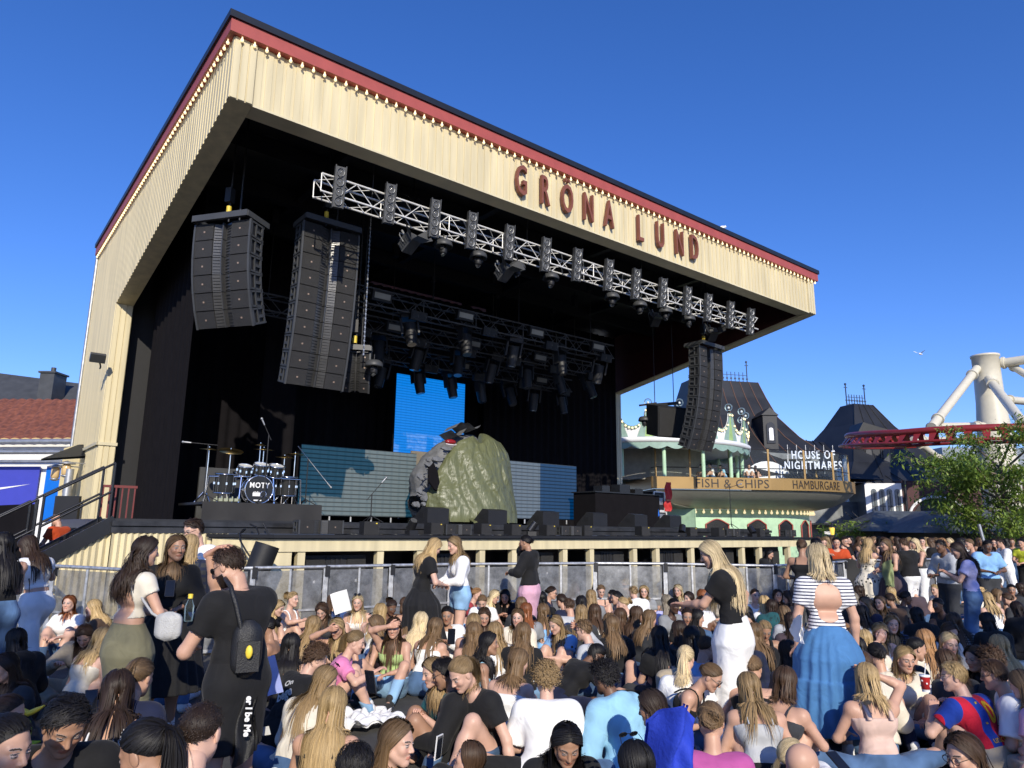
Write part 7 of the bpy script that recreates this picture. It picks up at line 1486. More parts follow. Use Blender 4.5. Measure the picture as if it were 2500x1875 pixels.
q('L', 760, 1155, 12, 'long:DB:.5', 's1', 'tank:wh', 'trousers:nv', 'sitting with long dark hair, white top and navy jacket at lower left', l=(18, 28), h=(20, 22), sc=1.06)
q('L', 905, 1070, -8, 'pony:LB:.4', 's1', 'hoodie:nv', 'jeans:dn', 'sitting with light brown hair in a black claw clip before the olive skirt', l=(14, 24), sc=1.06)
q('L', 425, 1385, 195, 'short:BK:.8', 's2', 'tee:bk', 'trousers:bk', 'boy with black hair and black t-shirt looking down at lower left', h=(30, 34), male=True, sc=1.16)
q('L', 30, 1540, -100, 'tied:BK', 's1', 'tee:bk', 'jeans:bk', 'dark-haired in profile in the bottom left corner', h=(0, 10), sc=1.16)
q('L', 930, 1560, 80, 'pony:BK:.3', 's2', 'tee:bk', 'jeans:bk', 'with black hair slicked into a ponytail at the bottom edge', h=(0, 24), sc=1.16)
q('L', 1300, 1430, 0, 'buzz:DB', 's0', 'hoodie:wh', 'jeans:dn', 'with short cropped dark hair and white hoodie from behind at the bottom', male=True, h=(0, 14), sc=1.16)
q('P', 20, 1745, -75, 'tied:DB', 's1', 'hoodie:wh', 'trousers:ch', 'in a white hood turned away at the lower left edge')
q('P', -30, 1705, -95, 'short:BR', 's1', 'tee:ch', 'trousers:ol', 'reclining in grey-brown trousers with raised knees at lower left', legs='knees', l=(-60, -50), h=(0, -10), male=True, d=5.0)
# ---- middle left
q('A', 262, 380, -120, 'long:RD:.3', 's0', 'tee:gr', 'jeans:dn', 'sitting with auburn hair, hand before the face, behind the man in black', arms='brow')
q('A', 430, 362, -100, 'long:B1:.45', 's0', 'tank:wh', 'shorts:ld', 'sitting with long straight blonde hair, looking down right beside the barrier', h=(0, 22))
q('A', 550, 292, -110, 'bun:B1', 's0', 'vest:wh', 'shorts:ld', 'sitting with blonde hair tied back and white top, pointing to the right', arms='reach', l=(4, 8), h=(0, 6))
q('A', 780, 385, 180, 'long:BR:.3', 's0', 'tee:ch', 'jeans:dn', 'brown-haired, facing us with bent head behind two blondes', h=(0, 34))
q('A', 868, 308, 20, 'long:BR:.35', 's0', 'tee:wh', 'trousers:bk', 'brown-haired with a white sheet of paper by the barrier', arms='phone')
q('A', 1072, 318, 182, 'long:B0:.4', 's0', 'tank:wh', 'trousers:bk', 'sitting blonde with blue sunglasses on her head eating by the barrier', arms='hold', legs='knees', glasses='top', h=(0, 10))
q('A', 1348, 358, -150, 'bun:DB', 's3', 'tank:bk', 'jeans:dn', 'sitting with brown skin and tied hair looking down by the barrier', h=(0, 30))
q('A', 1456, 335, -10, 'braid:BR:.2', 's1', 'tank:bk', 'jeans:dn', 'sitting with braided brown hair and bare shoulders by the barrier')
q('A', 330, 515, 95, 'bun:BK', 's2', 'strapless:bk', 'jeans:ch', 'sitting with black strapless top and sunglasses on her head, looking left', glasses='top', h=(0, 4))
q('A', 715, 505, -25, 'long:B2:.45', 's1', 'tank:bk', 'jeans:dn', 'sitting blonde with dark streaks seen from behind, black strap')
q('A', 900, 525, 165, 'long:B1:.4:.012', 's1', 'tank:bk', 'shorts:ld', 'sitting with wavy blonde hair, hand on her forehead and a watch', arms='brow', h=(0, 26))
q('A', 532, 665, 5, 'long:BK:.4', 's1', 'strapless:bk', 'jeans:bk', 'sitting with straight black hair and bare shoulders with chain straps', l=(6, 12))
cb, cbo = q('A', 745, 775, -40, 'curl:BR:.5', 's0', 'long:bk', 'trousers:bk', 'sitting with curly brown hair in a black jacket with white lettering', male=True, l=(20, 34), h=(-20, 20), lod=0)
q('A', 1062, 640, -82, 'pony:B2:.32', 's0', 'tee:pk', 'jeans:ld', 'sitting in bright pink t-shirt and light jeans with a brown ponytail', legs='knees', arms='reach', l=(14, 28), h=(-4, 18), lod=0)
q('A', 1215, 500, 80, 'long:LB:.4', 's1', 'tank:bk', 'jeans:dn', 'sitting light brown hair and sunglasses on top, turned left behind the pink t-shirt', glasses='top')
q('A', 1258, 395, -15, 'long:B1:.42', 's0', 'tank:wh', 'jeans:dn', 'sitting blonde from behind in front of the tied-haired one at the barrier')
q('A', 1362, 520, 165, 'long:BR:.55', 's1', 'tank:lm', 'jeans:ld', 'sitting in lime green top and jeans, knees wide, hand over her face', legs='wide', arms='brow', l=(-4, 2), h=(15, 12), lod=0)
q('A', 1520, 425, 10, 'long:LB:.45', 's1', 'tank:ch', 'jeans:dn', 'sitting with brown hair from behind beside the thick blonde waves')
q('A', 1585, 470, -20, 'long:B0:.42:.014', 's0', 'tank:wh', 'jeans:dn', 'sitting with thick wavy blonde hair and bare back')
q('A', 815, 955, -30, 'long:B2:.55', 's0', 'long:cr', 'jeans:dn', 'sitting with long streaked blonde hair, sunglasses on top and cream knit', l=(16, 30), h=(-30, 20), glasses='top')
q('A', 875, 1150, -5, 'long:B1:.62', 's1', 'tank:bk', 'jeans:dn', 'sitting with very long straight golden hair, nearest back at lower centre left', l=(10, 18), h=(0, 12))
q('A', 1400, 1450, -105, 'long:LB:.35', 's0', 'tee:bk', 'jeans:dn', 'brown-haired in profile facing right at the bottom edge', l=(4, 10), h=(-4, 8))
q('A', 1050, 1660, 0, 'short:BK:.8', 's1', 'tee:bk', 'jeans:bk', 'showing only the top of a black-haired head at the bottom edge')
gl, glo = q('B', 275, 890, 95, 'short:BK:.9', 's2', 'hoodie:bk', 'shorts:bk', 'smiling with black hair, clear glasses and black hoodie, bare knees raised', legs='knees', arms='hold', l=(-14, 4), h=(-6, 22), male=True, glasses='clear', lod=0)
q('B', 185, 880, 120, 'long:B2:.35', 's0', 'tee:te', 'jeans:dn', 'smiling in a dark teal top left of the one with clear glasses', arms='phone', l=(10, 20), h=(0, 18))
# ---- middle
q('B', 212, 520, -25, 'long:LB:.45', 's1', 'tank:wh', 'jeans:dn', 'sitting with long brown hair and white strap top beside the jeans knees')
q('B', 303, 420, 180, 'braid:BK:.2', 's2', 'shirt:wh', 'jeans:dn', 'sitting with braided dark hair and white shirt, frowning at a phone', arms='phone', h=(0, 16), l=(4, 8))
q('B', 548, 252, -100, 'bun:SB', 's0', 'tee:ro:floral', 'shorts:ld', 'sitting strawberry blonde in red patterned top behind the denim shorts', arms='phone')
q('B', 588, 315, 175, 'tied:LB', 's0', 'tee:wh', 'jeans:dn', 'sitting with parted light brown hair, head bent, near the barrier', h=(0, 34))
q('B', 688, 270, -105, 'long:B0:.45', 's0', 'tee:cr', 'midi:cr', 'sitting with long pale blonde hair looking down right, in cream', h=(0, 26))
q('B', 772, 268, 175, 'long:BK:.4', 's1', 'long:bk', 'jeans:bk', 'sitting in black with black hair looking at a phone beside the pink skirt', arms='phone', h=(0, 26))
q('B', 605, 430, 185, 'long:BR:.4', 's1', 'vest:wh', 'jeans:dn', 'sitting brown-haired facing down behind the pale brown heads', h=(0, 26))
q('B', 520, 560, 5, 'long:LB:.48', 's1', 'tank:tq', 'jeans:dn', 'sitting with tousled light brown hair, turquoise straps, back to us', l=(14, 26))
q('B', 520, 485, 0, 'long:B2:.4', 's1', 'tank:bk', 'jeans:dn', 'with dark blonde head behind the turquoise straps')
q('B', 875, 440, 160, 'long:LB:.45', 's0', 'shirt:cr', 'jeans:dn', 'sitting with long light brown hair, squinting to the left', h=(10, 8))
q('B', 945, 385, 0, 'long:RD:.4', 's0', 'tee:gr', 'jeans:dn', 'sitting with copper red hair seen from behind')
q('B', 905, 335, 0, 'long:LB:.35', 's0', 'tee:ch', 'jeans:dn', 'with light brown head behind the copper red hair')
q('B', 1082, 390, 5, 'long:LB:.5', 's1', 'tank:sb', 'jeans:dn', 'sitting with long straight brown hair and light blue top, back to us')
q('B', 1155, 240, -100, 'tied:DB', 's1', 'tee:nv', 'jeans:dn', 'sitting in navy t-shirt with dark sunglasses right of the pink skirt', glasses='sun')
q('B', 1068, 285, 15, 'long:BK:.4:.01', 's1', 'tee:bk', 'jeans:bk', 'sitting with wavy black hair right of the pink skirt')
q('B', 1180, 495, 130, 'long:B2:.42:.008', 's0', 'tee:sb:floral', 'jeans:wh', 'in blue patterned top, sunglasses on her head, hugging her knees', legs='knees', arms='hug', h=(0, 26), glasses='top')
q('B', 920, 565, -10, 'long:LB:.45', 's1', 'tee:bk', 'jeans:ld', 'sitting with straight brown hair and black t-shirt, back to us')
q('B', 690, 560, 25, 'long:B2:.55', 's0', 'shirt:wh', 'jeans:dn', 'sitting with long brown-blonde hair and white blouse, leaning left', l=(16, 26))
q('B', 645, 650, -85, 'long:BK:.5:.01', 's2', 'vest:lb', 'jeans:dn', 'sitting with long black hair and pale denim vest, profile to the right', h=(-4, 4), l=(8, 14), lod=0)
q('B', 885, 800, -25, 'long:LB:.3', 's0', 'strapless:wh', 'jeans:dn', 'sitting with smooth brown hair and bare shoulder with white straps', l=(14, 26), h=(-25, 14))
wt, wto = q('B', 1105, 945, 2, 'curl:B2:.55', 's0', 'bigtee:wh', 'trousers:bk', 'sitting with curly blonde hair and white t-shirt, back to us at centre', male=True, l=(14, 26), h=(0, 12), lod=0)
q('B', 415, 900, 130, 'pony:B2:.34:.014', 's0', 'tee:bk', 'jeans:dn', 'in black t-shirt with fair hair tied back, leaning on one arm, head bowed', arms='side', l=(10, 22), h=(0, 34), lod=0, po=dict(la=(-.36, .06, .05)), sc=1.04)
q('B', 480, 1580, 75, 'long:BR:.3', 's0', 'tee:bk', 'jeans:dn', 'lying on the back at the bottom edge holding up a phone', l=(-78, -76), h=(0, -20), legs='out', arms='phone')
q('B', 1275, 1470, 188, 'long:BK:.42', 's2', 'tee:bk', 'jeans:bk', 'with parted black hair looking down, facing us at the bottom edge', h=(0, 30), l=(14, 24))
q('B', 1405, 540, 60, 'short:LB:.7', 's0', 'long:lg', 'jeans:dn', 'sitting in grey sweatshirt with short brown hair and hand on his brow', arms='brow', male=True, glasses='clear', h=(10, 10))
q('B', 1520, 745, -60, 'pony:BK:.25', 's3', 'tee:bk', 'jeans:nv', 'sitting in black t-shirt with bent head and brown arm stretched left', l=(34, 52), h=(0, 50), arms='reach')
hb, hbo = q('B', 1575, 930, 40, 'curl:BK:.5', 's3', 'hoodie:lb', 'jeans:dn', 'boy in light blue hooded sweatshirt with short curly black hair and white earbud', male=True, l=(16, 30), h=(0, 14), lod=0, sc=.96)
q('B', 1335, 200, -95, 'long:B1:.5', 's0', 'vest:bk', 'jeans:dn', 'sitting with long golden hair and black vest facing right by the barrier', arms='face')
q('B', 1470, 268, 0, 'long:B2:.4', 's0', 'tee:gr', 'jeans:dn', 'with dark blonde hair from behind next to the card player at the barrier')
q('B', 1552, 225, 185, 'tied:LB', 's0', 'tank:ch', 'jeans:dn', 'sitting with tied light hair laughing over a card by the barrier', arms='phone', h=(0, 26))
q('B', 1640, 270, 90, 'tied:BK', 's1', 'tee:gr', 'jeans:dn', 'with black hair facing left beside the card player')
q('B', 1390, 405, -10, 'long:B2:.4', 's1', 'tee:ch', 'jeans:dn', 'with dark blonde hair right behind the grey sweatshirt')
q('B', 1500, 395, 5, 'long:BR:.4', 's1', 'tee:wh', 'jeans:dn', 'with smooth dark brown head and white collar in the middle rows')
q('B', 1390, 320, 0, 'long:BK:.35', 's1', 'tee:bk', 'jeans:dn', 'with black hair in the second row behind the golden hair')
q('B', 1225, 305, 40, 'tied:DB', 's1', 'tee:nv', 'jeans:dn', 'in dark navy t-shirt bent forward in the second row', l=(20, 34))
q('B', 1290, 345, 20, 'short:BR', 's1', 'tee:lg', 'jeans:dn', 'in pale grey t-shirt in the second row', male=True)
q('B', 1622, 480, 0, 'long:LB:.45:.008', 's1', 'tee:ch', 'jeans:dn', 'with loose brown hair left of the denim off-shoulder top')
# ---- middle right
q('C', 178, 280, 95, 'tied:BK', 's1', 'tee:ch', 'jeans:dn', 'with black hair facing left in front of the white hoodie')
q('C', 255, 180, 120, 'curl:B0:.7', 's0', 'tee:cr', 'jeans:dn', 'with curly pale blonde hair by the barrier')
q('C', 318, 235, 20, 'short:B2:.7', 's0', 'hoodie:wh', 'jeans:dn', 'in white hoodie with short fair hair by the barrier', male=True)
q('C', 405, 228, 170, 'long:B1:.3', 's0', 'tee:gr', 'jeans:dn', 'blonde half hidden behind the white hoodie')
q('C', 545, 195, 188, 'tied:BK', 's2', 'tee:ch', 'jeans:dn', 'smiling in dark grey t-shirt with black hair against the barrier', l=(0, 4), h=(0, 4))
q('C', 590, 310, 0, 'long:GB:.55', 's0', 'tee:li', 'jeans:dn', 'with long ash blonde hair and lilac t-shirt, back to us')
q('C', 680, 220, 150, 'long:B0:.4', 's0', 'tee:cr', 'jeans:dn', 'pale blonde in cream by the barrier, looking left')
q('C', 768, 285, 120, 'long:DB:.35', 's0', 'tee:lg:floral', 'jeans:dn', 'with dark hair, black bow and grey patterned top, looking left')
q('C', 652, 345, -150, 'tied:BK', 's4', 'tee:gr', 'jeans:dn', 'dark-skinned in grey t-shirt and headband looking over the shoulder')
q('C', 232, 335, 95, 'bun:B1', 's0', 'tank:cr', 'jeans:dn', 'blonde with a wristband resting her chin, in the second row', arms='face')
q('C', 868, 335, -20, 'bun:BK', 's3', 'crop:wh', 'jeans:dn', 'with black hair bun and white top, bent forward', l=(26, 44), h=(0, 36))
q('C', 885, 262, -95, 'long:RD:.3', 's0', 'tee:wh', 'jeans:dn', 'ginger, facing right behind the long white skirt')
q('C', 962, 245, 120, 'long:B2:.3', 's0', 'tee:cr', 'jeans:dn', 'fair-haired with raised hand by the long white skirt', arms='face')
q('C', 350, 415, -50, 'long:BR:.4', 's2', 'strapless:dn:denim', 'jeans:dn', 'with long brown hair in a ruffled denim off-shoulder top', l=(8, 16), h=(-15, 4), lod=1)
q('C', 215, 430, 0, 'long:BR:.35', 's1', 'tee:bk', 'jeans:dn', 'brown-haired between the denim off-shoulder top and the barrier rows')
q('C', 150, 500, 10, 'long:LB:.45:.01', 's1', 'tee:bk', 'jeans:dn', 'with wavy light brown hair just left of the denim ruffles')
q('C', 455, 450, -60, 'long:LB:.4', 's1', 'tee:ch', 'jeans:dn', 'light brown-haired just right of the denim off-shoulder top')
q('C', 528, 595, 8, 'long:BK:.5', 's1', 'tee:bk', 'jeans:bk', 'with long glossy black hair from behind, in a dark t-shirt')
q('C', 690, 545, 15, 'long:DB:.4', 's1', 'tee:ch', 'jeans:dn', 'with dark brown hair between two black-haired heads')
q('C', 790, 595, -8, 'long:BK:.5', 's1', 'tee:nv', 'jeans:dn', 'with smooth straight black hair left of the long white skirt')
q('C', 838, 440, -95, 'long:BK:.35', 's1', 'tee:ch', 'jeans:dn', 'black-haired facing right behind the smooth black hair')
q('C', 758, 432, 170, 'tied:DB', 's2', 'tee:bk', 'jeans:dn', 'tanned face in shadow behind the smooth black hair')
q('C', 912, 680, -55, 'buzz:BR', 's1', 'tee:sb', 'jeans:dn', 'with cropped brown hair and light blue t-shirt left of the white skirt', male=True, l=(10, 20), lod=0)
pt, pto = q('C', 745, 770, -14, 'pony:B0:.38', 's0', 'tee:wh', 'jeans:dn', 'with blonde ponytail and white t-shirt, back to us at centre right', l=(14, 26), h=(-10, 8), lod=0)
q('C', 955, 925, -120, 'tied:LB', 's1', 'tank:bk', 'jeans:dn', 'with slicked brown hair and round black sunglasses bending down', l=(26, 40), h=(0, 34), glasses='sun')
q('C', 1210, 640, 178, 'short:BR:1.1', 's0', 'shirt:nv:plaid', 'jeans:dn', 'boy with fringe in dark plaid shirt facing us, looking down', male=True, l=(16, 26), h=(0, 22), lod=0)
q('C', 1300, 565, 10, 'long:LB:.45', 's0', 'tee:bk', 'jeans:dn', 'light brown-haired right behind the boy in plaid')
q('C', 1385, 545, 175, 'tied:B2', 's2', 'vest:bk', 'jeans:dn', 'tanned with white flower clip in fair hair, looking down', h=(0, 32))
q('C', 1290, 855, -25, 'tied:LB', 's1', 'strapless:bk', 'jeans:wh', 'with tied brown hair, bare back and black top leaning left', l=(24, 38), h=(0, 20), lod=0)
q('C', 1255, 1010, -6, 'long:B2:.5', 's1', 'tank:lg', 'jeans:bk', 'with long light brown hair and grey strap top, back to us', l=(18, 32), h=(10, 22), lod=0)
q('C', 465, 1170, 45, 'long:DB:.45', 's2', 'tank:bk', 'jeans:bk', 'with dark hair, black straps and a royal blue jacket on her side', l=(14, 26), h=(15, 16), lod=0)
q('C', 950, 1280, -8, 'bun:LB', 's1', 'tee:mg', 'jeans:dn', 'with messy brown bun and magenta top, back to us at the bottom', l=(8, 14), h=(-6, 6), lod=0)
q('C', 340, 1640, 20, 'long:BK:.3', 's1', 'tee:bk', 'jeans:bk', 'with dark sunglasses on a black-haired head at the bottom edge', glasses='top')
q('C', 1308, 262, 185, 'tied:DB', 's0', 'tee:wh', 'jeans:dn', 'smiling in white with tied dark hair at the barrier behind the white skirt', h=(0, 4))
q('C', 1378, 320, 0, 'long:B1:.4', 's0', 'tee:wh', 'jeans:dn', 'blonde in white from behind beside the smiling one at the barrier')
q('C', 1490, 260, 178, 'long:DB:.35', 's1', 'tee:bk', 'jeans:dn', 'dark-haired in shade facing us at the barrier left of the striped top', h=(0, 4))
q('C', 1440, 350, -15, 'long:DB:.35', 's1', 'hoodie:te', 'jeans:dn', 'in dark green jacket in the shaded row left of the striped top')
q('C', 1232, 415, 10, 'long:BK:.35', 's1', 'tee:li', 'jeans:dn', 'black-haired just right of the long white skirt')
q('C', 1245, 470, 150, 'long:BK:.3', 's1', 'tee:bk', 'jeans:dn', 'black-haired face peeking out by the long white skirt')
q('C', 1570, 275, 60, 'long:DB:.35', 's1', 'tee:ch', 'jeans:dn', 'dark-haired in the shade beside the striped sleeve')
q('C', 1540, 410, 10, 'long:LB:.45', 's1', 'tee:lg', 'jeans:dn', 'light brown-haired in pale grey left of the striped top')
q('C', 1600, 470, -10, 'long:DB:.45:.01', 's1', 'tee:br2', 'jeans:dn', 'with loose dark hair right beside the striped top')
q('C', 1570, 720, 0, 'long:DB:.5:.012', 's2', 'tank:bk', 'jeans:dn', 'with wavy brown hair and bare back left of the blue tiered skirt')
q('C', 440, 790, -20, 'tied:BR', 's1', 'long:nv', 'shorts:ch', 'bent over in navy jacket with bare legs at centre right', l=(50, 75), h=(0, 40), legs='knees')
q('C', 565, 790, 30, 'short:BR', 's1', 'long:bg', 'jeans:dn', 'in brown tweed jacket bent over behind the blonde ponytail', l=(40, 60), h=(0, 40), male=True)
# ---- right block
q('D', 540, 570, 100, 'pony:SB:.2', 's0', 'tee:cr', 'jeans:dn', 'reddish blonde looking left, right of the blue tiered skirt')
q('D', 588, 615, -5, 'tied:BR', 's1', 'tee:cr', 'jeans:dn', 'brown tied hair close behind the reddish blonde one')
q('D', 640, 690, -10, 'long:BK:.3', 's1', 'hoodie:wh', 'jeans:dn', 'black-haired in white fleece jacket right of the blue skirt')
q('D', 690, 620, 0, 'long:B1:.35', 's0', 'tee:cr', 'jeans:dn', 'golden-haired head behind the black-haired fleece')
q('D', 795, 745, 0, 'tied:BK', 's1', 'tee:gr', 'jeans:dn', 'with smooth black hair behind the raised hand')
q('D', 690, 820, -20, 'tied:BR', 's1', 'hoodie:cr', 'jeans:dn', 'in cream fleece with brown hair, left of the raised hand', l=(18, 30))
q('D', 720, 930, 2, 'long:B1:.3', 's1', 'vest:pe', 'jeans:dn', 'blonde in peach lace top with a hand on her forehead, back to us', arms='brow', l=(6, 14), h=(-25, 16), lod=0)
q('D', 830, 560, 175, 'long:B1:.3:.012', 's0', 'tank:wh', 'jeans:dn', 'laughing blonde covering one eye with her hand', arms='face', h=(-10, 18))
q('D', 925, 490, 165, 'long:B2:.4', 's0', 'tee:bk:stripe', 'jeans:dn', 'with long dark blonde hair in shade behind the laughing blonde')
q('D', 1030, 775, 172, 'long:B1:.22', 's1', 'shirt:cr', 'jeans:nv', 'frowning blonde in cream blouse facing us', h=(10, 14), l=(4, 10), arms='hold', lod=0)
q('D', 1120, 690, -90, 'buzz:BK', 's1', 'tee:ch', 'trousers:ch', 'in dark grey cap and t-shirt behind the frowning blonde', male=True)
q('D', 1185, 625, 0, 'long:SB:.4', 's0', 'tee:cr', 'jeans:dn', 'with reddish golden hair from behind in the right block')
q('D', 1390, 650, 178, 'long:B0:.35', 's0', 'tee:cr', 'jeans:dn', 'pale blonde facing us half hidden by brown hair in the right block', h=(0, 14))
q('D', 1395, 560, 190, 'long:BR:.4', 's0', 'tee:lg', 'jeans:dn', 'with long brown hair and sunlit forehead facing us', h=(0, 24))
q('D', 1355, 800, 5, 'long:BR:.3:.012', 's1', 'tee:ch', 'jeans:dn', 'with wavy brown hair above the red paper cup')
fc, fco = q('P', 2326, 1652, 26, 'short:B1:.8', 's0', 'tee:fb:bars', 'trousers:bg', 'young man in red and blue striped football shirt numbered 10', male=True, l=(20, 30), h=(44, 6), arms='knee', legs='knees', lod=0)
q('D', 1740, 905, 60, 'short:BR:.9', 's1', 'bigtee:wh', 'trousers:bg', 'with dark sunglasses and white t-shirt behind the football shirt', male=True, glasses='sun', l=(12, 20), lod=0)
q('D', 1720, 800, 20, 'curl:BR:.5', 's1', 'tee:ch', 'jeans:dn', 'with curly brown hair behind the one in sunglasses', male=True)
q('D', 1790, 670, 0, 'long:B1:.55', 's0', 'shirt:cr', 'jeans:dn', 'with long golden hair and cream top at the right')
q('D', 1590, 770, 110, 'long:BK:.35', 's1', 'tee:bk', 'jeans:dn', 'black-haired in shade left of the curly brown hair')
q('D', 1500, 1560, 105, 'long:BR:.3', 's1', 'tee:bk', 'jeans:bk', 'with brown hair, hair clip and dark glasses at the bottom right', glasses='clear')
q('D', 1975, 985, 30, 'long:LB:.3', 's0', 'tee:pp', 'jeans:dn', 'in pale pink cut off by the right edge')
q('D', 1420, 470, 0, 'long:BR:.5', 's1', 'tee:lg:stripe', 'jeans:dn', 'with long brown hair in shade in front of the lilac t-shirt')
q('D', 1690, 470, 5, 'long:BK:.5', 's1', 'hoodie:bk', 'jeans:bk', 'large dark back with long black hair in the right block')
q('D', 1930, 370, 0, 'long:DB:.5', 's1', 'hoodie:bk', 'jeans:bk', 'dark-haired in black at the right edge of the shaded rows')
q('D', 1690, 285, 0, 'long:B1:.45', 's0', 'tank:wh', 'jeans:dn', 'blonde in white from behind near the tree')
q('D', 1775, 255, -95, 'long:LB:.4', 's0', 'tank:wh', 'jeans:dn', 'brown-haired facing right near the tree')
q('D', 1290, 340, 110, 'tied:BK', 's3', 'tee:ch', 'jeans:dn', 'dark-haired looking left in the shaded middle of the right block')
q('D', 1120, 420, 0, 'long:BK:.5', 's1', 'hoodie:bk', 'jeans:bk', 'with long black hair in the deepest shade of the right block')
q('D', 1040, 280, -100, 'tied:BK', 's3', 'tee:ch', 'jeans:dn', 'black-haired facing right in shade behind the floral dress')
q('D', 820, 320, 130, 'long:LB:.4', 's0', 'tee:bk', 'jeans:dn', 'fair face with long hair in the shade right of the striped top', h=(0, 8))
q('D', 700, 330, 100, 'long:LB:.4', 's0', 'tee:nv', 'jeans:dn', 'light brown-haired in the shade right of the striped top')
q('D', 680, 405, 0, 'long:BK:.3', 's1', 'tee:wh', 'jeans:dn', 'with straight black bob and white top right of the striped top')
q('D', 608, 295, 0, 'long:GB:.5', 's0', 'tee:ch', 'jeans:dn', 'with ash grey long hair in the shade right of the striped top')
q('D', 1268, 215, 110, 'bun:B1', 's0', 'tee:wh', 'jeans:dn', 'blonde with a bun and white top in a patch of sun at the right')
q('D', 1002, 190, 100, 'long:BR:.3', 's1', 'tee:ch', 'jeans:dn', 'brown-haired below the white trousers')
q('D', 1080, 215, 30, 'tied:BR', 's1', 'tee:br2', 'jeans:dn', 'with tied brown hair below the white trousers')
q('D', 912, 240, -10, 'long:B1:.3', 's0', 'tee:cr', 'jeans:dn', 'small blonde with sunglasses below the patterned dress', glasses='top')
q('D', 800, 225, 0, 'long:GB:.3', 's0', 'tee:ch', 'jeans:dn', 'ash-haired in shade below the patterned dress')
q('D', 655, 225, 10, 'long:DB:.3', 's1', 'tee:bk', 'jeans:dn', 'dark-haired left of the patterned dress')
q('D', 570, 212, 60, 'long:SB:.3', 's0', 'tee:cr', 'jeans:dn', 'strawberry blonde by the striped sleeve')
q('D', 600, 130, -90, 'short:BR:.9', 's1', 'tank:bk', 'jeans:dn', 'short dark-haired facing right at the end of the barrier')
q('D', 1700, 175, 0, 'long:B0:.3', 's0', 'tee:wh', 'jeans:dn', 'pale blonde near the tree, farther row')
q('D', 1612, 235, 10, 'bun:B1', 's0', 'tee:cr', 'jeans:dn', 'blonde with a bun near the tree')
q('D', 1240, 135, 110, 'long:DB:.3', 's2', 'tee:ch', 'jeans:dn', 'dark-haired left of the lilac t-shirt, far row')
q('D', 1890, 215, 150, 'tied:BK', 's2', 'tee:ch', 'jeans:dn', 'black-haired by the tree trunk facing left')
q('D', 1850, 290, 30, 'tied:BR', 's1', 'tee:ch', 'jeans:dn', 'brown-haired in front of the tree trunk')
q('D', 900, 295, 20, 'tied:DB', 's2', 'tee:br', 'jeans:dn', 'in brown top in the shade of the right block')
q('D', 1960, 200, 0, 'long:DB:.3', 's1', 'tee:bk', 'jeans:dn', 'dark-haired at the right edge, farther row')
q('D', 1780, 150, 0, 'short:BK', 's3', 'tee:bk', 'jeans:dn', 'black-haired in the last row near the tree', male=True)
q('D', 130, 1560, -92, 'braid:B0:.25', 's0', 'shirt:wh', 'jeans:ld', 'lying across the bottom right in white shirt and pale jeans, blonde braid', l=(-80, -78), legs='out', arms='phone', h=(0, -12), lod=0)
q('D', 200, 1650, -60, 'none', 's1', 'tee:bk', 'jeans:bk', 'bald head at the bottom edge beside the blonde braid', male=True)
q('D', 60, 960, -45, 'long:BR:.2', 's1', 'tank:ch', 'trousers:wh', 'in white trousers with raised knees left of the peach top', legs='knees', arms='hug', l=(12, 24))
# people on the pavilion balcony
for i, (x, y, d_, hr, tp, lb) in enumerate(((1600, 1142, 33.0, 'tied:BK', 'tee:bk', 'in black leaning behind the pavilion glass'), (1712, 1150, 31, 'long:BK:.3', 'tee:wh', 'with black hair eating behind the balcony glass'), (1733, 1149, 31.2, 'tied:DB', 'tee:wh', 'in white behind the balcony glass'), (1759, 1158, 31.4, 'tied:BK', 'tee:lb', 'in pale blue behind the balcony glass'), (1830, 1164, 32.5, 'buzz:DB', 'tee:wh', 'man with cropped hair looking over the balcony edge'), (1846, 1170, 32.6, 'short:BK', 'tee:bk', 'dark-haired beside the man at the balcony edge'))):
    q('P', x, y, 100 if i < 4 else 170, hr, 's1', tp, 'jeans:dn', lb, stand=i == 0, d=37.4+(i % 2)*.4, lod=3, bz=4.48, male=i > 3, **({} if i == 0 else dict(legs='knees')))
# ================================================================ things people wear and hold, writing on clothes
from mathutils.bvhtree import BVHTree
def decal(b, o, txt, size, px, d, name, color, up=(0, 0, 1), roll=0., xs=1., key='top', offs=.006, bold=.0):
    """lettering laid onto the garment, seen along the line from the camera"""
    V, Q = o[key]; th = b.rotation_euler.z; Rm = Matrix.Rotation(th, 3, 'Z'); bv = BVHTree.FromPolygons([tuple(Rm @ Vector(v)+Vector(b.location)) for v in V], [tuple(int(i) for i in q_) for q_ in Q])
    P = PD(px[0], px[1], d) if px else Rm @ Vector(o['chest']-o['fw']*.1*1+np.array((0, 0, d)))+Vector(b.location); n_ = (CAM0-P).normalized() if px else (Rm @ Vector(-o['fw'])).normalized(); r_ = Vector((0, 0, 1)).cross(n_).normalized(); u2 = n_.cross(r_); r2 = r_*math.cos(roll)+u2*math.sin(roll); u3 = -r_*math.sin(roll)+u2*math.cos(roll)
    vs, fs = text_geo(txt, size, .001, bold, xs); out = []
    vs2 = []
    for x, y, z in vs:
        q_ = P+r2*x+u3*(y-size*.35); hit = bv.ray_cast(q_+n_*.6, -n_, 1.6); out.append(Rm.inverted() @ (hit[0]+n_*offs-Vector(b.location)) if hit[0] else None)
    ok = {k for k, v in enumerate(out) if v is not None}; m = MB(); m.add([v if v is not None else (0, 0, 0) for v in out], [f for f in fs if all(i in ok for i in f)]); x = m.build(name, color); x.parent = b; return x
INKW = mat('white_print', (.8, .8, .78), .6, var=.02); INKY = mat('yellow_print', (.75, .5, .03), .5, var=.02)
decal(cb, cbo, 'bege', .1, None, -.06, 'print', INKW, roll=.5, bold=.004); decal(cb, cbo, 'On', .07, None, .05, 'print', INKW, roll=.5, bold=.003)
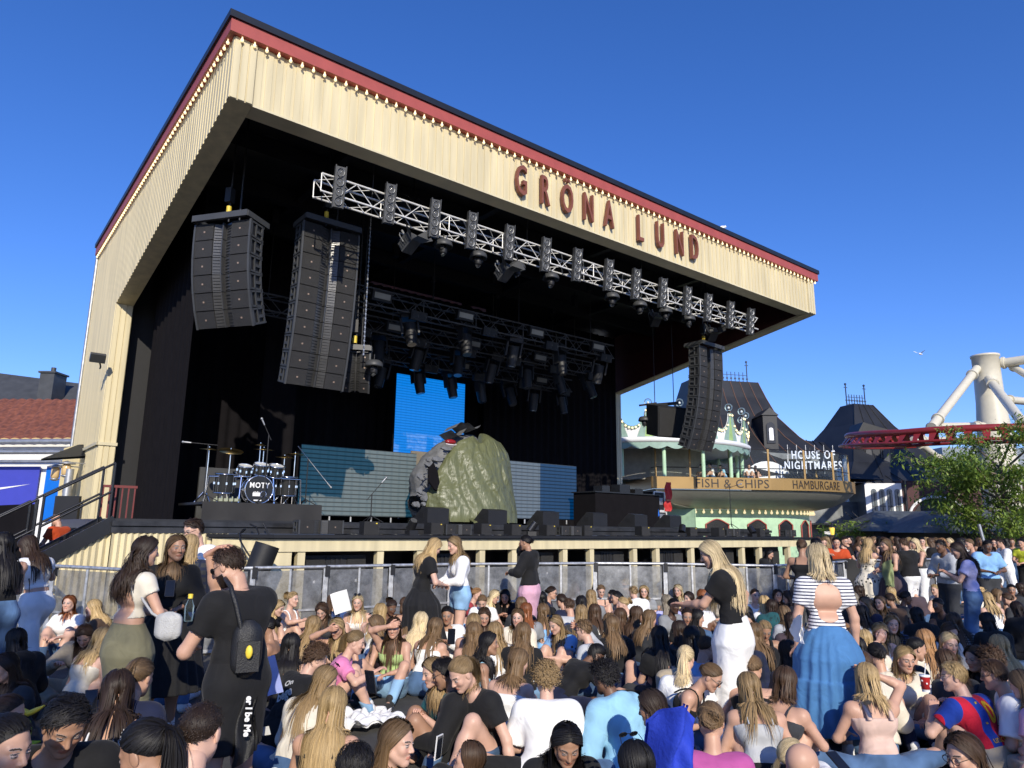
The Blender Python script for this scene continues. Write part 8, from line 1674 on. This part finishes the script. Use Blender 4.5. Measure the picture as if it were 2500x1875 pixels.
decal(fc, fco, '10', .22, None, .02, 'number_print', INKY, roll=0, xs=.75, bold=.006); decal(fc, fco, 'unicef', .07, None, -.2, 'print', INKY, roll=0)
P_ = PD(599, 1421, 4.5)
decal(man, mo, '8', .075, (600, 1421), 4.3, 'lock_print', INKW, bold=.01)
def strap(pts, w, name, m, par=None):
    mb = MB(); pts = [Vector(p) for p in pts]; mb.tube(pts, w, 5); return mb.build(name, m, par)
NYL = mat('black_nylon', (.014, .014, .015), .45, bump=.3, bs=200); GREYL = mat('grey_leather', (.42, .42, .41), .5, bump=.3, bs=90)
# shoulder bag of the bearded man with the jacket tied to it
p = PD(602, 1585, 4.22); t = thing('shoulder_bag', 'black nylon shoulder bag hanging at the bearded man\'s hip', 'bag', p)
mb = MB(Matrix.Translation(p) @ rotz(.5)); mb.grid(lambda i, j: (.085*math.sin(i*6.2832)*(1-.75*abs(2*j-1)**5), .06*math.cos(i*6.2832)*(1-.75*abs(2*j-1)**5), -.15+.31*j), 18, 12); mb.build('pouch', NYL, t)
mb = MB(Matrix.Translation(p) @ rotz(.5)); mb.bx(-.06, .06, -.075, -.058, -.11, .05); mb.build('front_pocket', NYL, t)
strap([PD(550, 1412, 4.32), PD(563, 1430, 4.18), PD(577, 1480, 4.16), PD(590, 1540, 4.18)], .014, 'strap', NYL, t)
mb = MB(); q_ = PD(608, 1592, 4.13); mb.sphere(q_, .03, 8, 6, (.7, .4, 1.2)); mb.build('yellow_charm', YEL, t)
mb = MB(); A = PD(596, 1640, 4.3); mb.grid(lambda i, j: (A.x+.14*i-.07+.012*math.sin(j*9), A.y+.04*math.cos(i*6.28)+.02*math.sin(i*14+j*5), A.z-.44*j-.05*math.sin(i*3.1)), 14, 14); mb.grid(lambda i, j: (A.x+.14*i-.07+.012*math.sin(j*9), A.y+.09+.02*math.sin(i*14+j*5), A.z-.44*j), 14, 14); jk = tag(mb.build('hanging_jacket', NYL, None, A), 'black jacket with white lettering hanging below the shoulder bag', 'jacket')
vs, fs = text_geo('er I be Me', .05, .003, .002); mb = MB(fr((0, .0, -1), (1, 0, 0), (0, -1, 0), (A.x+.05, A.y-.066, A.z-.22))); mb.add(vs, fs); mb.build('lettering', INKW, jk)
# grey bag of the curly-haired woman
p = PD(411, 1527, 5.55); t = thing('shoulder_bag', 'small pale grey shoulder bag on the olive skirt', 'bag', p); mb = MB(Matrix.Translation(p)); mb.grid(lambda i, j: (.1*math.sin(i*6.2832)*(1-.8*abs(2*j-1)**6), .05*math.cos(i*6.2832)*(1-.8*abs(2*j-1)**6)+.006*math.sin(i*40), -.11+.21*j), 20, 10); mb.build('pouch', GREYL, t)
strap([PD(338, 1440, 5.72), PD(350, 1466, 5.6), PD(372, 1498, 5.55), PD(397, 1512, 5.55)], .011, 'strap', GREYL, t)
# phones
PHB = mat('phone_case', (.02, .02, .024), .25); PHS = mat('phone_glass', (.01, .012, .018), .05)
for i, (x, y, d_, rz, rx, lb) in enumerate(((1102, 1554, 7.2, .2, .2, 'black phone held by the one with braided hair in white'), (222, 1713, 4.9, .6, -.5, 'dark blue phone held over the lap at lower left'), (1071, 1824, 5.0, 1.1, .1, 'white-edged phone held up at the bottom edge'), (2050, 1862, 4.4, .4, -1.0, 'phone held by the one lying in a white shirt'), (2291, 1388, 10.3, 1.2, .2, 'phone in front of the lilac t-shirt'), (415, 1437, 6.1, .4, -.6, 'black phone held between the curly-haired one and the black cardigan'), (905, 1665, 4.85, -.5, .3, 'black phone held by the smiling one in teal'))):
    p = PD(x, y, d_); t = thing('phone', lb, 'phone', p, 'phones in hands'); M = Matrix.Translation(p) @ rotz(rz) @ Matrix.Rotation(rx, 4, 'X'); mb = MB(M); mb.bx(-.036, .036, -.004, .004, -.075, .075); mb.build('case', PHB if i != 2 else WHITE, t); mb = MB(M); mb.bx(-.032, .032, -.0052, -.0042, -.07, .07); mb.build('screen', PHS, t)
# paper cup, bottle, banana, caps, papers
p = PD(2259, 1668, 5.0); t = thing('paper_cup', 'red paper cup with white rim and straw in the right block', 'cup', p); mb = MB(); mb.lathe([(0, -.07), (.032, -.07), (.043, .06)], 18, p); mb.build('cup', mat('red_card', (.42, .02, .02), .4), t); mb = MB(); mb.lathe([(.045, .058), (.046, .07), (.0, .072)], 18, p); mb.lathe([(.0335, -.071), (.034, -.05), (.0365, -.048)], 18, p); mb.build('rim', WHITE, t); mb = MB(); mb.cyl(p+Vector((0, 0, .06)), p+Vector((.02, 0, .17)), .004, n=6); mb.build('straw', WHITE, t)
mb = MB()
for k in range(7): a = k*.9; mb.box(p+Vector((.04*math.cos(a), .04*math.sin(a), -.03+.07*((k*37) % 10)/10)), (.012, .012, .012), rotz(a).to_3x3())
mb.build('pattern_spots', WHITE, t); t.scale = (.74,)*3
p = PD(464, 1470, 4.1); t = thing('bottle', 'small clear bottle with yellow cap held by the bearded man', 'bottle', p); mb = MB(); mb.lathe([(0, -.14), (.032, -.14), (.034, -.03), (.015, .02), (.015, .03)], 14, p); mb.build('body', GLASS, t); mb = MB(); mb.lathe([(.018, .028), (.018, .06), (0, .062)], 12, p); mb.build('cap', YEL, t); t.scale = (.72,)*3
p = PD(70, 1742, 5.2); mb = MB(); mb.tube([p+Vector((-.1+.025*k, 0, .02*abs(k-4)*.5+.012*((k-4)/4)**2)) for k in range(9)], [.004, .012, .017, .019, .02, .019, .017, .012, .006], 7); tag(mb.build('banana', YEL, None, p), 'yellow banana lying on the ground at lower left', 'banana')
p = PD(46, 1788, 5.0); mb = MB(); mb.sphere(p, .085, 14, 10, (.8, 1, 1.1)); mb.prism([(.06*math.cos(k*.35-.5), .06*math.sin(k*.35-.5)) for k in range(5)]+[(.12, .05), (.12, -.05)], Matrix.Translation(p-Vector((0, 0, .07))), .008); tag(mb.build('lime_cap', mat('lime_cloth', (.45, .55, .03), .8), None, p), 'lime green cap lying at lower left', 'cap')
for i, (x, y, d_, w, h_, lb) in enumerate(((832, 1470, 10.6, .24, .3, 'white sheet of paper held up by the barrier'), (646, 1655, 5.3, .2, .26, 'pale blue folder standing beside the bearded man'), (634, 1790, 4.6, .12, .05, 'white paper lying near the bearded man'))):
    p = PD(x, y, d_); mb = MB(Matrix.Translation(p) @ rotz(.3) @ Matrix.Rotation(-.3, 4, 'Y')); mb.grid(lambda i_, j_: (w*(i_-.5), .03*math.sin(i_*4), h_*(j_-.5)), 6, 4); mb.grid(lambda i_, j_: (w*(i_-.5), .03*math.sin(i_*4)+.003, h_*(j_-.5)), 6, 4); tag(mb.build('paper', WHITE if i != 1 else mat('pale_blue_card', (.35, .4, .7), .6), None, p), lb, 'paper', 'sheets of paper')
# royal blue jacket over an arm, white tissue, white trousers of the right neighbour
def drapecloth(px, d_, w, h_, m, name, label, cat, tilt=.5, sag=.1, rz=0):
    p = PD(px[0], px[1], d_); mb = MB(Matrix.Translation(p) @ rotz(rz)); 
    f = lambda i, j, o_=0: (w*(i-.5)*(1-.25*j), -.16*math.sin(math.pi*min(1, i+.05))-o_+.035*math.sin(11*i+5*j+2*noise.noise((i*3, j*3, 1)))+.022*noise.noise((i*4, j*4, 2)), h_*(.5-j)+sag*math.sin(math.pi*i)*(1-j))
    mb.grid(lambda i, j: f(i, j), 26, 22); mb.grid(lambda i, j: f(i, j, -.03), 26, 22); return tag(mb.build(name, m, None, p), label, cat)
drapecloth((1636, 1842), 3.9, .26, .34, mat('royal_blue_cloth', (.012, .04, .42), .8, bump=.3, bs=40), 'blue_jacket', 'royal blue jacket draped beside the one with black straps', 'jacket', rz=.3)
drapecloth((1940, 1545), 6.05, .05, .12, mat('white_tissue', (.78, .78, .77), .9), 'tissue', 'crumpled white tissue in the hand of the striped top', 'tissue')
drapecloth((2168, 1405), 14.0, .2, .4, mat('green_jacket_cloth', (.22, .26, .12), .85), 'green_jacket', 'green jacket held beside the cream patterned dress', 'jacket')
drapecloth((2058, 1420), 16.2, 1.1, .8, mat('black_jacket_cloth', (.02, .02, .02), .85), 'black_jackets', 'black jackets hanging over the barrier before the orange polo', 'jackets')
p = PZ(905, 1762, .06); mb = MB(Matrix.Translation(p) @ rotz(.4)); f = lambda i, j, o_=0: (.5*(i-.5)*(1+.2*math.sin(j*7)), .42*(j-.5)*(1+.2*math.sin(i*6+1)), o_+.1*abs(noise.noise((i*4, j*4, 3)))+.05*abs(math.sin(i*9+j*5))); mb.grid(lambda i, j: f(i, j), 30, 26); mb.grid(lambda i, j: f(i, j, -.02), 30, 26); tag(mb.build('white_jacket', mat('white_cotton', (.75, .75, .74), .85), None, p), 'white jacket lying crumpled on the ground left of the raised bare knees', 'jacket')
# ================================================================ unseen trees added behind the camera to shade the crowd
tree((-2.5, -8.5, 0), 10.2, 2.5, 'unseen tree added behind the camera to shade the left crowd', 7000, .2, 21, .22, .55)
tree((9.6, -8.0, 0), 11.5, 2.6, 'unseen tree added behind the camera to shade the right crowd', 9000, .21, 22, .24, .6)
